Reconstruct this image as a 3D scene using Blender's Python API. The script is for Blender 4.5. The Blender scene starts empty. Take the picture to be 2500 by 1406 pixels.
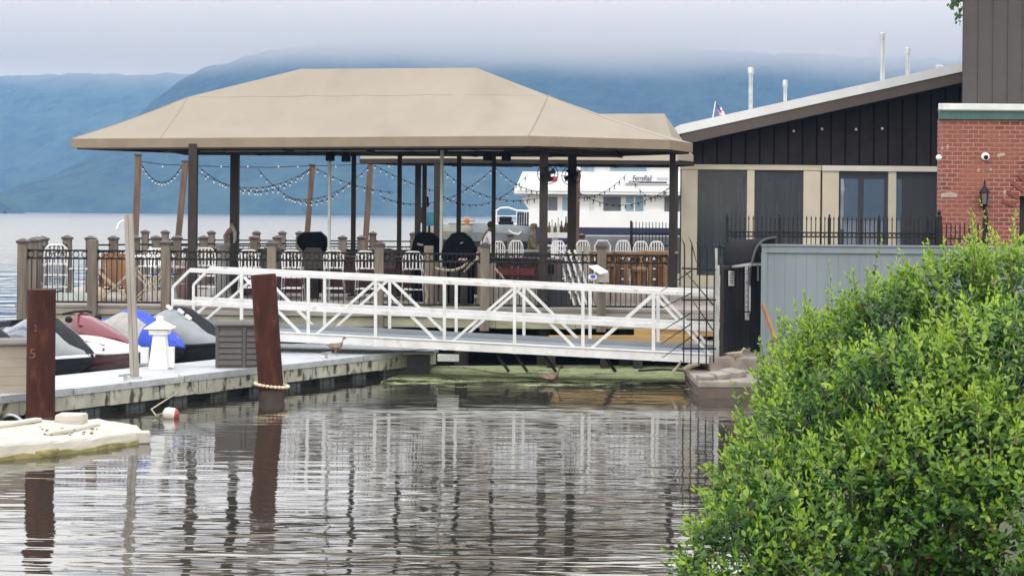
HAZE_COL, HAZE_D = (.26,.50,.91), .00026
CL0, CL1, CLD, CLT = 196, 268, .009, 285
W1, W2 = .0105, .015
VB = 4
FARR, W3 = .3, 1.1
import bpy, bmesh, math, random
import numpy as np
from mathutils import Vector, Matrix, noise
R = math.radians
SC = bpy.context.scene
COL = SC.collection
rnd = random.Random(7)

# ---------------------------------------------------------------- camera
F, CZ, HYC, ROLL = 4000.0, 3.2, 521.9, 0.0087
cam_d = bpy.data.cameras.new('camera')
cam_d.sensor_width = 36.0
cam_d.lens = 36.0 * F / 2500.0
cam_d.shift_y = -(703.0 - HYC) / 2500.0
cam_d.clip_start, cam_d.clip_end = 0.1, 20000.0
cam = bpy.data.objects.new('camera', cam_d)
cam.matrix_world = Matrix.Translation((0, 0, CZ)) @ Matrix.Rotation(R(90), 4, 'X') @ Matrix.Rotation(ROLL, 4, 'Z')
COL.objects.link(cam)
SC.camera = cam

# ---------------------------------------------------------------- sky and sun (overcast)
SUN_EL, SUN_AZ = R(52), R(205)
w = bpy.data.worlds.new('World'); SC.world = w; w.use_nodes = True
nt = w.node_tree; nt.nodes.clear()
def N(t, **k):
    n = nt.nodes.new(t)
    for a, b in k.items(): setattr(n, a, b)
    return n
sky = N('ShaderNodeTexSky', sky_type='NISHITA', sun_disc=False, sun_elevation=SUN_EL, sun_rotation=SUN_AZ)
bg1 = N('ShaderNodeBackground'); bg1.inputs[1].default_value = 0.08
nt.links.new(sky.outputs[0], bg1.inputs[0])
tc = N('ShaderNodeTexCoord'); sx = N('ShaderNodeSeparateXYZ')
nt.links.new(tc.outputs['Generated'], sx.inputs[0])
rp = N('ShaderNodeValToRGB')
rp.color_ramp.elements[0].position = 0.0;  rp.color_ramp.elements[0].color = (1.22, .95, .54, 1)
rp.color_ramp.elements[1].position = 1.0;  rp.color_ramp.elements[1].color = (2.8, 2.9, 3.1, 1)
e = rp.color_ramp.elements.new(0.10); e.color = (1.36, 1.13, .76, 1)
e = rp.color_ramp.elements.new(0.21); e.color = (3.2, 3.0, 2.6, 1)
nt.links.new(sx.outputs['Z'], rp.inputs[0])
mp = N('ShaderNodeMapping'); mp.inputs['Scale'].default_value = (1.2, 1.2, 9.0)
nt.links.new(tc.outputs['Generated'], mp.inputs[0])
nz = N('ShaderNodeTexNoise'); nz.inputs['Scale'].default_value = 2.2; nz.inputs['Detail'].default_value = 5
nt.links.new(mp.outputs[0], nz.inputs[0])
mr = N('ShaderNodeMapRange'); mr.inputs[1].default_value = .3; mr.inputs[2].default_value = .7
mr.inputs[3].default_value = .86; mr.inputs[4].default_value = 1.10
nt.links.new(nz.outputs[0], mr.inputs[0])
vm = N('ShaderNodeVectorMath', operation='SCALE')
nt.links.new(rp.outputs[0], vm.inputs[0]); nt.links.new(mr.outputs[0], vm.inputs['Scale'])
bg2 = N('ShaderNodeBackground'); bg2.inputs[1].default_value = 1.0
nt.links.new(vm.outputs[0], bg2.inputs[0])
mx = N('ShaderNodeMixShader'); mx.inputs[0].default_value = 0.9
nt.links.new(bg1.outputs[0], mx.inputs[1]); nt.links.new(bg2.outputs[0], mx.inputs[2])
wo = N('ShaderNodeOutputWorld'); nt.links.new(mx.outputs[0], wo.inputs[0])

sun_d = bpy.data.lights.new('sun', 'SUN'); sun_d.energy = 0.9; sun_d.angle = R(18); sun_d.color = (1, .96, .9)
sun = bpy.data.objects.new('sun', sun_d); COL.objects.link(sun)
sd = Vector((math.sin(SUN_AZ) * math.cos(SUN_EL), math.cos(SUN_AZ) * math.cos(SUN_EL), math.sin(SUN_EL)))
sun.rotation_euler = sd.to_track_quat('Z', 'Y').to_euler()

SC.view_settings.view_transform = 'Standard'; SC.view_settings.look = 'None'
SC.view_settings.exposure = 0.0; SC.view_settings.gamma = 1.0; SC.view_settings.use_curve_mapping = False
SC.cycles.use_denoising = True
SC.cycles.max_bounces = 8; SC.cycles.volume_bounces = VB; SC.cycles.transparent_max_bounces = 12
SC.cycles.volume_max_steps = 64

# ---------------------------------------------------------------- pixel <-> world (to read positions off the photo)
def unroll(px, py):
    u, v = px - 1250.0, py - HYC
    return u + v * ROLL, v - u * ROLL
def P(px, py, Y):
    u, v = unroll(px, py)
    return Vector((u * Y / F, Y, CZ - v * Y / F))
def G(px, py, z):
    u, v = unroll(px, py)
    Y = F * (CZ - z) / v
    return Vector((u * Y / F, Y, z))
def PX(px, Y): return (px - 1250.0) * Y / F

# ---------------------------------------------------------------- materials
MATS = {}
def mat(name, c1, c2=None, scale=6.0, rough=.6, metal=0.0, stretch=(1, 1, 1), bump=0.0, bscale=None, detail=4,
        contrast=(.35, .65), spec=.5, coat=0.0, c3=None, c3scale=1.2, c3range=(.55, .75)):
    m = bpy.data.materials.new(name); m.use_nodes = True
    t = m.node_tree; b = t.nodes['Principled BSDF']
    b.inputs['Roughness'].default_value = rough; b.inputs['Metallic'].default_value = metal
    b.inputs['Specular IOR Level'].default_value = spec
    if coat: b.inputs['Coat Weight'].default_value = coat; b.inputs['Coat Roughness'].default_value = .12
    c = lambda x: (x[0], x[1], x[2], 1)
    b.inputs['Base Color'].default_value = c(c1)
    if c2 is None: c2 = tuple(v * .88 for v in c1)
    tcn = t.nodes.new('ShaderNodeTexCoord'); mpn = t.nodes.new('ShaderNodeMapping')
    mpn.inputs['Scale'].default_value = stretch
    oi = t.nodes.new('ShaderNodeObjectInfo')
    t.links.new(tcn.outputs['Object'], mpn.inputs[0])
    ns = t.nodes.new('ShaderNodeTexNoise'); ns.inputs['Scale'].default_value = scale; ns.inputs['Detail'].default_value = detail
    ns.noise_dimensions = '4D'
    mul = t.nodes.new('ShaderNodeMath'); mul.operation = 'MULTIPLY'; mul.inputs[1].default_value = 37
    t.links.new(oi.outputs['Random'], mul.inputs[0]); t.links.new(mul.outputs[0], ns.inputs['W'])
    t.links.new(mpn.outputs[0], ns.inputs[0])
    mrn = t.nodes.new('ShaderNodeMapRange'); mrn.inputs[1].default_value, mrn.inputs[2].default_value = contrast
    t.links.new(ns.outputs[0], mrn.inputs[0])
    mi = t.nodes.new('ShaderNodeMix'); mi.data_type = 'RGBA'
    mi.inputs[6].default_value = c(c1); mi.inputs[7].default_value = c(c2)
    t.links.new(mrn.outputs[0], mi.inputs[0])
    out = mi.outputs[2]
    if c3 is not None:
        n3 = t.nodes.new('ShaderNodeTexNoise'); n3.inputs['Scale'].default_value = c3scale; n3.inputs['Detail'].default_value = 6
        t.links.new(mpn.outputs[0], n3.inputs[0])
        m3 = t.nodes.new('ShaderNodeMapRange'); m3.inputs[1].default_value, m3.inputs[2].default_value = c3range
        t.links.new(n3.outputs[0], m3.inputs[0])
        x3 = t.nodes.new('ShaderNodeMix'); x3.data_type = 'RGBA'; x3.inputs[7].default_value = c(c3)
        t.links.new(m3.outputs[0], x3.inputs[0]); t.links.new(out, x3.inputs[6]); out = x3.outputs[2]
    t.links.new(out, b.inputs['Base Color'])
    if bump:
        bn = t.nodes.new('ShaderNodeBump'); bn.inputs['Strength'].default_value = bump; bn.inputs['Distance'].default_value = .02
        if bscale:
            n2 = t.nodes.new('ShaderNodeTexNoise'); n2.inputs['Scale'].default_value = bscale; n2.inputs['Detail'].default_value = 4
            t.links.new(mpn.outputs[0], n2.inputs[0]); t.links.new(n2.outputs[0], bn.inputs['Height'])
        else: t.links.new(ns.outputs[0], bn.inputs['Height'])
        t.links.new(bn.outputs[0], b.inputs['Normal'])
    MATS[name] = m
    return m

# ---------------------------------------------------------------- mesh builder
ORG = {}          # world origin of each thing built in world coordinates
class MB:
    def __init__(s): s.v = []; s.f = []
    def add(s, vs, fs):
        o = len(s.v); s.v += [tuple(x) for x in vs]; s.f += [tuple(i + o for i in f) for f in fs]; return s
    def box(s, a, b):
        x0, y0, z0 = a; x1, y1, z1 = b
        return s.add([(x0,y0,z0),(x1,y0,z0),(x1,y1,z0),(x0,y1,z0),(x0,y0,z1),(x1,y0,z1),(x1,y1,z1),(x0,y1,z1)],
                     [(3,2,1,0),(4,5,6,7),(0,1,5,4),(1,2,6,5),(2,3,7,6),(3,0,4,7)])
    def cbox(s, c, d, rz=0, rx=0, ry=0):
        M = Matrix.Translation(c) @ Matrix.Rotation(rz,4,'Z') @ Matrix.Rotation(ry,4,'Y') @ Matrix.Rotation(rx,4,'X')
        h = [x/2 for x in d]
        vs = [M @ Vector((a*h[0],b*h[1],e*h[2])) for e in (-1,1) for a,b in ((-1,-1),(1,-1),(1,1),(-1,1))]
        return s.add(vs, [(3,2,1,0),(4,5,6,7),(0,1,5,4),(1,2,6,5),(2,3,7,6),(3,0,4,7)])
    def beam(s, p, q, w, d=None, up=(0,0,1)):
        p, q = Vector(p), Vector(q); d = d or w
        t = (q-p).normalized(); up = Vector(up)
        if abs(t.dot(up)) > .98: up = Vector((0,1,0))
        a = t.cross(up).normalized()*(w/2); b = a.cross(t).normalized()*(d/2)
        vs = [p-a-b,p+a-b,p+a+b,p-a+b,q-a-b,q+a-b,q+a+b,q-a+b]
        return s.add(vs, [(3,2,1,0),(4,5,6,7),(0,1,5,4),(1,2,6,5),(2,3,7,6),(3,0,4,7)])
    def tube(s, pts, r, n=8, closed=False):
        pts = [Vector(p) for p in pts]; rs = r if isinstance(r,(list,tuple)) else [r]*len(pts)
        rings = []; m = len(pts); ref = None
        for i, p in enumerate(pts):
            if closed: t = (pts[(i+1)%m]-pts[i-1]).normalized()
            else: t = (pts[min(i+1,m-1)]-pts[max(i-1,0)]).normalized()
            if ref is None: ref = Vector((0,0,1)) if abs(t.z) < .9 else Vector((0,1,0))
            a = t.cross(ref)
            if a.length < 1e-4: a = t.cross(Vector((1,.3,0)))
            a.normalize(); b = a.cross(t).normalized(); ref = b
            rings.append([p + (a*math.cos(2*math.pi*k/n)+b*math.sin(2*math.pi*k/n))*rs[i] for k in range(n)])
        vs = [x for rg in rings for x in rg]; fs = []
        for i in range(m if closed else m-1):
            j = (i+1)%m
            for k in range(n):
                k2 = (k+1)%n; fs.append((i*n+k, i*n+k2, j*n+k2, j*n+k))
        if not closed:
            fs.append(tuple(range(n-1,-1,-1))); fs.append(tuple((m-1)*n+k for k in range(n)))
        return s.add(vs, fs)
    def cyl(s, p, q, r, r2=None, n=16): return s.tube([p,q],[r, r if r2 is None else r2], n)
    def lathe(s, prof, c=(0,0,0), n=20):
        c = Vector(c); vs = []; fs = []
        for r, z in prof:
            for k in range(n):
                a = 2*math.pi*k/n; vs.append(c+Vector((r*math.cos(a), r*math.sin(a), z)))
        for i in range(len(prof)-1):
            for k in range(n):
                k2=(k+1)%n; fs.append((i*n+k,i*n+k2,(i+1)*n+k2,(i+1)*n+k))
        fs.append(tuple(range(n-1,-1,-1))); fs.append(tuple((len(prof)-1)*n+k for k in range(n)))
        return s.add(vs, fs)
    def sph(s, c, r, n=10, m=6):
        r = r if isinstance(r,(tuple,list)) else (r,r,r); c = Vector(c); vs=[]; fs=[]
        for i in range(m+1):
            th = math.pi*i/m
            for k in range(n):
                a=2*math.pi*k/n; vs.append(c+Vector((r[0]*math.sin(th)*math.cos(a), r[1]*math.sin(th)*math.sin(a), -r[2]*math.cos(th))))
        for i in range(m):
            for k in range(n):
                k2=(k+1)%n; fs.append((i*n+k,i*n+k2,(i+1)*n+k2,(i+1)*n+k))
        return s.add(vs, fs)
    def prism(s, poly, ext):
        n=len(poly); ext=Vector(ext); a=[Vector(p) for p in poly]; b=[p+ext for p in a]
        nrm = Vector((0,0,0))
        for i in range(n): nrm += (a[i]-a[0]).cross(a[(i+1)%n]-a[0])
        fs=[tuple(range(n)), tuple(range(2*n-1,n-1,-1))]+[(i,i+n,(i+1)%n+n,(i+1)%n) for i in range(n)]
        if nrm.dot(ext) > 0: fs=[tuple(reversed(f)) for f in fs]
        return s.add(a+b, fs)
    def loft(s, secs, caps=True, closed=False):
        n=len(secs[0]); vs=[x for sc in secs for x in sc]; fs=[]
        for i in range(len(secs)-1):
            for k in range(n if closed else n-1):
                k2=(k+1)%n; fs.append((i*n+k,i*n+k2,(i+1)*n+k2,(i+1)*n+k))
        if caps: fs.append(tuple(range(n-1,-1,-1))); fs.append(tuple((len(secs)-1)*n+k for k in range(n)))
        return s.add(vs, fs)
    def build(s, name, m, parent=None, smooth=False, bevel=0.0, world=True, subsurf=0):
        me = bpy.data.meshes.new(name)
        off = (0,0,0)
        if parent is not None and world:
            r = parent
            while r.parent: r = r.parent
            off = ORG.get(r, (0,0,0))
        vs = [(a-off[0], b-off[1], c-off[2]) for a,b,c in s.v] if off != (0,0,0) else s.v
        me.from_pydata(vs, [], s.f)
        bm = bmesh.new(); bm.from_mesh(me)
        bmesh.ops.recalc_face_normals(bm, faces=bm.faces); bm.to_mesh(me); bm.free()
        me.materials.append(MATS[m] if isinstance(m,str) else m)
        if smooth:
            me.polygons.foreach_set('use_smooth', [True]*len(me.polygons))
            try: me.set_sharp_from_angle(angle=R(40))
            except Exception: pass
        o = bpy.data.objects.new(name, me); COL.objects.link(o)
        if parent is not None: o.parent = parent
        if bevel:
            bv = o.modifiers.new('bevel','BEVEL'); bv.width=bevel; bv.segments=2; bv.limit_method='ANGLE'
        if subsurf:
            ss = o.modifiers.new('subsurf','SUBSURF'); ss.levels=subsurf; ss.render_levels=subsurf
        return o

def thing(name, label, cat, loc=(0,0,0), rz=0, group=None):
    o = bpy.data.objects.new(name, None); COL.objects.link(o)
    o.empty_display_size = .2
    o.location = loc; o.rotation_euler = (0,0,rz); ORG[o] = tuple(loc)
    o['label'] = label; o['category'] = cat
    if group: o['group'] = group
    return o
def tag(o, label, cat, group=None):
    o['label'] = label; o['category'] = cat
    if group: o['group'] = group
    return o
def structure(o): o['kind'] = 'structure'; return o
def dup(root, loc, rz, label, group=None, scale=None):
    def cp(o, par):
        c = o.copy(); COL.objects.link(c); c.parent = par
        for ch in o.children: cp(ch, c)
        return c
    r = cp(root, None); r.location = loc; r.rotation_euler = (0,0,rz); r['label'] = label
    if scale: r.scale = scale
    if group: r['group'] = group
    return r
def to_mesh(o):
    me = bpy.data.meshes.new_from_object(o); n = o.name.split('.')[0]; par = o.parent; mats = list(o.data.materials)
    ml = o.matrix_basis.copy(); c = o.data; bpy.data.objects.remove(o); bpy.data.curves.remove(c)
    me.name = n
    if not me.materials: me.materials.append(mats[0])
    q = bpy.data.objects.new(n, me); COL.objects.link(q); q.parent = par; q.matrix_basis = ml
    return q
def text(name, body, m, parent, center, size, xdir, up, shear=0.0, extrude=.003, xs=1.0, spacing=1.0):
    c = bpy.data.curves.new(name, 'FONT'); c.body = body; c.size = size; c.extrude = extrude; c.shear = shear
    c.align_x = 'CENTER'; c.align_y = 'CENTER'; c.space_character = spacing
    c.materials.append(MATS[m])
    o = bpy.data.objects.new(name, c); COL.objects.link(o); o.parent = parent
    X = Vector(xdir).normalized(); Z = Vector(up).normalized(); Yn = X.cross(Z)
    Mx = Matrix((X, Z, -Yn*-1)).transposed().to_4x4() if False else Matrix((X, Z, X.cross(Z))).transposed().to_4x4()
    r = parent
    while r.parent: r = r.parent
    o = to_mesh(o)
    o.matrix_local = Matrix.Translation(Vector(center) - Vector(ORG.get(r,(0,0,0)))) @ Mx @ Matrix.Diagonal((xs,1,1,1))
    return o

# ---------------------------------------------------------------- haze, cloud, hills, water
def volume_mat(name, col, dens):
    m = bpy.data.materials.new(name); m.use_nodes = True; t = m.node_tree; t.nodes.clear()
    v = t.nodes.new('ShaderNodeVolumePrincipled'); v.inputs['Color'].default_value = (*col,1); v.inputs['Density'].default_value = dens
    v.inputs['Anisotropy'].default_value = 0.0
    o = t.nodes.new('ShaderNodeOutputMaterial'); t.links.new(v.outputs[0], o.inputs['Volume'])
    return m, t, v
HAZE_TOP = 330
m,_,_ = volume_mat('haze_air', HAZE_COL, HAZE_D)
o = MB().box((-2300,-300,-6),(2300,3300,HAZE_TOP)).build('haze', m); o['kind']='stuff'

m,t,v = volume_mat('low_cloud_vapour', (.945,.875,.80), .02)
tcn=t.nodes.new('ShaderNodeTexCoord'); sp=t.nodes.new('ShaderNodeSeparateXYZ'); t.links.new(tcn.outputs['Object'],sp.inputs[0])
ns=t.nodes.new('ShaderNodeTexNoise'); ns.inputs['Scale'].default_value=.0028; ns.inputs['Detail'].default_value=4
mpn=t.nodes.new('ShaderNodeMapping'); mpn.inputs['Scale'].default_value=(1,.6,2.2); t.links.new(tcn.outputs['Object'],mpn.inputs[0]); t.links.new(mpn.outputs[0],ns.inputs[0])
ma=t.nodes.new('ShaderNodeMath'); ma.operation='MULTIPLY_ADD'; ma.inputs[1].default_value=90; t.links.new(ns.outputs[0],ma.inputs[0]); t.links.new(sp.outputs['Z'],ma.inputs[2])
mrn=t.nodes.new('ShaderNodeMapRange'); mrn.inputs[1].default_value=CL0; mrn.inputs[2].default_value=CL1; mrn.inputs[3].default_value=0; mrn.inputs[4].default_value=CLD
mrn.interpolation_type='SMOOTHSTEP'
t.links.new(ma.outputs[0],mrn.inputs[0]); t.links.new(mrn.outputs[0],v.inputs['Density'])
m.cycles.volume_step_rate = 1.0
o = MB().box((-2000,1560,60),(2000,2240,CLT)).build('low_cloud', m); o['kind']='stuff'

mat('hill_forest', (.050,.080,.040), (.020,.036,.018), scale=.06, detail=10, rough=.95, contrast=(.38,.62), spec=.05, c3=(.06,.09,.05), c3scale=.012, c3range=(.5,.75))
def hill(name, prof, Y0, Y1, shore, seed, res=7.0, amp=1.0):
    # prof: crest height as function of photo column at crest distance; the slope falls to the shore towards the viewer
    cx = [p[0] for p in prof]; cz = [p[1] for p in prof]
    X0, X1 = PX(cx[0], Y1), PX(cx[-1], Y1)
    nx = int((X1-X0)/res)+1; ny = int((Y1-Y0)/res/1.6)+1
    xs = np.linspace(X0, X1, nx); ys = np.linspace(Y0, Y1, ny)
    vs=[]; 
    for j,y in enumerate(ys):
        tt = (y-Y0)/(Y1-Y0)
        for i,x in enumerate(xs):
            col = 1250+x*F/Y1
            py = np.interp(col, cx, cz)
            crest = P(col, py, Y1).z
            ridge = noise.fractal(Vector((x/260+seed, y/420, seed)), 1.0, 2.0, 4)
            z = crest*(tt**.8) + amp*(ridge*26+7*noise.noise(Vector((x/95,y/300,seed+9))))*min(1, tt*4)*(1-tt*.9)
            z += (noise.noise(Vector((x/14, y/14, seed)))*3.5 + noise.noise(Vector((x/6,y/6,seed+3)))*2.6)*min(1,tt*30)
            vs.append((x, y, max(z,-3+tt) if tt>0 else -3))
    fs=[(j*nx+i, j*nx+i+1, (j+1)*nx+i+1, (j+1)*nx+i) for j in range(ny-1) for i in range(nx-1)]
    b=MB(); b.v=vs; b.f=fs
    o=b.build(name,'hill_forest',smooth=False); structure(o); return o
hill('hill_far', [(-300,215),(0,186),(150,183),(300,186),(460,178),(700,190),(900,230)], 2300, 2750, 0, 3.1, 9)
hill('hill_main', [(120,600),(200,490),(270,360),(360,262),(400,228),(440,196),(500,166),(545,158),(585,142),(640,128),(760,112),(1000,100),(1300,104),(1600,118),(1900,130),(2200,140),(2500,150),(2800,160)], 1650, 2150, 0, 8.7, 7)
hill('hill_near', [(-250,380),(-100,430),(0,470),(30,492),(62,520),(90,540)], 1200, 1290, 0, 5.5, 4, .10)

# water: one sheet, calm in the basin, rougher out on the river
m = bpy.data.materials.new('water_surface'); m.use_nodes=True; t=m.node_tree; b=t.nodes['Principled BSDF']
b.inputs['Base Color'].default_value=(.032,.029,.023,1); b.inputs['Roughness'].default_value=.03; b.inputs['IOR'].default_value=1.45
b.inputs['Coat Weight'].default_value=.45; b.inputs['Coat IOR'].default_value=1.45; b.inputs['Coat Roughness'].default_value=.03
tcn=t.nodes.new('ShaderNodeTexCoord'); sp=t.nodes.new('ShaderNodeSeparateXYZ'); t.links.new(tcn.outputs['Object'],sp.inputs[0])
def wn(scale,sx_,sy_,det):
    q=t.nodes.new('ShaderNodeMapping'); q.inputs['Scale'].default_value=(sx_,sy_,1); t.links.new(tcn.outputs['Object'],q.inputs[0])
    n=t.nodes.new('ShaderNodeTexNoise'); n.inputs['Scale'].default_value=scale; n.inputs['Detail'].default_value=det; n.inputs['Roughness'].default_value=.45
    t.links.new(q.outputs[0],n.inputs[0]); return n.outputs[0]
n1=wn(4.0,.23,1.0,2); n2=wn(1.3,.30,1.0,2); n3=wn(.5,.7,1.0,3)
def mth(op,a,b_):
    q=t.nodes.new('ShaderNodeMath'); q.operation=op
    for i,x in enumerate((a,b_)):
        if isinstance(x,(int,float)): q.inputs[i].default_value=x
        else: t.links.new(x,q.inputs[i])
    return q.outputs[0]
def rng(x,a,b_,c,d):
    q=t.nodes.new('ShaderNodeMapRange'); q.inputs[1].default_value=a;q.inputs[2].default_value=b_;q.inputs[3].default_value=c;q.inputs[4].default_value=d
    t.links.new(x,q.inputs[0]); return q.outputs[0]
near=mth('ADD',rng(sp.outputs['Y'],18,30,.85,.5),rng(sp.outputs['Y'],14,18.5,.55,0))
h=mth('ADD',mth('MULTIPLY',n1,W1),mth('MULTIPLY',n2,W2))
h=mth('MULTIPLY',h,near)
far=mth('ADD',rng(sp.outputs['Y'],33,47,0.0,.18),rng(sp.outputs['Y'],47,110,0,.82))
h=mth('ADD',h,mth('MULTIPLY',mth('MULTIPLY',n3,W3),far))
bn=t.nodes.new('ShaderNodeBump'); bn.inputs['Strength'].default_value=1.0; bn.inputs['Distance'].default_value=1.0
t.links.new(h,bn.inputs['Height']); t.links.new(bn.outputs[0],b.inputs['Normal']); t.links.new(bn.outputs[0],b.inputs['Coat Normal'])
rg=rng(sp.outputs['Y'],48,140,.03,FARR); t.links.new(rg,b.inputs['Roughness']); t.links.new(rg,b.inputs['Coat Roughness'])
b_=MB(); b_.add([(-1800,-200,0),(1800,-200,0),(1800,2400,0),(-1800,2400,0)],[(0,1,2,3)])
structure(b_.build('water',m))
# ---------------------------------------------------------------- common materials
mat('white_paint', (.70,.70,.70), (.57,.58,.59), scale=3, rough=.42, c3=(.34,.30,.25), c3scale=4, c3range=(.60,.80))
mat('white_plastic', (.82,.82,.82), (.72,.73,.74), scale=5, rough=.38)
mat('black_metal', (.010,.010,.012), (.02,.018,.017), scale=9, rough=.5, spec=.2)
mat('post_wood', (.195,.162,.132), (.11,.09,.072), scale=9, rough=.85, stretch=(1,1,.12), bump=.5, detail=7)
mat('grey_wood', (.40,.37,.34), (.27,.25,.23), scale=9, rough=.85, stretch=(1,1,.1), bump=.4, detail=7)
mat('pole_wood', (.17,.11,.08), (.09,.055,.04), scale=8, rough=.85, stretch=(1,1,.12), bump=.5, detail=7)
mat('deck_wood', (.36,.33,.29), (.24,.215,.19), scale=7, rough=.85, stretch=(.15,1,1), bump=.3)
mat('fascia_wood', (.36,.35,.26), (.24,.24,.16), scale=5, rough=.85, stretch=(.3,1,1), bump=.4, c3=(.10,.11,.06), c3scale=2.2, c3range=(.56,.75))
mat('dark_timber', (.035,.03,.025), (.02,.018,.015), scale=4, rough=.9)
mat('canvas_tan', (.292,.254,.208), (.268,.233,.19), scale=1.3, rough=.85, contrast=(.3,.7), spec=.2, c3=(.232,.197,.158), c3scale=.7, c3range=(.52,.8), bump=.35, bscale=2.2, stretch=(1,1,.55))
mat('canvas_cream', (.48,.44,.37), (.43,.40,.33), scale=1.3, rough=.85, spec=.2)
mat('brown_steel', (.042,.034,.031), (.030,.025,.023), scale=3, rough=.6, spec=.25)
mat('galvanised', (.52,.54,.54), (.38,.40,.41), scale=6, rough=.42, metal=.6)
mat('pale_steel', (.50,.55,.52), (.42,.47,.45), scale=6, rough=.5)
mat('cap_bronze', (.045,.035,.035), (.07,.055,.055), scale=10, rough=.5)

def obox(b, x0, x1, y0, y1, z0, z1): b.box((x0,y0,z0),(x1,y1,z1))

# ---------------------------------------------------------------- pier (deck on piles)
DZ = 1.2
YF = 34.5
XL, XR = -10.45, 12.6
pier = thing('pier', 'long timber pier deck on dark piles carrying the tan canopies', 'pier', (-3, 40, 0))
b = MB()
poly = [(XL,YF),(4.6,YF),(4.6,33.4),(XR,33.4),(XR,56),(3.4,56),(2.6,49.6),(-11.6,49.6),(-11.2,39)]
b.prism([(x,y,DZ-.06) for x,y in poly], (0,0,.06))
b.build('decking','deck_wood',pier)
b = MB()
for i in range(9):
    x0 = XL+.05+i*1.68; x1 = x0+1.672
    b.box((x0,YF-.05,.80+rnd.uniform(-.015,.015)),(x1,YF,1.0))
b.build('fascia_board','fascia_wood',pier)
b = MB(); b.box((XL+.05,YF-.10,1.02),(4.6,YF-.001,1.128))
b.build('edge_board','deck_wood',pier)
b = MB(); b.box((XL+.05,YF-.02,.998),(4.6,YF+.05,1.02)); b.build('ledger_strip','dark_timber',pier)
for i in range(9):
    x = -9.8+i*1.75
    b = MB().cyl((x,YF+.35,-1.2),(x,YF+.35,1.13),.15,n=12); b.build('support_pile','dark_timber',pier,smooth=True)
b = MB(); b.box((XL+.1,YF+.28,.42),(4.6,YF+.42,.60)); b.build('cross_brace','fascia_wood',pier)
b = MB(); b.box((XL,YF+2.6,-1.2),(4.6,YF+2.75,1.13)); b.build('underdeck_dark_sheet','dark_timber',pier)  # added dark sheet standing in for the shade under the deck
b = MB()
pl2=[(-10.3,34.6),(-11.0,39.1),(-11.4,49.5),(2.6,49.5)]
for i in range(3):
    b.beam((*pl2[i],.9),(*pl2[i+1],.9),.08,.42)
b.build('side_fascia','fascia_wood',pier)

# railing with wood posts and black metal panels
def railing(name, label, pts, group=None, capped=None, post=.19, panel_gap=None, zt=2.58, baluster=.105, zpost=.74, rails=(2.35,2.185,1.275), small=False, posts=None):
    r = thing(name, label, 'railing', (pts[0][0],pts[0][1],DZ), 0, group)
    for i,(x,y) in enumerate(pts):
        if posts is not None and i not in posts: continue
        cap = capped is None or capped[i]
        top = zt - (.085 if cap else 0)
        b=MB(); b.cbox((x,y,(zpost+top)/2),(post,post,top-zpost)); p=b.build('post','post_wood',r,bevel=.012)
        if cap:
            h=post/2+.022
            b=MB(); b.box((x-h,y-h,top),(x+h,y+h,top+.045))
            q=h+.008
            b.add([(x-q,y-q,top+.045),(x+q,y-q,top+.045),(x+q,y+q,top+.045),(x-q,y+q,top+.045),(x-.03,y-.03,top+.1),(x+.03,y-.03,top+.1),(x+.03,y+.03,top+.1),(x-.03,y+.03,top+.1)],
                  [(0,1,5,4),(1,2,6,5),(2,3,7,6),(3,0,4,7),(4,5,6,7),(3,2,1,0)])
            b.build('post_cap','cap_bronze',p)
    for i in range(len(pts)-1):
        if panel_gap and i in panel_gap: continue
        a=Vector((*pts[i],0)); c=Vector((*pts[i+1],0)); d=c-a; L=d.length; d.normalize()
        a=a+d*(post/2-.02); c=c-d*(post/2-.02); L=(c-a).length
        b=MB()
        for z in rails: b.beam(a+Vector((0,0,z)), c+Vector((0,0,z)), .035,.038)
        n=max(2,int(L/baluster))
        for k in range(1,n):
            q=a+d*(L*k/n)
            b.beam(q+Vector((0,0,rails[2])), q+Vector((0,0,rails[1])), .016)
        if not small:
            m_=max(1,int(L/.185))
            up=Vector((0,0,1)); zc=(rails[0]+rails[1])/2; rr=(rails[0]-rails[1])/2-.018
            for k in range(m_):
                q=a+d*(L*(k+.5)/m_)+up*zc
                b.tube([q+d*rr*math.cos(t_*math.pi/6)+up*rr*math.sin(t_*math.pi/6) for t_ in range(12)],.010,n=4,closed=True)
        for z in rails[:2]:
            b.sph(a+d*.03+Vector((0,-.0,z)),.035,6,4); b.sph(c-d*.03+Vector((0,0,z)),.035,6,4)
        b.build('panel','black_metal',r)
    return r
yr = YF-.16
front = [(PX(p,yr),yr) for p in (57,228,407,665,927,1185,1470,1640)]
railing('deck_railing','front deck railing of brown wood posts and black ringed panels above the gangway', front, 'railings round the pier deck',
        capped=[1,0,1,1,1,1,1,0], posts=[0,1,2,3,4,5,6])
side = [(PX(83,35.6),35.6),(PX(92,36.6),36.6),(PX(106,37.6),37.6),(PX(165,39.2),39.2)]
railing('deck_railing','short side railing of bunched wood posts at the open river end of the pier', side, 'railings round the pier deck')
bl = [(PX(p,y),y) for p,y in ((222,39.8),(278,40.3),(332,40.9),(382,41.3),(433,41.7),(498,42.2),(560,42.6),(621,43.0),(678,43.4),(735,43.8),(837,44.2),(883,44.5))]
railing('deck_railing','middle railing of pale capped posts running behind the bar chairs', bl, 'railings round the pier deck', post=.2, zt=2.56, zpost=1.2, small=True)
bl2 = [(PX(p,y),y) for p,y in ((355,47.8),(404,47.9),(517,48),(575,48.1),(627,48.2),(690,48.3),(732,48.4),(911,48.6),(1010,48.7),(1110,48.8),(1247,48.9),(1420,49.1))]
railing('deck_railing','farthest railing along the back edge of the pier facing the open river', bl2, 'railings round the pier deck', post=.19, zt=2.62, zpost=1.2, small=True, baluster=.13)

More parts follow.
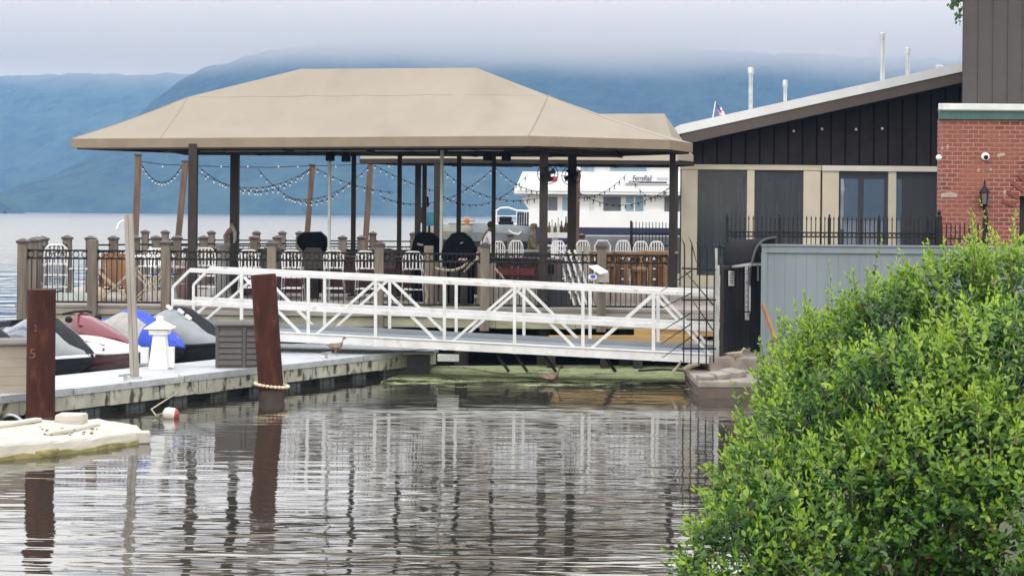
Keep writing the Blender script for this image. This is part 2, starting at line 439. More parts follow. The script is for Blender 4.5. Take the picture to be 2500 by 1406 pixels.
# ---------------------------------------------------------------- main canopy
can = thing('canopy', 'large tan canvas hip canopy on brown steel columns over the bar', 'canopy', (-3, 37.5, DZ), 0, 'tan canvas canopies')
EB, ET = 4.62, 4.83
def E(px, Y, z=ET): return Vector((PX(px,Y)-0, Y, z))
e1=E(172,37.6); e2=E(390,36.9); e3=E(1288,34.3); e4=E(1634,35.5); e5=E(1690,37.2); e6=Vector((2.6,39.0,ET)); e7=Vector((-2.5,39.6,ET)); e8=Vector((-7.9,39.9,ET))
ML=P(460,237,38.4); R1=P(735,169,38.1); R2=P(1162,166,37.2); MR=P(1338,234,36.9)
def lerp(a,b_,t): return a+(b_-a)*t
ridge=[ML,R1,R2,MR]
def on_ridge(t):
    if t<.25: return lerp(ML,R1,t/.25)
    if t<.78: return lerp(R1,R2,(t-.25)/.53)
    return lerp(R2,MR,(t-.78)/.22)
NX, NS = 36, 10
ts=sorted(set([i/NX for i in range(NX+1)]+[.25,.78]))
b=MB(); rows=[]
for t_ in ts:
    q=on_ridge(t_); a=lerp(e2,e3,t_)
    col=[]
    for j in range(NS+1):
        s_=j/NS; p=lerp(a,q,s_)
        sag=-.05*math.sin(math.pi*s_)*(.6+.4*abs(math.sin(t_*math.pi*6))) 
        p=p+Vector((0,0,sag)); col.append(p)
    rows.append(col)
b.loft(rows,caps=False)
fan=[e3,lerp(e3,e4,.25),lerp(e3,e4,.5),lerp(e3,e4,.75),e4,lerp(e4,e5,.5),e5,lerp(e5,e6,.5),e6]
b.loft([[lerp(p,MR,j/6)+Vector((0,0,-.04*math.sin(math.pi*j/6))) for j in range(7)] for p in fan],caps=False)
fan=[e8,lerp(e8,e1,.5),e1,lerp(e1,e2,.33),lerp(e1,e2,.66),e2]
b.loft([[lerp(p,ML,j/6)+Vector((0,0,-.04*math.sin(math.pi*j/6))) for j in range(7)] for p in fan],caps=False)
b.loft([[lerp(lerp(e6,e8,t_),on_ridge(1-t_),j/6) for j in range(7)] for t_ in ts],caps=False)
o=b.build('roof_fabric','canvas_tan',can,smooth=True)
bm=bmesh.new(); bm.from_mesh(o.data); bmesh.ops.remove_doubles(bm,verts=bm.verts,dist=.004); bmesh.ops.recalc_face_normals(bm,faces=bm.faces); bm.to_mesh(o.data); bm.free()
o.data.set_sharp_from_angle(angle=R(9))
ring=[e1,e2,e3,e4,e5,e6,e7,e8]
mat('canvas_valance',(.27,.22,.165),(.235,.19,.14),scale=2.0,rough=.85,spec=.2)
cen=sum(ring,Vector())/8
b=MB(); n=len(ring)
for i in range(n):
    p,q=ring[i],ring[(i+1)%n]; k=max(2,int((q-p).length/.5))
    for j in range(k):
        a,c=lerp(p,q,j/k),lerp(p,q,(j+1)/k)
        ia=(cen-a).normalized()*.02; ic=(cen-c).normalized()*.02
        dz=Vector((0,0,-(ET-EB))); w1=Vector((0,0,rnd.uniform(-.006,.006)))
        b.add([a,c,c+dz,a+dz,a+ia,c+ic,c+dz+ic,a+dz+ia],[(0,1,2,3),(5,4,7,6),(3,2,6,7),(1,0,4,5)])
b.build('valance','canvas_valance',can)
b=MB()
for i in range(n):
    p,q=ring[i],ring[(i+1)%n]; p=lerp(p,cen,.02)+Vector((0,0,-.21)); q=lerp(q,cen,.02)+Vector((0,0,-.21)); b.beam(p,q,.08,.07)
for t_ in (.0,.17,.34,.5,.67,.84,1.0):
    a=lerp(e2,e3,t_)+Vector((0,.1,-.23)); c=lerp(e8,e6,t_)+Vector((0,0,-.23)); b.beam(a,c,.07,.10)
    top=on_ridge(t_)+Vector((0,0,-.12)); b.beam(a,top,.05,.06); b.beam(c,top,.05,.06)
for s_ in (.08,.5,.92):
    a=lerp(e2,e8,s_)+Vector((0,0,-.22)); c=lerp(e3,e6,s_)+Vector((0,0,-.22)); b.beam(a,c,.08,.12)
b.build('roof_frame','brown_steel',can)
b=MB()
for s_,t0,t1 in ((.16,.10,.33),(.14,.36,.55),(.16,.57,.73),(.15,.76,.9)):
    a=lerp(lerp(e2,e8,s_),lerp(e3,e6,s_),t0)+Vector((0,0,-.25)); c=lerp(lerp(e2,e8,s_),lerp(e3,e6,s_),t1)+Vector((0,0,-.25)); b.beam(a,c,.05,.07)
b.build('light_conduit','galvanised',can)
for px,Y,wd in ((471,36.7,.19),(573,38.9,.20),(1327,35.2,.18),(1396,38.3,.20),(1641,37.4,.13),(863,39.2,.11),(975,39.2,.105),(1120,38.9,.105),(1205,38.7,.095)):
    x=PX(px,Y); b=MB(); b.cbox((x,Y,(DZ+4.7)/2),(wd,wd,4.7-DZ)); b.cbox((x,Y,DZ+.02),(wd+.14,wd+.14,.04)); b.build('column','brown_steel',can,bevel=.006)
for px,Y,r_ in ((804,37.2,.035),(1078,36.6,.04)):
    x=PX(px,Y); b=MB().cyl((x,Y,DZ),(x,Y,4.62),r_,n=10); b.build('pole','pale_steel',can,smooth=True)

mat('seam_tan',(.262,.226,.184),(.24,.206,.168),scale=3,rough=.85,spec=.2)
b=MB()
def seam(pts,w_=.035):
    b.tube([p+Vector((0,.0,-.002)) for p in pts],w_*.35,4)
def roofpt(t_,s_): q=on_ridge(t_); a=lerp(e2,e3,t_); return lerp(a,q,s_)+Vector((0,0,-.05*math.sin(math.pi*s_)*(.6+.4*abs(math.sin(t_*math.pi*6)))))
for t_ in (0,1): seam([roofpt(t_,k/8) for k in range(9)])
seam([lerp(e4,MR,k/6)+Vector((0,0,-.04*math.sin(math.pi*k/6))) for k in range(7)])
seam([lerp(e1,ML,k/6)+Vector((0,0,-.04*math.sin(math.pi*k/6))) for k in range(7)])
def lev(t_):
    q=on_ridge(t_); a=lerp(e2,e3,t_); return roofpt(t_,min(1,(lerp(ML,MR,t_).z-a.z)/(q.z-a.z)))
seam([ML]+[lev(k/24) for k in range(1,24)]+[MR],.022)
for t_ in (.2,.4,.6,.8): seam([roofpt(t_,k/10)+Vector((0,.003,-.004)) for k in range(11)],.014)
b.build('seam','seam_tan',can)

# second canopy behind
can2 = thing('canopy', 'smaller tan canopy showing behind the right end of the large canopy', 'canopy', (1, 46, DZ), 0, 'tan canvas canopies')
f1=Vector((PX(880,44.4),44.4,ET)); f2=Vector((PX(1130,43.2),43.2,ET)); f3=Vector((PX(1652,43.2),43.2,ET)); f4=Vector((PX(1690,44.2),44.2,ET)); f5=Vector((4.4,46.0,ET)); f6=Vector((-3.2,46.2,ET))
S1=P(1330,279,44.7); S2=P(1622,278,44.7)
b=MB(); b.add([f1,f2,f3,f4,f5,f6,S1,S2],[(0,1,6),(1,2,7,6),(2,3,7),(3,4,7),(4,5,6,7),(5,0,6)])
b.build('roof_fabric','canvas_tan',can2)
b=MB(); ring2=[f1,f2,f3,f4,f5,f6]
for i in range(6):
    a,c=ring2[i],ring2[(i+1)%6]; dz=Vector((0,0,-.2)); b.add([a,c,c+dz,a+dz],[(0,1,2,3)])
o=b.build('valance','canvas_cream',can2); sm=o.modifiers.new('solid','SOLIDIFY'); sm.thickness=.02
b=MB()
for i in range(6):
    a,c=ring2[i]+Vector((0,.05,-.24)),ring2[(i+1)%6]+Vector((0,.05,-.24)); b.beam(a,c,.1,.12)
for t_ in (.2,.4,.6,.8):
    b.beam(lerp(f2,f3,t_)+Vector((0,.1,-.26)),lerp(f6,f5,t_)+Vector((0,0,-.26)),.08,.12)
b.build('roof_frame','brown_steel',can2)
for px,Y,wd in ((1020,45.0,.16),(1067,43.6,.17),(1648,43.6,.14),(1036,45.7,.12)):
    x=PX(px,Y); b=MB().cbox((x,Y,(DZ+4.6)/2),(wd,wd,4.6-DZ)); b.build('column','brown_steel',can2,bevel=.006)

# stage lamps hanging under the canopy eave and boxes
mat('lamp_black',(.006,.006,.008),(.012,.012,.013),scale=10,rough=.6,spec=.15)
for i,(px,py,Y,lab) in enumerate(((806,381,36.6,'black stage lamp under canopy eave, against the pale pole top'),(845,383,36.6,'black stage lamp under canopy eave, just right of the pale pole'),
        (1191,380,35.6,'black stage lamp under canopy eave, left one of the right-hand pair'),(1236,381,35.6,'black stage lamp under canopy eave, right one of the right-hand pair'))):
    c=P(px,py,Y); t_=thing('stage_lamp',lab,'lamp',c,0,'stage lamps under the canopy')
    b=MB(); b.lathe([(.03,.10),(.07,.09),(.10,.02),(.105,-.10),(.09,-.115)],c,12); b.build('lamp_body','lamp_black',t_,smooth=True)
    b=MB(); b.tube([c+Vector((-.12,0,0)),c+Vector((-.12,0,.14)),c+Vector((.12,0,.14)),c+Vector((.12,0,0))],.012,6); b.beam(c+Vector((0,0,.14)),Vector((c.x,c.y,4.66)),.03); b.build('bracket','lamp_black',t_)
for px,py,Y,lab in ((893,363,36.3,'black control box under the middle of canopy eave'),(1178,366,35.5,'black control box under canopy eave, beside the pair of stage lamps')):
    c=P(px,py,Y); b=MB().cbox(c,(.34,.2,.16)); b.cbox(c+Vector((0,-.11,0)),(.26,.03,.10)); tag(b.build('control_box','lamp_black',None,bevel=.01),lab,'box','control boxes under the canopy')
# fans on the columns
for px,py,Y,lab in ((1337,425,35.0,'round black cage fan on the nearer thick column'),(1394,430,38.0,'round black cage fan on the farther thick column')):
    c=P(px,py,Y); t_=thing('wall_fan',lab,'fan',c,0,'cage fans on the columns')
    rr=.22
    b=MB()
    for k in (1,.66,.33):
        b.tube([c+Vector((rr*k*math.cos(a*math.pi/10),-.12+.05*(1-k)*-1,rr*k*math.sin(a*math.pi/10))) for a in range(20)],.010,5,closed=True)
    for a in range(8):
        q=Vector((rr*math.cos(a*math.pi/4),0,rr*math.sin(a*math.pi/4))); b.tube([c+Vector((0,-.16,0)),c+q*.6+Vector((0,-.155,0)),c+q+Vector((0,-.12,0)),c+q*.8+Vector((0,-.06,0))],.006,4)
    b.build('cage','black_metal',t_)
    b=MB()
    for a in range(4):
        an=a*math.pi/2+.4; u=Vector((math.cos(an),0,math.sin(an))); v_=Vector((-math.sin(an),0,math.cos(an)))
        b.add([c+u*.04+v_*.02+Vector((0,-.10,0)),c+u*.17+v_*.06+Vector((0,-.09,0)),c+u*.17-v_*.05+Vector((0,-.12,0)),c+u*.04-v_*.02+Vector((0,-.11,0))],[(0,1,2,3)])
    o=b.build('blade','lamp_black',t_); o.modifiers.new('s','SOLIDIFY').thickness=.006
    b=MB().cyl(c+Vector((0,-.13,0)),c+Vector((0,-.02,0)),.06,n=12); b.beam(c+Vector((0,-.03,0)),c+Vector((0,.12,.12)),.05); b.build('motor','lamp_black',t_)

# ---------------------------------------------------------------- restaurant building (dark gable, cream glazed front)
mat('dark_boards',(.029,.025,.026),(.020,.017,.018),scale=3,rough=.7,spec=.2)
mat('board_gap',(.006,.006,.007),rough=.9,spec=.1)
mat('cream_frame',(.64,.60,.48),(.58,.54,.43),scale=2,rough=.6)
mat('pale_frame',(.70,.69,.66),(.62,.61,.58),scale=2,rough=.55)
mat('fascia_brown',(.085,.068,.06),(.07,.055,.05),scale=2,rough=.6)
mat('roof_white',(.72,.74,.76),(.64,.66,.68),scale=1.5,rough=.5)
mat('interior_dark',(.035,.033,.033),(.025,.023,.023),scale=1,rough=.9)
YB=46.0
bld = thing('restaurant', 'low dark board building with sloping roof and tall glazed front on pier', 'building', (8, 50, DZ))
zt=P(1980,404,YB).z
xl=PX(1662,YB); xr=PX(2420,YB)
ra=P(1686,349,45.2); rb=P(2345,203,45.2); sl=(rb.z-ra.z)/(rb.x-ra.x)
rz=lambda x: ra.z+(x-ra.x)*sl
b=MB(); b.prism([(xl,YB,zt),(xr,YB,zt),(xr,YB,rz(xr)-.02),(xl,YB,rz(xl)-.02)],(0,.2,0))
n_board=len(b.f)
nb=int((xr-xl)/.40)
for i in range(nb):
    x=xl+.2+i*.40; b.box((x-.022,YB-.012,zt+.003),(x+.022,YB-.001,rz(x)-.06))
o=b.build('gable_wall','dark_boards',bld); o.data.materials.append(MATS['board_gap'])
for p in o.data.polygons:
    if p.index>=n_board: p.material_index=1
x0=ra.x-.25; x1=xr+1
b=MB(); b.prism([(x0,45.2,rz(x0)),(x1,45.2,rz(x1)),(x1,45.2,rz(x1)+.30),(x0,45.2,rz(x0)+.30)],(0,.06,0)); b.build('roof_fascia','fascia_brown',bld)
b=MB(); b.prism([(x0-.05,45.17,rz(x0)+.30),(x1,45.17,rz(x1)+.30),(x1,45.17,rz(x1)+.55),(x0-.05,45.17,rz(x0)+.55)],(0,11.5,0)); b.build('roof','roof_white',bld)
b=MB(); b.prism([(x0,45.262,rz(x0)+.02),(x1,45.262,rz(x1)+.02),(x1,45.262,rz(x1)+.296),(x0,45.262,rz(x0)+.296)],(0,11,0)); b.build('soffit','interior_dark',bld)
xm=PX(2004,YB)
b=MB(); b.box((xl,YB-.06,zt-.14),(xm-.012,YB+.1,zt-.002)); b.box((xl,YB-.08,zt-.03),(xm-.012,YB-.06,zt-.003)); b.build('header_beam','cream_frame',bld)
b=MB(); b.box((xm+.012,YB-.09,zt-.15),(xr,YB+.1,zt-.002)); b.build('header_beam','pale_frame',bld)
def pill(p0,p1,mname='cream_frame',z1=None):
    b=MB(); b.box((PX(p0,YB),YB-.04,DZ),(PX(p1,YB),YB+.1,(z1 or zt-.152))); b.build('pillar',mname,bld,bevel=.008)
for p0,p1 in ((1664,1702),(1823,1841),(1961,2002),(2007,2047),(2168,2187)): pill(p0,p1)
b=MB(); b.box((PX(1702,YB),YB-.02,DZ),(PX(1823,YB),YB+.06,DZ+.32)); b.box((PX(1841,YB),YB-.02,DZ),(PX(1961,YB),YB+.06,DZ+.32)); b.build('base_panel','cream_frame',bld)
m=bpy.data.materials.new('vinyl_pane'); m.use_nodes=True; t=m.node_tree; t.nodes.clear()
tr=t.nodes.new('ShaderNodeBsdfTransparent'); tr.inputs[0].default_value=(.62,.66,.70,1); gl=t.nodes.new('ShaderNodeBsdfGlossy'); gl.inputs['Roughness'].default_value=.06
df=t.nodes.new('ShaderNodeBsdfDiffuse'); df.inputs[0].default_value=(.19,.225,.26,1)
fr=t.nodes.new('ShaderNodeFresnel'); fr.inputs[0].default_value=1.4
tc2=t.nodes.new('ShaderNodeTexCoord'); nn=t.nodes.new('ShaderNodeTexNoise'); nn.inputs['Scale'].default_value=1.2; mpn=t.nodes.new('ShaderNodeMapping'); mpn.inputs['Scale'].default_value=(1.6,1,.6)
t.links.new(tc2.outputs['Object'],mpn.inputs[0]); t.links.new(mpn.outputs[0],nn.inputs[0])
bp=t.nodes.new('ShaderNodeBump'); bp.inputs['Strength'].default_value=.25; bp.inputs['Distance'].default_value=.05; t.links.new(nn.outputs[0],bp.inputs['Height']); t.links.new(bp.outputs[0],gl.inputs['Normal']); t.links.new(bp.outputs[0],fr.inputs['Normal'])
ms0=t.nodes.new('ShaderNodeMixShader'); ms0.inputs[0].default_value=.27; t.links.new(tr.outputs[0],ms0.inputs[1]); t.links.new(df.outputs[0],ms0.inputs[2])
ms1=t.nodes.new('ShaderNodeMixShader'); t.links.new(fr.outputs[0],ms1.inputs[0]); t.links.new(ms0.outputs[0],ms1.inputs[1]); t.links.new(gl.outputs[0],ms1.inputs[2])
om=t.nodes.new('ShaderNodeOutputMaterial'); t.links.new(ms1.outputs[0],om.inputs[0]); MATS['vinyl_pane']=m
for p0,p1,zb in ((1702,1823,DZ+.32),(1841,1961,DZ+.32),(2047,2168,DZ),(2187,2320,DZ)):
    b=MB(); b.box((PX(p0,YB),YB+.02,zb),(PX(p1,YB),YB+.03,zt-.152)); b.build('window_pane','vinyl_pane',bld)
# interior: back wall with a window towards the river on the right side
YI=55.0
b=MB()
wz0,wz1=DZ+.4,P(2100,437,YI).z
wx=[PX(1673,YI),PX(2052,YI),PX(2096,YI),PX(2108,YI),PX(2160,YI),PX(2178,YI),PX(2203,YI),PX(2262,YI),PX(2310,YI),xr+2.6]
b.box((wx[0],YI,DZ),(wx[1],YI+.15,6.2)); b.box((wx[1],YI,wz1),(wx[9],YI+.15,6.6)); b.box((wx[1],YI,DZ),(wx[9],YI+.15,wz0))
b.box((wx[4],YI,wz0),(wx[5],YI+.15,wz1)); b.box((wx[6],YI,wz0),(wx[7],YI+.15,wz1)); b.box((wx[8],YI,wz0),(wx[9],YI+.15,wz1))
xq=PX(1672,YI); b.prism([(xl,YB+.21,DZ),(xl+.12,YB+.21,DZ),(xq+.12,YI,DZ),(xq,YI,DZ)],(0,0,rz(xl)-.1-DZ)); b.box((xr,YB+.21,DZ),(xr+.12,YI,rz(xr)-.1))
b.build('inner_wall','interior_dark',bld)
b=MB(); b.box((wx[2],YI-.01,wz0),(wx[3],YI+.16,wz1)); b.build('mullion','pole_wood',bld)
b=MB()  # pale strips added to imitate soft reflections and blurs in the panes
for px,w_,y0,y1 in ((1712,8,470,600),(1741,14,440,640),(1757,7,452,640),(1772,12,500,640),(1799,15,436,620),(1812,6,450,640),(1858,9,455,640),(1872,15,446,640),(1893,7,500,640),(1912,16,438,600),(1930,9,446,640),(1948,6,470,640)):
    a=P(px,y1,46.7); c=P(px+w_,y0,46.7); n=4
    for k in range(n): b.cbox((a.x+(c.x-a.x)*(k+.5)/n,46.7+.03*(k%2),(max(a.z,DZ)+c.z)/2),((c.x-a.x)/n*.9,.02,c.z-max(a.z,DZ)),rz=.5 if k%2 else -.5)
mat('blur_grey',(.45,.46,.48),(.28,.29,.305),scale=3,rough=.9); b.build('pane_blur','blur_grey',bld)
# fairy bulbs on the gable
gl_=thing('gable_light_string','row of four small pale bulbs strung across the dark gable','string light',P(2050,313,45.9))
pts=[P(1938,316,45.9),P(2007,311,45.9),P(2090,312,45.9),P(2154,310,45.9),P(2172,309,45.9)]
MB().tube(pts,.008,5).build('cable','black_metal',gl_)
mat('bulb_glass',(.75,.78,.8),(.7,.73,.75),scale=2,rough=.1,spec=.8)
for q in pts[:4]: MB().sph(q+Vector((0,0,-.05)),.04,8,6).build('bulb','bulb_glass',gl_,smooth=True)
# vent pipes on the roof
for px,pyt,pyb,wd,Y,lab in ((1833,165,274,12,47.5,'tall thin metal vent pipe nearest the low end of the roof'),(1917,196,255,10.5,47.5,'short thin metal vent pipe, second up the sloping roof'),
    (2155,80,198,13.5,47.5,'tallest metal vent pipe, third up the sloping white roof'),(2217,117,186,12.5,47.5,'stout metal vent pipe, fourth up the sloping roof')):
    top=P(px,pyt,Y); zb=rz(top.x)+.5; r_=wd*Y/F/2
    t_=thing('vent_pipe',lab,'vent pipe',(top.x,Y,zb),0,'metal vent pipes on the roof')
    MB().cyl((top.x,Y,zb),(top.x,Y,top.z-.2),r_*.86,n=14).build('pipe','galvanised',t_,smooth=True)
    b=MB(); b.lathe([(r_*.9,top.z-.34),(r_*.94,top.z-.30),(r_*.9,top.z-.26),(r_*.9,top.z-.2),(r_*1.14,top.z-.19),(r_*1.14,top.z-.02),(r_*.9,top.z)],(top.x,Y,0),14); b.build('rain_cap','galvanised',t_,smooth=True)
q=P(2293,166,47.5); b=MB(); b.lathe([(.10,rz(q.x)+.4),(.10,q.z-.02),(.12,q.z-.02),(.12,q.z+.05),(.06,q.z+.08)],(q.x,47.5,0),12); tag(b.build('roof_vent','galvanised',None,smooth=True),'stubby round roof vent beside the dark tower wall','roof vent')
# flag on the roof
q=P(1752,252,47.3); zb=rz(q.x)+.52
t_=thing('flagpole','small striped flag hanging from a leaning pole behind the low roof end','flag',(q.x,47.3,zb))
mat('flag_cloth',(.62,.12,.14),(.75,.74,.75),scale=12,rough=.8,stretch=(1,1,1.6),contrast=(.48,.52)); mat('flag_blue',(.05,.07,.22),rough=.8)
MB().cyl((q.x-.15,47.3,zb-.02),(q.x-.06,47.3,q.z+.05),.015,n=8).build('pole','white_paint',t_)
b=MB().loft([[Vector((q.x-.06+.028*i+.06*j,47.28+.05*math.sin(i*1.4+j),q.z+.02-.50*i/5-.07*j)) for j in range(5)] for i in range(6)],caps=False); o=b.build('flag','flag_cloth',t_); o.modifiers.new('s','SOLIDIFY').thickness=.004
b=MB().loft([[Vector((q.x-.062+.028*i+.06*j,47.262+.05*math.sin(i*1.4+j),q.z+.022-.50*i/5-.07*j)) for j in range(3)] for i in range(3)],caps=False); o=b.build('canton','flag_blue',t_); o.modifiers.new('s','SOLIDIFY').thickness=.004
b=MB().beam(P(1760,262,47.3),P(1772,292,47.3),.05,.02); b.build('bracket','white_paint',t_)

# ---------------------------------------------------------------- brick building with dark upper storey
m=bpy.data.materials.new('red_brick'); m.use_nodes=True; t=m.node_tree; bs=t.nodes['Principled BSDF']; bs.inputs['Roughness'].default_value=.85
tc2=t.nodes.new('ShaderNodeTexCoord'); mpn=t.nodes.new('ShaderNodeMapping'); mpn.inputs['Rotation'].default_value=(R(90),0,0); t.links.new(tc2.outputs['Object'],mpn.inputs[0])
sp=t.nodes.new('ShaderNodeSeparateXYZ'); t.links.new(tc2.outputs['Object'],sp.inputs[0]); cb=t.nodes.new('ShaderNodeCombineXYZ')
ad=t.nodes.new('ShaderNodeMath'); ad.operation='ADD'; t.links.new(sp.outputs['X'],ad.inputs[0]); t.links.new(sp.outputs['Y'],ad.inputs[1])
wob=t.nodes.new('ShaderNodeTexNoise'); wob.inputs['Scale'].default_value=5; t.links.new(tc2.outputs['Object'],wob.inputs[0])
wm=t.nodes.new('ShaderNodeMath'); wm.operation='MULTIPLY_ADD'; wm.inputs[1].default_value=.03; t.links.new(wob.outputs[0],wm.inputs[0]); t.links.new(sp.outputs['Z'],wm.inputs[2])
t.links.new(ad.outputs[0],cb.inputs[0]); t.links.new(wm.outputs[0],cb.inputs[1])
br=t.nodes.new('ShaderNodeTexBrick'); br.inputs['Scale'].default_value=1; br.inputs['Brick Width'].default_value=.21; br.inputs['Row Height'].default_value=.088; br.inputs['Mortar Size'].default_value=.013
br.inputs['Mortar Smooth'].default_value=.3; br.inputs['Bias'].default_value=-.1
br.inputs['Color1'].default_value=(.235,.068,.048,1); br.inputs['Color2'].default_value=(.125,.034,.028,1); br.inputs['Mortar'].default_value=(.37,.205,.17,1)
t.links.new(cb.outputs[0],br.inputs[0])
pn=t.nodes.new('ShaderNodeTexNoise'); pn.inputs['Scale'].default_value=.9; pn.inputs['Detail'].default_value=5; t.links.new(tc2.outputs['Object'],pn.inputs[0])
pr=t.nodes.new('ShaderNodeMapRange'); pr.inputs[1].default_value=.48; pr.inputs[2].default_value=.66; pr.inputs[4].default_value=.75; t.links.new(pn.outputs[0],pr.inputs[0])
mi=t.nodes.new('ShaderNodeMix'); mi.data_type='RGBA'; mi.inputs[7].default_value=(.28,.105,.075,1); t.links.new(pr.outputs[0],mi.inputs[0]); t.links.new(br.outputs[0],mi.inputs[6])
p2=t.nodes.new('ShaderNodeTexNoise'); p2.inputs['Scale'].default_value=4.3; p2.inputs['Detail'].default_value=3; t.links.new(tc2.outputs['Object'],p2.inputs[0])
q2=t.nodes.new('ShaderNodeMapRange'); q2.inputs[1].default_value=.70; q2.inputs[2].default_value=.76; t.links.new(p2.outputs[0],q2.inputs[0])
m2=t.nodes.new('ShaderNodeMix'); m2.data_type='RGBA'; m2.inputs[7].default_value=(.45,.36,.30,1); t.links.new(q2.outputs[0],m2.inputs[0]); t.links.new(mi.outputs[2],m2.inputs[6])
t.links.new(m2.outputs[2],bs.inputs['Base Color'])
bp=t.nodes.new('ShaderNodeBump'); bp.inputs['Strength'].default_value=.6; bp.inputs['Distance'].default_value=.01; bp.invert=True; t.links.new(br.outputs['Fac'],bp.inputs['Height']); t.links.new(bp.outputs[0],bs.inputs['Normal'])
MATS['red_brick']=m
mat('mortar_pale',(.44,.36,.31),(.33,.26,.22),scale=8,rough=.9)
mat('teal_trim',(.055,.13,.125),(.045,.105,.10),scale=3,rough=.5)
mat('tower_boards',(.058,.050,.050),(.048,.041,.041),scale=2,rough=.65)
YK=33.0
bk=thing('brick_building','old red brick building with teal cornice and dark boarded upper storey','building',(11,38,.5))
bx0=PX(2298,YK); bx1=15.0; bt=P(2400,291,YK).z
ax0=PX(2489,YK); az=P(2489,478,YK).z
b=MB()
b.prism([(bx0,YK,.3),(ax0,YK,.3),(ax0,YK,az),(bx1,YK,az),(bx1,YK,bt),(bx0,YK,bt)],(0,.35,0))
sx=bx0+(45.3-YK-.35)*.272; b.prism([(bx0+.1,YK+.35,.3),(bx0+.45,YK+.35,.3),(sx+.35,45.3,.3),(sx,45.3,.3)],(0,0,bt-.303)); b.box((bx1-.3,YK+.35,.3),(bx1,45,bt-.003))
b.build('brick_wall','red_brick',bk)
b=MB()
for i in range(9):
    a0=R(100-i*9.0); cx,cz=ax0+1.0,az-.55
    rr0,rr1=1.14,1.42
    an=R(180-18-i*8.5); d=Vector((math.cos(an),0,math.sin(an))); p=Vector((cx,YK-.008,cz))
    b.beam(p+d*rr0,p+d*rr1,.075,.03,up=(0,1,0))
mat('brick_single',(.215,.068,.05),(.14,.042,.034),scale=4,rough=.85); b.build('arch_brick','brick_single',bk)
b=MB(); b.box((ax0,YK+.25,.3),(bx1-.3,YK+.32,az)); b.build('doorway','interior_dark',bk)
b=MB(); b.box((bx0-.06,YK-.06,bt-.01),(bx1+.1,YK+.06,bt+.155)); b.prism([(bx0-.06,YK+.06,bt-.01),(bx0+.3,YK+.06,bt-.01),(sx+.2,45.2,bt-.01),(sx-.02,45.2,bt-.01)],(0,0,.165)); b.build('teal_frieze','teal_trim',bk)
b=MB(); b.prism([(bx0-.11,YK-.12,bt+.17),(bx1+.1,YK-.12,bt+.17),(bx1+.1,45.2,bt+.17),(sx-.06,45.2,bt+.17)],(0,0,.13)); b.build('cornice','white_paint',bk,bevel=.01)
b=MB(); b.box((bx0-.08,YK-.09,bt+.156),(bx1+.1,YK+.05,bt+.169)); b.build('gutter','galvanised',bk)
YT=37.0; tx0=PX(2346,YT)
b=MB(); b.prism([(tx0,YT,bt+.30),(15,YT,bt+.30),(15,45,bt+.30),(tx0+(45-YT)*.275,45,bt+.30)],(0,0,10.5-bt-.3))
k=0
x=tx0+.04
while x<14.9:
    b.box((x-.022,YT-.024,bt+.301),(x+.022,YT,10.4)); x+=.335
b.build('upper_storey','tower_boards',bk)
c=P(2405,383,YK)
t_=thing('dome_camera','round white security camera with dark lens on brick wall','security camera',c)
MB().lathe([(.085,0),(.09,.02),(.082,.05),(.06,.07)],(0,0,0),16); b=MB()
for r0,y0,r1,y1 in ((.085,0,.085,-.03),(.085,-.03,.07,-.06)): b.tube([c+Vector((0,y0,0)),c+Vector((0,y1,0))],[r0,r1],16)
b.build('housing','white_plastic',t_,smooth=True); MB().sph(c+Vector((0,-.065,-.012)),.045,12,8).build('lens','lamp_black',t_,smooth=True)
c=P(2292,385,YK); b=MB(); b.sph(c,.06,12,8); b.box((c.x+.02,c.y-.02,c.z-.02),(bx0,c.y+.02,c.z+.02)); tag(b.build('bullet_camera','white_plastic',None,smooth=True),'small white camera knob at the corner of the brick wall','security camera')
c=P(2398,480,YK)
t_=thing('wall_lantern','black pointed iron lantern on the brick wall','wall lamp',c)
b=MB(); b.lathe([(.01,.34),(.02,.28),(.015,.22),(.10,.10),(.125,.08),(.11,.07)],c+Vector((0,-.16,0)),8); b.lathe([(.075,-.16),(.06,-.19),(.02,-.22),(.015,-.27)],c+Vector((0,-.16,0)),8)
for k in range(4):
    a=k*math.pi/2+.4; b.beam(c+Vector((.105*math.cos(a),-.16+.105*math.sin(a),.075)),c+Vector((.072*math.cos(a),-.16+.072*math.sin(a),-.16)),.014)
b.tube([c+Vector((0,-.16,-.22)),c+Vector((0,-.10,-.26)),c+Vector((0,0,-.18))],.014,6); b.cbox(c+Vector((0,-.012,-.1)),(.09,.025,.24)); b.build('frame','black_metal',t_)
mat('lamp_glass',(.10,.10,.10),(.14,.13,.12),scale=5,rough=.15); MB().lathe([(.068,-.155),(.095,.07)],c+Vector((0,-.16,0)),8).build('glass','lamp_glass',t_)
c=P(2444,379,YK); b=MB(); b.prism([(c.x-.1,YK-.012,c.z-.03),(c.x-.05,YK-.012,c.z-.045),(c.x+.1,YK-.012,c.z),(c.x+.04,YK-.012,c.z+.05),(c.x-.06,YK-.012,c.z+.03)],(0,.014,0)); b.build('mortar_patch','mortar_pale',bk)
c=P(2322,476,YK); b=MB(); b.prism([(c.x-.2,YK-.012,c.z-.05),(c.x+.12,YK-.012,c.z-.045),(c.x+.12,YK-.012,c.z+.02),(c.x-.02,YK-.012,c.z+.06),(c.x-.2,YK-.012,c.z+.03)],(0,.014,0)); b.build('mortar_patch','mortar_pale',bk)

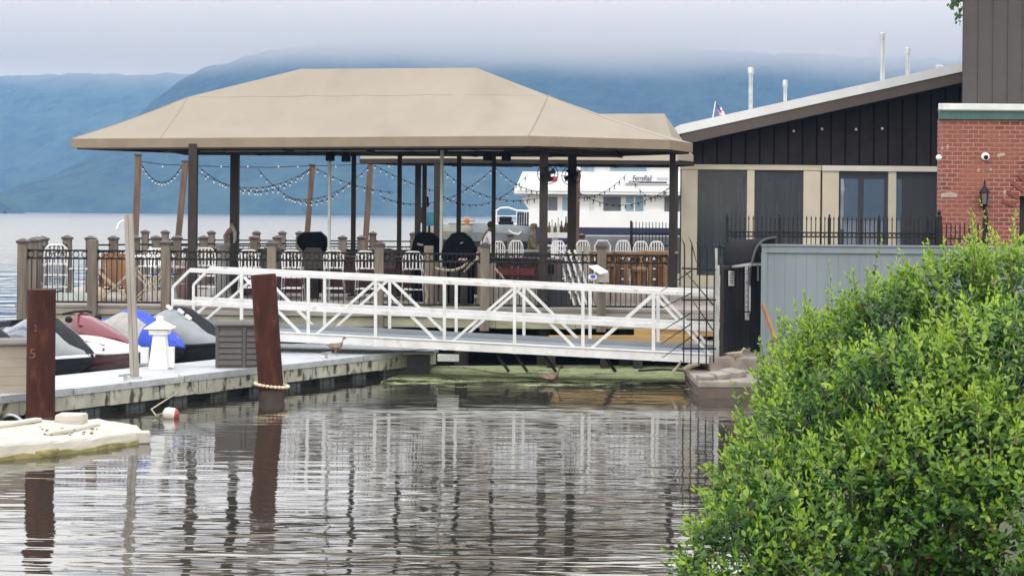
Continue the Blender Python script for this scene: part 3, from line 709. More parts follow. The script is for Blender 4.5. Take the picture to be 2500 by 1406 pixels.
# ---------------------------------------------------------------- grey board wall, gate, awning, iron fences
mat('blue_grey_boards',(.205,.243,.278),(.175,.21,.24),scale=1.6,rough=.65,stretch=(1,1,.25),c3=(.14,.165,.18),c3scale=2.5,c3range=(.6,.85))
YW=30.7
gw=thing('board_wall','blue grey painted board wall with vertical grooves beside the black gate','wall',(7,YW,.5))
x0,x1=PX(1863,YW),12.5; z1=P(1900,598,YW).z; z0=.45
b=MB(); x=x0+.02; i=0
while x<x1:
    w_=.20; b.box((x+.0015,YW-rnd.uniform(0,.002),z0),(min(x+w_,x1)-.0015,YW+.04,z1-.10)); x+=w_; i+=1
b.box((x0,YW+.01,z0),(x1,YW+.06,z1-.1)); b.build('boards','blue_grey_boards',gw)
b=MB(); b.box((x0-.02,YW-.035,z1-.145),(x1,YW-.002,z1-.02)); b.box((x0-.03,YW-.06,z1-.02),(x1,YW+.08,z1+.012)); b.box((x0-.03,YW-.03,z0),(x0+.075,YW-.004,z1-.147)); b.build('trim','blue_grey_boards',gw)
mat('pole_teak',(.30,.16,.08),(.2,.10,.05),scale=8,rough=.7,stretch=(1,1,.2))
pa,pb=P(1862,742,30.3),P(1905,865,29.9)
b=MB().beam(pa,pb,.07,.06); t_=tag(b.build('plank','pole_teak',None),'brown plank leaning on the blue grey wall beside the gate','plank')
# iron fence on the wall top
YI2=31.6
fx=thing('iron_fence','black iron fence with spear tips and ring band standing behind the grey board wall','fence',(6,YI2,DZ))
zb,zt2=1.2,P(1900,532,YI2).z
zr1,zr2=P(1900,567,YI2).z,P(1900,578,YI2).z
posts=[1775,1903,2025,2146,2264,2285]
for p in posts:
    x=PX(p,YI2); b=MB(); b.cbox((x,YI2,(zb+zt2)/2),(.055,.055,zt2-zb)); b.lathe([(.035,zt2),(.04,zt2+.01),(.012,zt2+.02),(.026,zt2+.05),(.012,zt2+.075)],(x,YI2,0),8); b.build('post','black_metal',fx)
for i in range(len(posts)-1):
    xa,xb=PX(posts[i],YI2),PX(posts[i+1],YI2); b=MB()
    for z in (zr1,zr2,1.35): b.box((xa,YI2-.014,z-.012),(xb,YI2+.014,z+.012))
    n=max(2,round((xb-xa)/.0845))
    for k in range(1,n):
        x=xa+(xb-xa)*k/n; zt3=zt2-.03; b.box((x-.008,YI2-.008,1.25),(x+.008,YI2+.008,zt3)); b.lathe([(.009,zt3-.01),(.018,zt3+.015),(.002,zt3+.075)],(x,YI2,0),5)
    for k in range(n):
        x=xa+(xb-xa)*(k+.5)/n; zc=(zr1+zr2)/2
        b.tube([Vector((x+.03*math.cos(a*math.pi/4),YI2,zc+.035*math.sin(a*math.pi/4))) for a in range(8)],.006,4,closed=True)
    b.build('panel','black_metal',fx)
fx2=thing('iron_fence','lower black iron fence of plain pickets in front of the brick wall','fence',(9,31.4,DZ))
zt4=P(2350,545,31.4).z
b=MB(); 
for p in range(2300,2392,11):
    x=PX(p,31.4); b.box((x-.011,31.39,1.2),(x+.011,31.41,zt4-.02*(p%3)))
for z in (zt4-.3,1.4): b.box((PX(2296,31.4),31.38,z-.015),(PX(2404,31.4),31.42,z+.015))
b.build('panel','black_metal',fx2)
for p in (2293,2406):
    x=PX(p,31.4); b=MB(); b.cbox((x,31.4,(1.2+zt4+.12)/2),(.09,.09,zt4+.12-1.2)); b.lathe([(.06,zt4+.12),(.03,zt4+.15),(.045,zt4+.2),(.01,zt4+.26)],(x,31.4,0),8); b.build('post','black_metal',fx2)

# gate
mat('gate_black',(.010,.012,.016),(.018,.019,.023),scale=5,rough=.55,spec=.2); mat('paper_white',(.72,.72,.72),(.62,.62,.63),scale=20,rough=.7); mat('ink_grey',(.16,.16,.17),rough=.8); mat('awning_cloth',(.016,.015,.018),(.022,.021,.024),scale=3,rough=.9,spec=.1)
gt=thing('gate','black sheet metal gate leaf with white notices beside the grey wall','gate',(4.2,31,.6))
ga=Vector((3.92,30.55,.58)); gb=Vector((4.86,32.9,.58)); gd=(gb-ga).normalized(); gn=Vector((-gd.y,gd.x,0))
if gn.y>0: gn=-gn
gz=2.22
b=MB(); n=9; L=(gb-ga).length
for k in range(n):
    p=ga+gd*(L*k/n+.01); q=ga+gd*(L*(k+1)/n-.01)
    b.add([p,q,q+Vector((0,0,gz-.58)),p+Vector((0,0,gz-.58)),p-gn*.03,q-gn*.03,q-gn*.03+Vector((0,0,gz-.58)),p-gn*.03+Vector((0,0,gz-.58))],[(0,1,2,3),(5,4,7,6),(0,3,7,4),(1,5,6,2),(3,2,6,7)])
b.build('leaf','gate_black',gt)
b=MB(); b.beam(ga+Vector((0,0,gz-.58)),gb+Vector((0,0,gz-.58)),.06,.07); b.beam(ga,gb,.06,.07); b.beam(ga+gn*.005,ga+gn*.005+Vector((0,0,gz-.58)),.06); b.beam(gb,gb+Vector((0,0,gz-.58)),.06)
b.build('frame','brown_steel',gt)
def on_gate(px,py):
    u,v=unroll(px,py); k=u/F
    # solve point on gate plane: x = k*y ; (x-ga.x)*gd.y-(y-ga.y)*gd.x=0
    y=(ga.x*gd.y-ga.y*gd.x)/(k*gd.y-gd.x); return Vector((k*y,y,CZ-v*y/F))+gn*.03
def sheet(pts,name,m_,parent,th=.004):
    b=MB(); b.prism(pts,gn*-th); return b.build(name,m_,parent)
def quad(x0,y0,x1,y1): return [on_gate(x0,y0),on_gate(x1,y0),on_gate(x1,y1),on_gate(x0,y1)]
nl=thing('notice','small white printed notice on the left of the black gate','notice',on_gate(1781,678),0,'white notices on the gate')
sheet(quad(1775,661,1789,698),'sheet','paper_white',nl)
for k in range(5): sheet([p+gn*.004 for p in quad(1778,666+k*6,1786,668+k*6)],'print_line','ink_grey',nl,.002)
nl=thing('notice','long white strip of printed notices down the middle of the gate','notice',on_gate(1822,720),0,'white notices on the gate')
sheet(quad(1815,648,1834,764),'sheet','paper_white',nl); sheet([p+gn*.001 for p in quad(1815,764,1825,781)],'sheet','paper_white',nl)
sheet([p+gn*.004 for p in quad(1825.5,652,1829,698)],'dark_slot','gate_black',nl,.002)
for k,(y0) in enumerate((660,668,686,689,692,708,722,736,748)): sheet([p+gn*.004 for p in quad(1817,y0,1824,y0+1.6)],'print_line','ink_grey',nl,.002)
jb=thing('gate_jamb','dark steel jamb panel between the gate leaf and the grey wall','gate post',(4.8,31.0,.5))
b=MB(); b.box((PX(1836,31.6),31.6,.45),(PX(1866,31.6),31.68,2.3)); b.build('panel','gate_black',jb)
b=MB(); b.box((PX(1849,31.6),31.585,1.95),(PX(1854,31.6),31.6,2.22)); b.build('hinge_plate','galvanised',jb)
# awning over the gate: a bent cloth hood
aw=thing('awning','dark charcoal fabric hood bent over the top of the gate','awning',(4.6,31.3,2.3))
A0=P(1893,580,31.3); A1=P(1834,642,30.75); B0=P(1786,584,31.9); B1=P(1768,652,31.3)
secs=[]
for i in range(9):
    t_=i/8; bul=math.sin(math.pi*t_)
    pr=lerp(A0,A1,t_)+Vector((-.10*bul,-.10*bul,.13*bul)); pl=lerp(B0,B1,t_)+Vector((-.10*bul,-.10*bul,.13*bul))
    secs.append([pr,lerp(pr,pl,.33)+Vector((0,0,-.015)),lerp(pr,pl,.66)+Vector((0,0,-.015)),pl])
b=MB().loft(secs,caps=False); o=b.build('hood_cloth','awning_cloth',aw,smooth=True); o.modifiers.new('s','SOLIDIFY').thickness=.015
edge=[s_[0] for s_ in secs]
mat('hood_edge',(.065,.06,.062),(.05,.047,.05),scale=4,rough=.8)
b=MB().tube([p+Vector((.01,-.02,.0)) for p in edge],.024,6); b.build('hood_frame','hood_edge',aw)
b=MB(); c0=Vector((A0.x+.02,A0.y+.05,A1.z-.02)); b.add(edge+[c0],[(i,i+1,9) for i in range(8)]); o=b.build('hood_side','awning_cloth',aw); o.modifiers.new('s','SOLIDIFY').thickness=.01
b=MB().beam(A1+Vector((.0,-.02,-.02)),B1+Vector((0,-.02,-.02)),.04,.05); b.beam(A1+Vector((.02,.02,-.03)),Vector((A0.x,A0.y,A1.z-.03)),.04,.05); b.build('hood_rail','galvanised',aw)
# steel gate post and fan of spikes
sp_=thing('steel_post','grey galvanised steel post with a black cross finial by the gate','post',(PX(1752,30.4),30.4,.3))
x=PX(1752,30.4); b=MB(); b.box((x-.055,30.35,.3),(x+.04,30.45,P(1752,648,30.4).z)); b.box((x-.055,30.35,P(1752,648,30.4).z),(x+.0,30.42,P(1752,606,30.4).z)); b.build('post','galvanised',sp_,bevel=.006)
zc=P(1752,604,30.4).z; b=MB(); b.box((x-.06,30.37,zc-.02),(x+.11,30.41,zc+.02)); b.beam((x+.03,30.33,zc+.1),(x+.06,30.36,zc-.17),.022); b.sph((x-.06,30.39,zc),.03,8,6); b.sph((x+.11,30.39,zc),.03,8,6); b.build('finial','black_metal',sp_)
sf=thing('spiked_fence','black iron barrier of bars and slanting spikes guarding the gangway end','fence',(3.4,30.3,.3))
Ys=30.25; b=MB()
for px,pt,pb_ in ((1669,581,884),(1687,579,889),(1706,592,890),(1724,592,892),(1742,593,885)):
    q=P(px,pt,Ys); e_=P(px,pb_,Ys); b.tube([e_,Vector((e_.x,Ys,q.z-.35)),Vector((e_.x-.005,Ys-.01,q.z-.12)),q+Vector((-.05,-.03,0))],[.013,.013,.012,.003],6)
for py in (655,732,851): b.beam(P(1664,py,Ys-.02),P(1748,py+ (4 if py<700 else 0),Ys-.02),.03,.03)
b.build('bars','black_metal',sf)
b=MB()
for (xa,ya,xb,yb) in ((1613,712,1689,660),(1616,752,1687,716),(1612,810,1690,762),(1613,840,1688,790),(1618,873,1690,820),(1670,660,1742,745),(1692,735,1740,805),(1700,640,1690,600)):
    b.tube([P(xb,yb,Ys-.03),P(xa,ya,Ys-.35)],[.013,.006],6)
b.build('spike','black_metal',sf)
# ---------------------------------------------------------------- floating dock
mat('dock_plank',(.47,.48,.50),(.39,.40,.42),scale=2.5,rough=.6,c3=(.28,.28,.27),c3scale=3,c3range=(.55,.78))
mat('dock_edge',(.46,.48,.50),(.36,.38,.40),scale=6,rough=.5,metal=.25,c3=(.24,.24,.22),c3scale=9,c3range=(.6,.75))
mat('dock_board',(.44,.43,.36),(.30,.30,.24),scale=4,rough=.85,c3=(.05,.05,.04),c3scale=7,c3range=(.52,.62),stretch=(1,1,.5))
mat('float_black',(.025,.027,.030),(.045,.05,.05),scale=5,rough=.5,c3=(.09,.11,.05),c3scale=3,c3range=(.6,.8))
mat('float_grey',(.11,.125,.13),(.07,.08,.085),scale=5,rough=.55,c3=(.12,.16,.03),c3scale=2.5,c3range=(.6,.75))
ZD=.45
A=G(134,954,ZD); B=G(1062,850,ZD)
de=(B-A).normalized(); dn=Vector((-de.y,de.x,0))
def D(t,n,z=0.0): q=A+de*t+dn*n; return Vector((q.x,q.y,z))
LD=(B-A).length
dock=thing('floating_dock','pale plank floating dock running past the jet skis to the gangway','dock',D(5,.8,0),0)
b=MB(); T0=-4.5
t_=T0
while t_<LD-.01:
    t2=min(t_+.30,LD); b.prism([D(t_+.004,0,ZD-.04),D(t2-.004,0,ZD-.04),D(t2-.004,1.75,ZD-.04),D(t_+.004,1.75,ZD-.04)],(0,0,.04)); t_+=.30
# wide landing under the gangway
y0=32.0; 
lx0,lx1=-6.4,B.x+.02
k=lx0
while k<lx1:
    k2=min(k+.3,lx1); b.box((k+.004,32.35,ZD-.045),(k2-.004,34.25,ZD-.004)); k+=.3
b.build('deck_planks','dock_plank',dock)
b=MB()
for i in range(6):
    a,c=T0+i*(LD-T0)/6,T0+(i+1)*(LD-T0)/6-.03
    b.prism([D(a,-.05,ZD-.09),D(c,-.05,ZD-.09),D(c,-.003,ZD-.09),D(a,-.003,ZD-.09)],(0,0,.10+.008*(i%2)))
    for j in range(7):
        q=D(a+(c-a)*(j+.5)/7,-.052,ZD-.035); b.sph(q,.014,6,4)
b.prism([D(LD,-.05,ZD-.09),D(LD+.05,-.05,ZD-.09),D(LD+.05,1.0,ZD-.09),D(LD,1.0,ZD-.09)],(0,0,.105))
b.build('edge_strip','dock_edge',dock)
b=MB(); t_=T0; 
while t_<LD-.05:
    l=rnd.choice((.9,1.1,.7)); c=min(t_+l-.012,LD); dz=rnd.uniform(-.012,.012)
    b.prism([D(t_,-.03+rnd.uniform(-.008,.008),ZD-.31+dz),D(c,-.03,ZD-.31+dz),D(c,.02,ZD-.31+dz),D(t_,.02,ZD-.31+dz)],(0,0,.215-dz)); t_+=l
b.prism([D(LD-.03,.03,ZD-.30),D(LD+.02,.03,ZD-.30),D(LD+.02,1.75,ZD-.30),D(LD-.03,1.75,ZD-.30)],(0,0,.2))
b.build('side_board','dock_board',dock)
t_=T0+.2; i=0
while t_<LD-.3:
    b=MB(); b.prism([D(t_,.10,-.2),D(t_+.42,.10,-.2),D(t_+.42,1.6,-.2),D(t_,1.6,-.2)],(0,0,.34))
    for k in (.1,.32): b.prism([D(t_+k-.03,.075,-.2),D(t_+k+.03,.075,-.2),D(t_+k+.03,.1,-.2),D(t_+k-.03,.1,-.2)],(0,0,.31))
    b.build('float_drum','float_grey' if i%1==0 else 'float_black',dock,bevel=.03); t_+=.98; i+=1
b=MB(); b.prism([D(T0,.25,.0),D(LD-.1,.25,.0),D(LD-.1,1.5,.0),D(T0,1.5,.0)],(0,0,.14)); b.box((lx0+.1,32.5,0),(lx1-.1,34.2,.38)); b.build('underframe','float_black',dock)
b=MB()
for tt,nn in ((1.7,.25),(6.9,.3)):
    b=MB(); p=D(tt,nn,ZD); b.beam(p+Vector((0,0,.0)),p+Vector((0,0,.09)),.05); b.beam(p-de*.14+Vector((0,0,.09)),p+de*.14+Vector((0,0,.10)),.035); b.build('mooring_cleat','galvanised',dock)
for tt,nn in ((8.6,1.55),):
    b=MB(); p=D(tt,nn,ZD); b.beam(p,p+Vector((0,0,.26)),.07,.1); b.beam(p-de*.2+Vector((0,0,.27)),p+de*.2+Vector((0,0,.27)),.05)
mat('rope_pale',(.42,.38,.30),(.3,.27,.21),scale=30,rough=.9)

# ---------------------------------------------------------------- steel piles
mat('rust_steel',(.074,.026,.018),(.040,.016,.013),scale=3.5,rough=.85,spec=.15,stretch=(1,1,.35),detail=8,c3=(.125,.045,.028),c3scale=7,c3range=(.55,.75),bump=.25,bscale=25)
mat('pile_wet',(.045,.030,.022),(.07,.05,.035),scale=7,rough=.5)
def pile(x,y,r,zt_,lab,lean=0.0):
    t_=thing('steel_pile',lab,'pile',(x,y,0),0,'rusty steel piles')
    b=MB(); n=28
    b.tube([Vector((x,y,-1.5)),Vector((x,y,.08)),Vector((x-lean*.08,y,.20)),Vector((x-lean,y,zt_))],r,n); b.build('shaft','rust_steel',t_,smooth=True)
    b=MB(); b.tube([Vector((x,y,-.5)),Vector((x,y,.17))],r+.006,n); b.build('wet_band','pile_wet',t_,smooth=True)
    return t_
pl=pile(PX(103,24.05),24.05,.205,2.03,'rusty brown steel pile at the left, with a pale number on its face',0)
mat('mark_orange',(.17,.065,.038),(.12,.045,.028),scale=20,rough=.8)
text('number','5','mark_orange',pl,(PX(92,24)-.01,23.838,P(92,862,24).z),.20,(1,.12,0),(0,0,1),extrude=.004)
text('number','2','mark_orange',pl,(PX(97,24)-.0,23.84,P(97,800,24).z),.13,(1,.1,0),(0,0,1),extrude=.004)
pr_=pile(PX(667,27.9),27.9,.212,2.13,'rusty brown steel pile beside the dock box, ringed by pale floats',.16)
rg=thing('float_ring','ring of pale beads threaded round the right rusty pile','mooring ring',(PX(667,27.9),27.9,.25))
mat('bead_cream',(.66,.56,.40),(.55,.45,.30),scale=6,rough=.55)
cx,cy=PX(667,27.9),27.9; NB=26
MB().tube([Vector((cx+.275*math.cos(2*math.pi*k/24),cy+.275*math.sin(2*math.pi*k/24),.25-.03*math.cos(2*math.pi*k/24))) for k in range(24)],.012,5,closed=True).build('cord','rope_pale',rg)
for k in range(NB):
    a=2*math.pi*k/NB; q=Vector((cx+.275*math.cos(a),cy+.275*math.sin(a),.25-.03*math.cos(a)))
    b=MB(); b.sph(q,(.036,.036,.030),8,6); b.build('bead','bead_cream',rg,smooth=True)
b=MB(); q=D(5.0,-.04,.25); b.tube([Vector((cx-.25,cy+.1,.27)),lerp(Vector((cx-.25,cy+.1,.27)),q,.5)+Vector((0,0,-.06)),q],.012,5); b.build('tether','rope_pale',rg)

# ---------------------------------------------------------------- wooden lamp post, power pedestal, boxes on the dock
lp=thing('lamp_post','slim grey grooved wooden post on the dock with a white hooked lamp','lamp post',G(329,924,ZD))
b0=G(329,924,ZD); tp=P(314,524,b0.y)
b=MB()
for s_ in (-1,1): b.beam(b0+Vector((s_*.034,0,0)),tp+Vector((s_*.034,0,0)),.062,.10,up=(0,1,0))
b.beam(b0+Vector((0,.015,0)),tp+Vector((0,.015,-.02)),.03,.08,up=(0,1,0)); b.build('post','grey_wood',lp)
q=P(306,541,b0.y); b=MB().tube([q,q+Vector((-.05,0,.01)),q+Vector((-.10,0,-.03)),q+Vector((-.125,0,-.10))],[.016,.016,.018,.022],8); b.build('lamp_arm','white_plastic',lp,smooth=True)
MB().sph(q+Vector((-.127,0,-.115)),.028,10,6).build('lamp_head','white_plastic',lp,smooth=True)
MB().cbox(b0+Vector((0,0,.015)),(.2,.16,.03)).build('base_plate','galvanised',lp)
pb=G(390,900,ZD)
pd=thing('power_pedestal','white tapered power pedestal with a pyramid cap on the dock','power pedestal',pb)
sq=lambda h,z:[pb+Vector((a*h,c*h,z)) for a,c in ((-1,-1),(1,-1),(1,1),(-1,1))]
b=MB().loft([sq(.165,0),sq(.155,.1),sq(.105,.58),sq(.105,.60)],closed=True); b.build('column','white_plastic',pd,bevel=.01)
b=MB().loft([sq(.16,.60),sq(.165,.64),sq(.165,.68)],closed=True); b.build('head','white_plastic',pd,bevel=.008)
mat('brass_rim',(.55,.48,.33),(.45,.38,.25),scale=5,rough=.4); b=MB().loft([sq(.168,.682),sq(.168,.70)],closed=True); b.build('rim','brass_rim',pd)
b=MB().loft([sq(.235,.70),sq(.235,.715),sq(.07,.83),sq(.055,.84),sq(.055,.90),sq(.03,.92)],closed=True); b.build('cap','white_plastic',pd,bevel=.006)
b=MB().cbox(pb+Vector((.185,.02,.20)),(.12,.12,.36)); b.build('outlet_box','white_plastic',pd,bevel=.01)
c=G(352,893,ZD); t_=thing('junction_box','small white junction box on the dock beside the pedestal','utility box',c); MB().cbox(c+Vector((0,.05,.18)),(.13,.13,.28)).build('box','white_plastic',t_,bevel=.01); MB().cbox(c+Vector((0,.05,.02)),(.2,.16,.04)).build('foot','galvanised',t_)
mat('box_brown',(.095,.085,.082),(.075,.066,.064),scale=4,rough=.6); mat('box_tan',(.36,.31,.255),(.31,.265,.215),scale=3,rough=.65); mat('lid_dark',(.13,.11,.10),(.10,.085,.08),scale=3,rough=.6)
def deckbox(name,label,c,wd,dp,h,rz_,body,lid,slats,louvre):
    t_=thing(name,label,'deck box',c,rz_,'storage boxes on the dock')
    b=MB(); b.box((-wd/2,-dp/2,.0),(wd/2,dp/2,h-.05))
    if louvre:
        n=slats
        for s_ in (-1,1):
            xa=-wd/2+.05 if s_<0 else .04; xb=-.04 if s_<0 else wd/2-.05
            for k in range(n):
                z=.05+k*(h-.17)/n; b.prism([(xa,-dp/2-.002,z),(xa,-dp/2-.03,z+.005),(xa,-dp/2-.012,z+(h-.17)/n-.012),(xa,-dp/2-.002,z+(h-.17)/n-.012)],(xb-xa,0,0))
        for xx in (-wd/2+.02,0,wd/2-.02): b.box((xx-.03,-dp/2-.028,.01),(xx+.03,-dp/2-.001,h-.06))
    else:
        for k in range(1,slats): b.box((-wd/2-.004,-dp/2-.006,k*(h-.1)/slats-.006),(wd/2+.004,dp/2+.004,k*(h-.1)/slats+.004))
    b.build('body',body,t_,world=False,bevel=.006)
    b=MB(); b.box((-wd/2-.03,-dp/2-.045,h-.05),(wd/2+.03,dp/2+.03,h-.012)); b.prism([(-wd/2-.02,-dp/2-.035,h-.012),(-wd/2-.02,dp/2+.02,h-.012),(-wd/2-.02,dp/2-.05,h+.03),(-wd/2-.02,-dp/2+.05,h+.03)],(wd+.04,0,0)); b.build('lid',lid,t_,world=False,bevel=.012)
    return t_
c=P(592,898,28.75); deckbox('deck_box','dark brown louvred deck box on the dock behind the right rusty pile',(c.x,29.1,ZD),.98,.6,.78,R(4),'box_brown','box_brown',6,True)
c=P(2,970,24.4); deckbox('deck_box','tan deck box with dark lid at the left end of the dock',(c.x-.18,24.75,ZD),.98,.6,.76,R(20),'box_tan','lid_dark',5,False)

# ---------------------------------------------------------------- jet skis on a white drive-on float
mat('ski_silver',(.25,.27,.285),(.19,.21,.22),scale=3,rough=.4); mat('ski_black',(.010,.011,.013),(.018,.019,.022),scale=6,rough=.75,spec=.2)
mat('cover_grey',(.36,.35,.335),(.27,.265,.255),scale=5,rough=.85,bump=.6,bscale=6); mat('cover_blue',(.035,.075,.47),(.025,.055,.38),scale=5,rough=.8,bump=.6,bscale=9)
mat('ski_white',(.78,.78,.78),(.72,.72,.73),scale=2,rough=.18,coat=.5); mat('ski_maroon',(.075,.012,.016),(.06,.010,.013),scale=2,rough=.22,coat=.5)
mat('ski_red',(.17,.018,.030),(.14,.015,.024),scale=2,rough=.2,coat=.5); mat('ski_blue',(.05,.07,.22),(.035,.05,.16),scale=2,rough=.25,coat=.4); mat('ski_navy',(.025,.03,.06),rough=.5)
mat('tag_white',(.8,.8,.8),rough=.7); mat('ink_black',(.02,.02,.02),rough=.7)
bd=Vector((.83,-.56,0)); hd=math.atan2(bd.y,bd.x)
fl=thing('ski_float','white plastic drive-on float under the row of jet skis','float',D(4,2.8,0))
b=MB()
for i in range(9):
    a=-3.2+i*1.32; b.prism([D(a,1.85,-.1),D(a+1.28,1.85,-.1),D(a+1.28,4.6,-.1),D(a,4.6,-.1)],(0,0,.34))
b.build('module','white_plastic',fl,bevel=.05)
XS=[-1.55,-1.2,-.8,-.45,-.1,.15,.4,.7,1.0,1.25,1.42,1.55]
WG=[.42,.47,.50,.52,.53,.525,.51,.46,.37,.25,.13,.03]
def interp(xs,ys,x): return float(np.interp(x,xs,ys))
def ski(label, pos, scheme, heading):
    t_=thing('jet_ski',label,'jet ski',pos,heading,'jet skis on the float')
    zg=lambda x: interp([-1.55,0,1,1.55],[.33,.36,.37,.42],x)
    w_=lambda x: interp(XS,WG,x)
    cov = scheme in ('silver','grey','black')
    # hull below the gunwale
    secs=[]
    for x in XS:
        wd=w_(x); k=max(0,(x-.6)/.95); kz=-.02+.30*k**1.6
        secs.append([(x,-wd,zg(x)),(x,-wd*.93,zg(x)-.10),(x,-wd*.62,kz+.06),(x,0,kz-.02),(x,wd*.62,kz+.06),(x,wd*.93,zg(x)-.10),(x,wd,zg(x)),(x,0,zg(x)+.01)])
    MB().loft(secs,closed=True).build('hull',{'red':'ski_maroon'}.get(scheme,'ski_black'),t_,world=False,smooth=True)
    b=MB()
    for s_ in (-1,1): b.tube([(x,s_*(w_(x)+.008),zg(x)) for x in XS],.028,6)
    b.build('bumper',{'silver':'white_plastic','red':'ski_white'}.get(scheme,'ski_black'),t_,world=False,smooth=True)
    if cov:
        top=lambda x: interp([-1.55,-1.35,-.9,-.3,.0,.2,.45,.8,1.2,1.45,1.56],[.50,.60,.80,.88,1.00,1.07,1.03,.86,.64,.52,.42],x)
        xs=np.linspace(-1.55,1.56,26)
        def sect(x,s_):
            wd=w_(x)+.012; zt_=top(x); z0=zg(x)+.01; bw=min(.20,wd*.62)
            return [(x,s_*wd,z0),(x,s_*(wd*.97),z0+(zt_-z0)*.30),(x,s_*(wd*.80),z0+(zt_-z0)*.62),(x,s_*(bw+(wd*.80-bw)*.45),z0+(zt_-z0)*.84),(x,s_*bw,zt_-.03*(1+2*abs(math.sin(x*7))*.3))]
        side={'silver':'ski_silver','grey':'cover_grey','black':'ski_silver'}[scheme]; mid={'silver':'ski_black','grey':'cover_blue','black':'ski_black'}[scheme]
        for s_ in (-1,1):
            MB().loft([sect(x,s_) for x in xs],caps=False).build('cover_side',side,t_,world=False,smooth=True)
        MB().loft([[sect(x,-1)[4],(x,-.08,top(x)),(x,.08,top(x)),sect(x,1)[4]] for x in xs],caps=False).build('cover_band',mid,t_,world=False,smooth=True)
        MB().add([sect(-1.55,-1)[k] for k in range(5)]+[sect(-1.55,1)[k] for k in (4,3,2,1,0)],[tuple(range(10))]).build('cover_end',side,t_,world=False)
        if scheme=='grey':   # blue bow patch wraps down the nose
            for s_ in (-1,1):
                MB().loft([[Vector(p)+Vector((.006,s_*.006,.004)) for p in sect(x,s_)] for x in np.linspace(.82,1.56,9)],caps=False).build('bow_patch','cover_blue',t_,world=False,smooth=True)
        else:
            for x in (.22,.52,.72):
                for s_ in (-1,):
                    q=Vector(sect(x,s_)[4]); MB().cbox(q+Vector((0,s_*.02,.03)),(.14,.05,.05),ry=.5).build('strap_tag','tag_white',t_,world=False)
        if scheme=='silver':
            for s_ in (-1,1):
                MB().loft([[Vector(p)+Vector((-.004,s_*.012,.012)) for p in sect(x,s_)] for x in np.linspace(-1.55,-.45,9)],caps=False).build('stern_side','ski_navy',t_,world=False,smooth=True)
                MB().loft([[Vector(p)+Vector((-.004,s_*.022,.016)) for p in sect(x,s_)[1:3]] for x in np.linspace(-1.4,-.55,6)],caps=False).build('blue_flash','ski_blue',t_,world=False,smooth=True)
            MB().loft([[(x,-.17,top(x)-.02),(x,-.12,top(x)+.08),(x,.12,top(x)+.08),(x,.17,top(x)-.02)] for x in (-1.35,-1.1,-.7,-.4)]).build('saddle','ski_black',t_,world=False,smooth=True)
            b=MB()
            for (xa,xb,f0,f1) in ((-.2,1.0,.15,.22),(-.35,.75,.35,.50),(-.2,.5,.55,.72),(-.9,-.3,.25,.55)):
                p=[]; 
                for x in np.linspace(xa,xb,8):
                    sc_=sect(x,-1); u=(x-xa)/(xb-xa)
                    def at(f): i=min(3,int(f*4)); return lerp(Vector(sc_[i]),Vector(sc_[i+1]),f*4-i)+Vector((0,-.007,.003))
                    p.append([at(f0),at(f0+(f1-f0)*(1-u))])
                b.loft(p,caps=False)
            b.build('blue_graphic','ski_blue',t_,world=False)
    else:
        # open red and white ski: white deck, red hood, black saddle
        secs=[]
        for x in XS:
            wd=w_(x)*.97; zt_=interp([-1.55,-.5,.0,.6,1.1,1.55],[.46,.56,.66,.66,.56,.44],x); z0=zg(x)+.02
            secs.append([(x,-wd,z0),(x,-wd*.88,z0+(zt_-z0)*.65),(x,-wd*.5,zt_),(x,wd*.5,zt_),(x,wd*.88,z0+(zt_-z0)*.65),(x,wd,z0)])
        MB().loft(secs).build('deck','ski_white',t_,world=False,smooth=True)
        secs=[]
        for x,wd,z0,zt_ in ((-.25,.15,.60,.96),(0,.24,.60,1.04),(.3,.25,.60,.95),(.7,.20,.60,.80),(1.05,.11,.56,.66),(1.25,.03,.50,.55)):
            secs.append([(x,-wd,z0),(x,-wd*.95,z0+(zt_-z0)*.5),(x,-wd*.5,zt_-.02),(x,0,zt_),(x,wd*.5,zt_-.02),(x,wd*.95,z0+(zt_-z0)*.5),(x,wd,z0)])
        MB().loft(secs).build('hood','ski_red',t_,world=False,smooth=True)
        secs=[]
        for x,wd,z0,zt_ in ((-1.4,.17,.46,.72),(-1.1,.2,.48,.80),(-.6,.19,.5,.78),(-.2,.17,.55,.84)):
            secs.append([(x,-wd,z0),(x,-wd*.9,zt_-.04),(x,0,zt_),(x,wd*.9,zt_-.04),(x,wd,z0)])
        MB().loft(secs).build('saddle','ski_black',t_,world=False,smooth=True)
        b=MB().tube([(-.12,-.36,1.02),(-.02,-.14,1.06),(-.02,.14,1.06),(-.12,.36,1.02)],.022,8); b.build('handlebar','ski_black',t_,world=False)
        for s_ in (-1,1): MB().sph((.05,s_*.36,.93),(.09,.05,.06),10,6).build('mirror','ski_black',t_,world=False,smooth=True)
        b=MB()
        for s_ in (-1,1): b.loft([[(x,s_*(w_(x)*.97*.89)+s_*.004,zz+d*dd) for dd in (0,1)] for x,zz,d in ((-.1,.56,.05),(.4,.55,.05),(.9,.50,.025),(1.2,.46,.004))],caps=False)
        b.build('red_stripe','ski_red',t_,world=False)
        for s_,tx in ((-1,'7807U'),(-1,'88')):
            x=.42 if tx=='7807U' else .95
            c=bpy.data.curves.new('registration','FONT'); c.body=tx; c.size=.125 if tx!='88' else .08; c.extrude=.002; c.align_x='CENTER'; c.materials.append(MATS['ink_black'])
            o=bpy.data.objects.new('registration',c); COL.objects.link(o); o.parent=t_
            slope=math.atan2(w_(x+.1)-w_(x-.1),.2)
            o=to_mesh(o); o.location=(x,-w_(x)*.97-.03,zg(x)+.045); o.rotation_euler=(R(72),0,-slope*-1)
    return t_
hz=.29
def bow(px,py_base,n): return None
def skipos(t_,n): q=D(t_,n,hz); return q
off=bd*-1.62
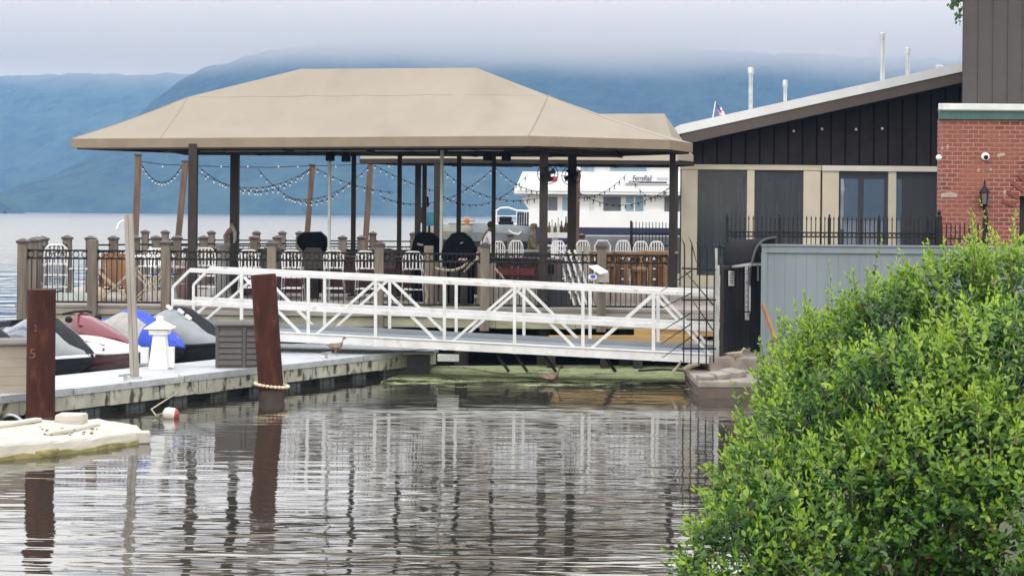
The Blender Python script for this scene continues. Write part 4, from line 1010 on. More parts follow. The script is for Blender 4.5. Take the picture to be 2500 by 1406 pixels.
for (tt,sch,lab,dh) in ((1.05,'silver','blue and white jet ski under a silver cover with black ridge, nearest the tan box',0),
                     (3.75-.05,'red','open red and white jet ski with maroon hull and registration number',.05),
                     (4.75,'grey','jet ski under a pale grey cover with bright blue stripe and bow',0),
                     (5.95,'black','jet ski under a silver and black cover, nearest the brown louvred box',0.02)):
    q=D(tt if sch!='silver' else 2.55,1.85,hz)+off
    ski(lab,q,sch,hd+dh)
q=D(1.2,1.95,hz)+off; s5=ski('dark navy jet ski half cut by the photo edge behind the tan box',q,'silver',hd)
for ch in s5.children:
    if ch.name.startswith(('cover_side','cover_end')): ch.data.materials[0]=MATS['ski_navy']

# ---------------------------------------------------------------- gangway
mat('kick_grey',(.24,.265,.29),(.20,.22,.24),scale=3,rough=.55)
gwy=thing('gangway','white painted truss gangway sloping from the gate down onto the floating dock','gangway',(-1.5,31.5,.5))
Rt=P(1752,713,30.6); Rb=P(1752,889,30.6); Lt=P(422,651,32.35); Lb=P(422,820,32.35)
nrm=Vector(((Rt.y-Lt.y)*-1,(Rt.x-Lt.x),0)).normalized()*-1
if nrm.y<0: nrm=-nrm
Wg=1.15
cols=[422,590,753,917,1085,1256,1423,1595,1752]
def gp(i,f,side,fz=None):
    u=(cols[i]-422)/(1752-422)
    # perspective-correct along the span
    Yt=1/((1-u)/Lt.y+u/Rt.y); s_=(Yt-Lt.y)/(Rt.y-Lt.y)
    p=lerp(lerp(Lb,Rb,s_),lerp(Lt,Rt,s_),f)
    return p+nrm*Wg*side
n=len(cols)
for side in (0,1):
    b=MB(); b.beam(gp(0,.96,side)+(gp(1,.96,side)-gp(0,.96,side))*.25,gp(n-1,.96,side),.07,.085)
    b.beam(gp(0,.96,side)+(gp(1,.96,side)-gp(0,.96,side))*.25,gp(0,.70,side),.055,.055); b.beam(gp(0,.70,side),gp(0,.02,side),.055,.055)
    b.build('top_rail','white_paint',gwy,bevel=.008)
    b=MB(); b.beam(gp(0,.49,side),gp(n-1,.49,side),.06,.10); b.build('mid_rail','white_paint',gwy,bevel=.006)
    b=MB(); b.beam(gp(0,.072,side),gp(n-1,.072,side),.075,.19); b.build('bottom_chord','white_paint',gwy,bevel=.008)
    b=MB(); b.beam(gp(0,.125,side)-nrm*(.045 if side==0 else -.045),gp(n-1,.125,side)-nrm*(.045 if side==0 else -.045),.012,.015); b.build('chord_lip','dock_edge',gwy)
    for i in range(1,n-1):
        b=MB(); b.beam(gp(i,.94,side)+Vector((0,-.012,0)),gp(i,.0,side)+Vector((0,-.012,0)),.06,.06); b.build('upright','white_paint',gwy)
    for i in range(n-1):
        a,c=(gp(i,.02,side),gp(i+1,.93,side)) if i%2==0 else (gp(i,.93,side),gp(i+1,.02,side))
        b=MB(); b.beam(a+Vector((0,.012,0)),c+Vector((0,.012,0)),.055,.05); b.build('diagonal','white_paint',gwy)
b=MB(); b.prism([gp(0,.11,0)+nrm*.04,gp(n-1,.11,0)+nrm*.04,gp(n-1,.11,1)-nrm*.04,gp(0,.11,1)-nrm*.04],(0,0,.03)); b.build('walkway','kick_grey',gwy)
b=MB(); b.beam(gp(0,.168,1)-nrm*.06,gp(n-1,.168,1)-nrm*.06,.03,.09); b.build('kick_board','kick_grey',gwy)
for px in (1215,1260,1330,1475):
    b=MB(); p=P(px,868,31.6); b.beam(p,p+Vector((.22,-.1,-.3)),.03,.05); b.beam(p+Vector((.0,.2,-.02)),p+Vector((.20,.0,-.28)),.03,.05); b.build('under_brace','dark_timber',gwy)
b=MB(); c=P(1095,872,31.6); b.cbox(c,(.42,.3,.14)); b.build('landing_shoe','galvanised',gwy,bevel=.01)
# new yellow timbers below the deck
mat('fresh_timber',(.48,.31,.13),(.40,.25,.10),scale=3,rough=.7,stretch=(.15,1,1),c3=(.28,.16,.06),c3scale=5,c3range=(.6,.75))
for (p0,p1,y0,y1,Y,lab) in ((1340,1700,815,830,34.15,'long fresh yellow beam low along the pier behind the gangway'),(1548,1742,802,812,34.32,'shorter fresh yellow beam lying above the long one behind the gangway')):
    a=P(p0,(y0+y1)/2+6,Y); c=P(p1,(y0+y1)/2+(6 if p0<1400 else 4),Y); b=MB().beam(a,c,.12,.17); tag(b.build('timber_beam','fresh_timber',None,bevel=.008),lab,'timber','fresh timbers under the pier')
for px in (1348,1480,1560,1700):
    x=PX(px,34.2); b=MB(); b.box((x-.09,34.05,-.5),(x+.09,34.45,P(px,838,34.2).z)); b.build('crib_block','dark_timber',pier)

# ---------------------------------------------------------------- concrete abutment, driftwood, foam raft, buoy
mat('concrete_tan',(.30,.265,.235),(.215,.19,.165),scale=5,rough=.9,bump=.5,bscale=14,c3=(.15,.12,.10),c3scale=2,c3range=(.55,.75)); mat('concrete_wet',(.14,.10,.085),(.10,.075,.06),scale=5,rough=.7)
ab=thing('abutment','stepped tan concrete block at the water edge under the gate','abutment',(4,29.5,0))
Yc=28.75
x0=PX(1709,Yc)
b=MB(); b.box((x0,Yc,.17),(5.6,31.2,.30)); b.build('upper_block','concrete_tan',ab,bevel=.03)
b=MB(); b.box((x0+.015,Yc+.015,-.6),(5.6,31.2,.168)); b.build('base_block','concrete_wet',ab,bevel=.01)
for (u,v_,z,sx_,sy_,sz,rz_) in ((.14,.2,.34,.26,.30,.09,.3),(.40,.42,.355,.30,.34,.11,.55),(.70,.75,.365,.32,.40,.13,.7)):
    b=MB(); b.cbox(Vector((x0+u,Yc+v_,z)),(sx_,sy_,sz),rz=rz_,rx=.08,ry=-.06); b.build('loose_stone','concrete_tan',ab,bevel=.025)
b=MB(); b.box((3.7,30.25,.30),(5.6,35,.58)); b.build('landing_slab','concrete_tan',ab,bevel=.02)
mat('driftwood',(.36,.29,.22),(.24,.19,.14),scale=6,rough=.85)
for k,(pp,r_,lab) in enumerate(((((1643,908),(1656,893),(1664,880)),.03,'thin driftwood stick standing up at the gangway foot'),(((1670,903),(1688,892),(1708,888)),.055,'pale driftwood log lying at the gangway foot'),
        (((1560,905),(1620,902),(1680,906)),.03,'long dark branch floating in the scum under the gangway'),(((1676,922),(1682,934),(1690,948)),.014,'thin dark twig sticking out of the water by the abutment'),
        (((1130,896),(1180,905),(1255,915)),.02,'bare pale branch floating at the edge of the scum'))):
    b=MB(); b.tube([P(px,py,30.4-.0) if k<2 else (lambda g:Vector((g.x,g.y,max(.02,g.z))))(G(px,py,.02)) if k!=3 else P(px,py,29.4) for px,py in pp],[r_,r_*.9,r_*.6],7)
    tag(b.build('driftwood','driftwood' if k in (0,1,4) else 'dark_timber',None,smooth=True),lab,'driftwood','driftwood at the gangway foot')

mat('foam_cream',(.52,.49,.43),(.42,.395,.345),scale=3,rough=.85,bump=.5,bscale=12,c3=(.32,.28,.20),c3scale=2.5,c3range=(.62,.80)); mat('foam_slime',(.30,.27,.10),(.16,.14,.05),scale=5,rough=.7,c3=(.42,.36,.2),c3scale=4,c3range=(.5,.7)); mat('foam_dirt',(.20,.13,.085),(.12,.08,.05),scale=10,rough=.9)
fr_=thing('foam_raft','broken cream foam float lying at the water edge by the left pile','foam float',(-6.8,22.5,0))
pts=[G(-70,1128,.02),G(30,1117,.02),G(120,1110,.02),G(230,1096,.02),G(350,1077,.02)]
top=[(-70,1062),(60,1076),(125,1066),(230,1052),(338,1047)]; backt=[(-70,1032),(60,1024),(150,1026),(240,1022),(330,1037)]
zts=[.22,.20,.19,.17,.15]; zt_=.2
def jit(s_=.006): s_=min(s_,.006); return Vector((rnd.uniform(-s_,s_),rnd.uniform(-s_,s_),rnd.uniform(-s_,s_)))
fr=[G(x,y,z) for (x,y),z in zip(top,zts)]; bk_=[G(x,y,z+.02) for (x,y),z in zip(backt,zts)]
secs=[]
for k in range(17):
    u=k/16*4; i=min(3,int(u)); f_=u-i
    a=lerp(fr[i],fr[i+1],f_); c=lerp(bk_[i],bk_[i+1],f_); w1=lerp(pts[i],pts[i+1],f_)
    base=Vector((w1.x,w1.y,.07)); 
    secs.append([Vector((w1.x,w1.y,-.3)),base+jit(),Vector((w1.x,w1.y+.015,a.z-.025))+jit(),Vector((w1.x,w1.y+.05,a.z))+jit(),lerp(Vector((w1.x,w1.y,a.z)),c,.35)+jit(.02),lerp(a,c,.7)+Vector((0,0,.012))+jit(.02),c+jit(.02),Vector((c.x,c.y+.05,-.3))])
MB().loft(secs,closed=True).build('slab','foam_cream',fr_)
b=MB()
sec2=[]
for k in range(13):
    u=k/12*4; i=min(3,int(u)); f_=u-i; w1=lerp(pts[i],pts[i+1],f_); h=.055+.02*math.sin(k*2.1)
    sec2.append([Vector((w1.x,w1.y-.03,-.1)),Vector((w1.x+.01,w1.y-.035,h))+jit(.012),Vector((w1.x,w1.y+.06,h+.01)),Vector((w1.x,w1.y+.06,-.1))])
b.loft(sec2,closed=True).build('slimy_skirt','foam_slime',fr_)
c=G(174,1032,.20); b=MB(); b.loft([[c+Vector((x_*s_,y_*s_,z)) for x_,y_ in ((-.19,-.14),(.0,-.19),(.19,-.13),(.2,.12),(-.18,.13))] for z,s_ in ((0,1.0),(.06,1.04),(.12,1.0),(.135,.9))],closed=True).build('loose_block','foam_cream',fr_,bevel=.02)
b=MB(); b.beam(G(118,1060,.22),G(240,1036,.20),.10,.06); b.beam(G(-40,1046,.25),G(95,1024,.25),.14,.06); b.build('raised_strip','foam_cream',fr_,bevel=.02)
b=MB()
for k in range(22):
    g=G(rnd.uniform(95,240),rnd.uniform(1042,1062),.215); b.cbox(g,(rnd.uniform(.02,.06),rnd.uniform(.015,.035),.012),rz=rnd.uniform(0,3))
o=b.build('debris','foam_dirt',fr_); o['kind']='stuff'
c=G(345,1078,.03); b=MB(); b.cbox(Vector((c.x,c.y+.12,.08)),(.18,.2,.16),rz=.3); b.build('broken_end','foam_cream',fr_,bevel=.02)
c=G(105,1105,.03); b=MB(); b.lathe([(.20,.0),(.22,.05),(.21,.085),(.16,.09)],Vector((c.x,c.y,.0)),14); b.build('yellow_lump','foam_slime',fr_,smooth=True)
mat('buoy_white',(.68,.65,.60),(.55,.52,.47),scale=6,rough=.6); mat('buoy_red',(.42,.08,.06),(.32,.06,.05),scale=6,rough=.6)
g=G(415,1020,0); by=thing('buoy','white foam buoy with red end floating beside the dock','buoy',g)
a=Vector((g.x-.115,g.y,.07)); c=Vector((g.x+.125,g.y+.03,.045)); dd=(c-a).normalized()
b=MB(); b.tube([a,a+dd*.03,a+dd*.08,a+dd*.16,a+dd*.185],[.03,.085,.105,.10,.10],16); b.build('body','buoy_white',by,smooth=True)
b=MB(); b.tube([a+dd*.185,a+dd*.22,a+dd*.255],[.098,.085,.03],16); b.build('red_end','buoy_red',by,smooth=True)
b=MB(); b.tube([a+Vector((-.003,-.0,0)),a+Vector((-.12,.1,-.05)),a+Vector((-.25,.35,.02)),D(2.6,-.03,.2),D(2.7,-.06,.42),D(2.75,.1,.47),D(2.9,-.06,.40),D(2.95,-.04,.2)],.012,6); b.build('tether','rope_pale',by)
# hose loop by the left edge
b=MB(); b.tube([G(-10,1032,.06)+Vector((0,0,.12*math.sin(math.pi*k/8)))+Vector((.42*k/8,0,0)) for k in range(9)],.025,8); tag(b.build('hose','galvanised',None,smooth=True),'pale arched hose end dipping into water left of the rusty pile','hose')

# ---------------------------------------------------------------- ducks
mat('duck_brown',(.24,.19,.145),(.09,.068,.05),scale=22,rough=.8,contrast=(.4,.6)); mat('duck_pale',(.42,.33,.24),(.24,.18,.13),scale=18,rough=.8); mat('duck_dark',(.035,.03,.025),(.08,.06,.045),scale=20,rough=.7); mat('duck_bill',(.38,.24,.06),(.25,.16,.05),scale=9,rough=.5); mat('duck_leg',(.30,.14,.05),rough=.6)
mat('duck_wing',(.16,.115,.08),(.30,.23,.17),scale=26,rough=.8,contrast=(.42,.58))
mat('duck_swim',(.085,.06,.045),(.16,.12,.09),scale=20,rough=.8)
def duck(label,pos,rz_,pose,body,head,sc=1.0):
    t_=thing('duck',label,'duck',pos,rz_,'ducks')
    bz={'stand':.20,'swim':.065,'sit':.12}[pose]
    def S(x,z,r,rz2=None): return [Vector((x, r*math.cos(a*math.pi/6), bz+z+(rz2 or r)*math.sin(a*math.pi/6))) for a in range(12)]
    up=.012 if pose=='stand' else .0
    prof=[(-.25,.055,.008,.006),(-.21,.05,.035,.02),(-.15,.035,.065,.05),(-.06,.02,.088,.075),(.03,.02,.090,.082),(.10,.035,.075,.078),(.145,.065,.052,.060)]
    neck=[(.165,.11,.036,.040),(.170,.15+up*.5,.028,.030),(.178,.19+up,.030,.032),(.195,.215+up,.036,.035),(.225,.215+up,.028,.026),(.245,.205+up,.012,.012)]
    if pose=='sit': neck=[(.150,.10,.038,.042),(.160,.13,.030,.032),(.172,.155,.032,.033),(.195,.170,.035,.034),(.222,.168,.027,.026),(.242,.160,.012,.012)]
    MB().loft([S(x,z,r,r2) for x,z,r,r2 in prof+neck]).build('body',body,t_,world=False,smooth=True)
    hx,hz_=neck[3][0],neck[3][1]
    if head: MB().loft([S(x,z,r+.003,r2+.003) for x,z,r,r2 in neck[1:]]).build('hood',head,t_,world=False,smooth=True)
    MB().loft([[Vector((x,y_*w2,bz+z+dz)) for y_,dz in ((-1,0),(0,.008),(1,0),(0,-.006))] for x,z,w2 in ((neck[4][0]+.008,neck[4][1]-.006,.016),(neck[4][0]+.04,neck[4][1]-.014,.017),(neck[4][0]+.065,neck[4][1]-.018,.014))],closed=True).build('bill','duck_bill',t_,world=False)
    for s_ in (-1,1):
        MB().loft([[Vector((x,s_*(y_),bz+z+h*k)) for k in (-1,-.3,.4,1)] for x,y_,z,h in ((-.22,.03,.05,.008),(-.14,.072,.045,.028),(-.04,.093,.04,.042),(.05,.093,.04,.04),(.10,.07,.045,.015))],caps=False).build('wing','duck_wing',t_,world=False,smooth=True)
        MB().sph((hx+.016,s_*.031,bz+hz_+.012),.006,6,4).build('eye','duck_dark',t_,world=False)
    MB().loft([[Vector((x,y_,bz+z)) for y_ in (-w2,0,w2)] for x,z,w2 in ((-.20,.055,.04),(-.26,.065,.03),(-.30,.075,.012))],caps=False).build('tail',body,t_,world=False)
    if pose!='swim':
        h=bz-.055 if pose=='stand' else bz-.06
        for s_ in (-1,1):
            b=MB(); b.tube([(.0,s_*.045,h+.03),(-.005,s_*.048,h*.5),(.0,s_*.05,.008)],[.012,.008,.007],6)
            b.add([(.0,s_*.05,.008),(.06,s_*.05-.028,.003),(.07,s_*.05,.003),(.06,s_*.05+.028,.003),(-.01,s_*.05,.003)],[(0,1,2),(0,2,3),(0,3,4),(0,4,1)])
            b.build('leg','duck_leg',t_,world=False)
    t_.scale=(sc,sc,sc)
    return t_
g=G(820,868,ZD); duck('brown speckled duck standing on the pale dock deck',(g.x,g.y,ZD+.002),R(-12),'stand','duck_brown',None,.80)
g=G(1343,934,0); duck('dark headed duck swimming in the green scum','' or (g.x,g.y,.02),R(5),'swim','duck_swim','duck_dark')
g=P(1793,886,29.9); duck('pale tan duck resting on the concrete abutment by the gate',(g.x,29.75,.565),R(3),'sit','duck_pale',None,.76)

# green scum along the pier
def scum_mat():
    m=mat('scum_green',(.36,.40,.22),(.25,.29,.14),scale=5,rough=.85,spec=.1,c3=(.22,.19,.10),c3scale=1.3,c3range=(.58,.72))
    t=m.node_tree; b=t.nodes['Principled BSDF']; tc=t.nodes.new('ShaderNodeTexCoord'); mp=t.nodes.new('ShaderNodeMapping'); mp.inputs['Scale'].default_value=(.45,1,1); t.links.new(tc.outputs['Object'],mp.inputs[0])
    def nz(sc_,d): n=t.nodes.new('ShaderNodeTexNoise'); n.inputs['Scale'].default_value=sc_; n.inputs['Detail'].default_value=d; n.inputs['Roughness'].default_value=.6; t.links.new(mp.outputs[0],n.inputs[0]); return n.outputs[0]
    def mt(op,a,b_):
        q=t.nodes.new('ShaderNodeMath'); q.operation=op
        for i,x in enumerate((a,b_)):
            if isinstance(x,(int,float)): q.inputs[i].default_value=x
            else: t.links.new(x,q.inputs[i])
        return q.outputs[0]
    sp=t.nodes.new('ShaderNodeSeparateXYZ'); t.links.new(tc.outputs['Object'],sp.inputs[0])
    r=t.nodes.new('ShaderNodeMapRange'); r.inputs[1].default_value=29.2; r.inputs[2].default_value=32.3; r.inputs[3].default_value=-.16; r.inputs[4].default_value=.10; t.links.new(sp.outputs['Y'],r.inputs[0])
    v=mt('ADD',mt('ADD',mt('MULTIPLY',nz(2.2,4),.6),mt('MULTIPLY',nz(9,4),.4)),r.outputs[0])
    a=t.nodes.new('ShaderNodeMapRange'); a.inputs[1].default_value=.47; a.inputs[2].default_value=.56; a.inputs[4].default_value=.92; t.links.new(v,a.inputs[0]); t.links.new(a.outputs[0],b.inputs['Alpha'])
    return m
scum_mat()
b=MB(); pts=[G(x,y,.004) for x,y in ((925,972),(1200,985),(1500,985),(1720,975),(1745,930),(1745,893),(1400,891),(1065,893),(1000,905),(930,930))]
b.add(pts,[tuple(range(len(pts)))])
o=b.build('pond_scum','scum_green'); o['kind']='stuff'
mat('leaf_litter',(.20,.15,.08),(.30,.30,.16),scale=9,rough=.9)
b=MB(); r2=random.Random(3)
for k in range(260):
    px=r2.uniform(980,1740); py=r2.uniform(896,930); g=G(px,py,.008); L=r2.uniform(.02,.09); ph=r2.uniform(0,3)
    b.add([g+Vector((L*math.cos(ph+i*1.57)*(1 if i%2 else .35),L*math.sin(ph+i*1.57)*(1 if i%2 else .35),.002*(i%2))) for i in range(4)],[(0,1,2,3)])
o=b.build('floating_litter','leaf_litter'); o['kind']='stuff'
# ---------------------------------------------------------------- bar and its chairs
mat('bar_maroon',(.085,.032,.030),(.055,.022,.022),scale=4,rough=.7,stretch=(1,1,.3)); mat('bar_red',(.20,.035,.035),(.14,.025,.028),scale=4,rough=.6); mat('bar_top',(.03,.026,.024),(.02,.018,.017),scale=4,rough=.6,spec=.2)
YBAR=38.3
bar=thing('bar_counter','long dark bar with maroon boarded front under the large canopy','bar',(-3.5,38.5,DZ))
x0,x1=PX(585,YBAR),PX(1318,YBAR)
b=MB(); x=x0; i=0
while x<x1: b.box((x+.004,YBAR-rnd.uniform(0,.01),DZ+.1),(min(x+.145,x1)-.004,YBAR+.5,2.08)); x+=.145
b.build('front_boards','bar_maroon',bar)
b=MB(); b.box((x0-.12,YBAR-.22,2.10),(x1+.1,YBAR+.6,2.17)); b.build('bar_top','bar_top',bar,bevel=.01)
b=MB(); b.box((x0,YBAR-.05,1.72),(x1,YBAR-.012,1.80)); b.box((x0,YBAR+.01,2.08),(x1,YBAR+.5,2.10)); b.build('moulding','bar_maroon',bar)
b=MB(); b.tube([(x0,YBAR-.16,DZ+.2),(x1,YBAR-.16,DZ+.2)],.022,6); b.build('foot_rail','brown_steel',bar)
xr0,xr1=PX(1213,YBAR-.1),PX(1305,YBAR-.1); b=MB(); b.box((xr0,YBAR-.09,P(1250,672,YBAR).z),(xr1,YBAR-.055,P(1250,655,YBAR).z)); b.build('red_board','bar_red',bar)
b=MB(); b.box((x0,YBAR+.62,DZ),(x0+.1,43,2.08)); b.box((x0-.08,YBAR+.6,2.10),(x0+.55,43,2.165)); b.build('side_counter','bar_maroon',bar)

def chair_parts(t_,hs,hb,wd,mt,foot=True,arch=True):
    d=wd*.46; w2=wd/2
    b=MB()
    for k in range(5):
        y=-d+.02+k*(2*d)/5; b.box((-w2,y,hs-.02),(w2,y+2*d/5-.022,hs+.004))
    b.box((-w2-.004,-d,hs-.05),(-w2+.03,d,hs-.021)); b.box((w2-.03,-d,hs-.05),(w2+.004,d,hs-.021))
    b.build('seat',mt,t_,world=False)
    pts=[(-w2+.01,-d,hs-.03),(-w2-.004,-d-.03,hs+(hb-hs)*.5),(-w2+.01,-d-.055,hb-.10),(-w2+.06,-d-.062,hb-.03),(-w2*.5,-d-.066,hb),(w2*.5,-d-.066,hb),(w2-.06,-d-.062,hb-.03),(w2-.01,-d-.055,hb-.10),(w2+.004,-d-.03,hs+(hb-hs)*.5),(w2-.01,-d,hs-.03)]
    MB().tube(pts,.017,6).build('back_frame',mt,t_,world=False,smooth=True)
    for k in range(5):
        x=(-.36+.18*k)*wd; ztop=hb-.012 if 0<k<4 else hb-.035
        b=MB().beam((x,-d-.012,hs-.01),(x,-d-.063,ztop),.031,.012,up=(0,1,0)); b.build('back_slat',mt,t_,world=False)
    for sx_ in (-1,1):
        for sy in (-1,1):
            b=MB().tube([(sx_*(w2-.02),sy*(d-.02),hs-.03),(sx_*(w2+.035),sy*(d+.05),.0)],.014,6); b.build('leg','chair_steel' if mt=='chair_white' else mt,t_,world=False)
    if foot:
        b=MB()
        for zf,ex in ((.30,.024),(.55,.01)):
            for s_ in (-1,1): b.beam((-w2-ex,s_*(d+ex),zf),(w2+ex,s_*(d+ex),zf),.016,.024)
        for s_ in (-1,1): b.beam((s_*(w2+.02),-d-.02,.36),(s_*(w2+.02),d+.02,.36),.014,.02)
        b.build('foot_rail','chair_white',t_,world=False)
mat('chair_white',(.80,.80,.81),(.70,.70,.72),scale=8,rough=.35); mat('chair_steel',(.42,.43,.45),(.34,.35,.37),scale=8,rough=.35,metal=.5); mat('wicker_brown',(.055,.045,.038),(.035,.03,.026),scale=20,rough=.8)
proto=None
GC='white slat back bar chairs'
for px,ptop,Y,rz_,lab in ((504,605,37.0,.08,'white slat back bar chair right of the first dark column'),(613,610,37.0,-.06,'white slat back bar chair half hidden beside the rusty pile'),
      (716,611,36.9,.0,'white slat back bar chair just below the lone black grill cover'),(816,611,36.9,.05,'white slat back bar chair beside the pale thin pole'),
      (896,613,36.9,-.04,'white slat back bar chair left of the railing post in mid gangway'),(1008,614,36.8,.06,'white slat back bar chair below the black cover with the grey label')):
    q=P(px,ptop,Y); sc=(q.z-DZ)/1.18
    if proto is None:
        proto=thing('bar_chair',lab,'bar chair',(q.x,Y,DZ),rz_,GC); chair_parts(proto,.78,1.18,.44,'chair_white'); proto.scale=(1,1,sc); ORG[proto]=(0,0,0); first=proto
    else: dup(proto,(q.x,Y,DZ),rz_,lab,GC,(1,1,sc))
for px,ptop,Y,rz_,lab in ((1214,590,43.0,.1,'white slat back bar chair partly behind the capped post near the dark cover'),(1260,588,43.0,.0,'white slat back bar chair alone left of the thick column'),
      (1366,589,42.6,.15,'white slat back bar chair under the white bottle shelf'),(1420,588,42.4,.1,'white slat back bar chair right of the farther thick column'),
      (1520,588,42.4,.0,'white slat back bar chair third from right end above log furniture'),(1562,590,42.6,.05,'white slat back bar chair second from right end above log furniture'),(1602,590,42.6,-.03,'white slat back bar chair at right end above log furniture')):
    q=P(px,ptop,Y); dup(proto,(q.x,Y,DZ),rz_+(math.pi if px in (1366,) else 0),lab,GC,(.82,.82,(q.z-DZ)/1.18))
q=P(1470,593,42.2); t_=thing('bar_chair','white bar chair with an open hoop back behind the railing post','bar chair',(q.x,42.2,DZ),0,GC)
MB().tube([(-.19,-.2,.75),(-.2,-.22,1.2),(-.12,-.23,1.33),(.12,-.23,1.33),(.2,-.22,1.2),(.19,-.2,.75)],.016,6).build('back_frame','chair_white',t_,world=False)
MB().box((-.2,-.2,.73),(.2,.2,.76)).build('seat','wicker_brown',t_,world=False)
for a in (-1,1):
    for c in (-1,1): MB().tube([(a*.18,c*.18,.73),(a*.21,c*.21,0)],.014,6).build('leg','chair_white',t_,world=False)
q=P(141,597,36.2); dup(proto,(q.x,36.0,DZ),.35,'white slat back bar chair alone at the far left end of the pier',GC,(1.12,1.12,(q.z-DZ)/1.18))
q=P(362,608,37.0); dup(proto,(q.x,37.2,DZ),2.9,'white slat back bar chair at the table left of the first column',GC,(1.05,1,(q.z-DZ)/1.18))
q=P(422,610,37.4); dup(proto,(q.x,37.4,DZ),-.5,'white slat back bar chair turned sideways behind the second capped post',GC,(1,1,(q.z-DZ)/1.18))
for k,(px,Y,lab) in enumerate(((655,38.0-.75,'brown wicker chair back showing right of the half hidden white chair'),(755,37.35,'brown wicker chair back below the lone black cover'),(928,37.45,'brown wicker chair back beside the middle post'))):
    q=P(px,603,Y); t_=thing('wicker_chair',lab,'chair',(q.x+.12,Y,DZ),0,'brown wicker chairs at the bar')
    MB().tube([(-.24,-.2,.75),(-.25,-.22,1.0),(-.15,-.24,1.17),(.15,-.24,1.17),(.25,-.22,1.0),(.24,-.2,.75)],.022,6).build('back_frame','wicker_brown',t_,world=False)
    MB().loft([[(-.22,-.205,.78),(.22,-.205,.78)],[(-.23,-.225,1.0),(.23,-.225,1.0)],[(-.14,-.24,1.15),(.14,-.24,1.15)]],caps=False).build('back_weave','wicker_brown',t_,world=False)
    MB().box((-.24,-.22,.72),(.24,.22,.77)).build('seat','wicker_brown',t_,world=False)
    for a in (-1,1):
        for c in (-1,1): MB().beam((a*.21,c*.19,.72),(a*.22,c*.2,0),.03).build('leg','wicker_brown',t_,world=False)

# ---------------------------------------------------------------- furniture at the left end
mat('slat_brown',(.24,.105,.035),(.16,.07,.025),scale=6,rough=.6,stretch=(1,1,.2)); mat('pale_wood',(.52,.43,.32),(.42,.34,.25),scale=6,rough=.7); mat('glass_teal',(.30,.40,.40),(.24,.33,.33),scale=3,rough=.25); mat('cushion_navy',(.03,.03,.15),rough=.8); mat('mauve',(.25,.17,.16),(.19,.13,.125),scale=4,rough=.8)
q=P(272,680,36.2); t_=thing('garden_chair','low brown slatted wooden chair behind the railing at the left end','chair',(q.x,36.4,DZ),.05)
b=MB()
for k in range(7): b.beam((-.27+k*.09,.18,.30),(-.27+k*.09,.30,.98),.074,.02,up=(0,1,0))
b.box((-.33,.285,.92),(.33,.32,1.03)); b.build('backrest','slat_brown',t_,world=False)
b=MB()
for k in range(5): b.box((-.31,-.28+k*.1,.33),(.31,-.20+k*.1,.355))
b.build('seat','slat_brown',t_,world=False)
for s_ in (-1,1):
    MB().box((s_*.34-.05,-.34,.56),(s_*.34+.05,.26,.585)).build('armrest','slat_brown',t_,world=False)
    MB().box((s_*.33-.03,-.31,0),(s_*.33+.03,-.25,.555)).build('leg','slat_brown',t_,world=False); MB().box((s_*.33-.03,.18,0),(s_*.33+.03,.24,.555)).build('leg','slat_brown',t_,world=False)
def folding(label,px,Y,rz_,w_,h):
    q=P(px,690,Y); t_=thing('folding_stand',label,'folding stand',(q.x,Y,DZ),rz_,'pale folding X frames')
    for y in (-.16,.16):
        MB().beam((-w_/2,y,.0),(w_/2,y,h),.035,.03).build('strut','pale_wood',t_,world=False); MB().beam((-w_/2,y+.035,h),(w_/2,y+.035,.0),.035,.03).build('strut','pale_wood',t_,world=False)
    MB().beam((-w_/2,-.2,h),(-w_/2,.2,h),.03).build('crossbar','pale_wood',t_,world=False); MB().beam((w_/2,-.2,h),(w_/2,.2,h),.03).build('crossbar','pale_wood',t_,world=False)
    return t_
folding('pale wooden X shaped folding stand in front of the brown slatted chair',280,35.2,.12,.78,.72)
folding('pale wooden X shaped folding stand left of the second capped post',365,35.3,-.1,.75,.74)
def tbl(label,px,ptop,Y,wd,dp,m_,legm):
    q=P(px,ptop,Y); h=q.z-DZ; t_=thing('patio_table',label,'table',(q.x,Y,DZ),0,'patio tables at the left end')
    MB().box((-wd/2,-dp/2,h-.03),(wd/2,dp/2,h)).build('tabletop',m_,t_,world=False,bevel=.008)
    for a in (-1,1):
        for c in (-1,1): MB().beam((a*(wd/2-.06),c*(dp/2-.06),h-.031),(a*(wd/2-.03),c*(dp/2-.03),0),.035).build('leg',legm,t_,world=False)
    return t_
tbl('teal glass topped patio table right of the lone white bar chair',205,655,36.4,.75,.7,'glass_teal','pale_steel')
tbl('white topped patio table behind the grey lamp post',372,624,37.9,.9,.8,'chair_white','mauve')
tbl('small navy covered table beside the second capped post',400,668,36.1,.5,.5,'cushion_navy','pale_steel')
q=P(165,720,36.0); b=MB(); b.box((q.x-.5,35.5,DZ),(q.x+.75,35.58,DZ+.20)); tag(b.build('kick_plank','pale_steel',None),'pale low plank along the deck behind the left railing','plank')
for px,pt,Y,lab,m_ in ((330,662,36.6,'pinkish canvas bag slumped behind the grey lamp post','mauve'),(240,700,36.2,'pale drum planter at the foot of the brown slatted chair','pale_wood'),(450,640,37.6,'mauve cushion pile beside the first dark column','mauve')):
    q=P(px,pt,Y); h=q.z-DZ; b=MB(); b.lathe([(.16,DZ),(.20,DZ+h*.3),(.19,DZ+h*.7),(.12,DZ+h)],(q.x,Y,0),12); tag(b.build('bag' if 'bag' in lab else 'planter' if 'planter' in lab else 'cushion',m_,None,smooth=True),lab,'bag' if 'bag' in lab else 'planter' if 'planter' in lab else 'cushion')
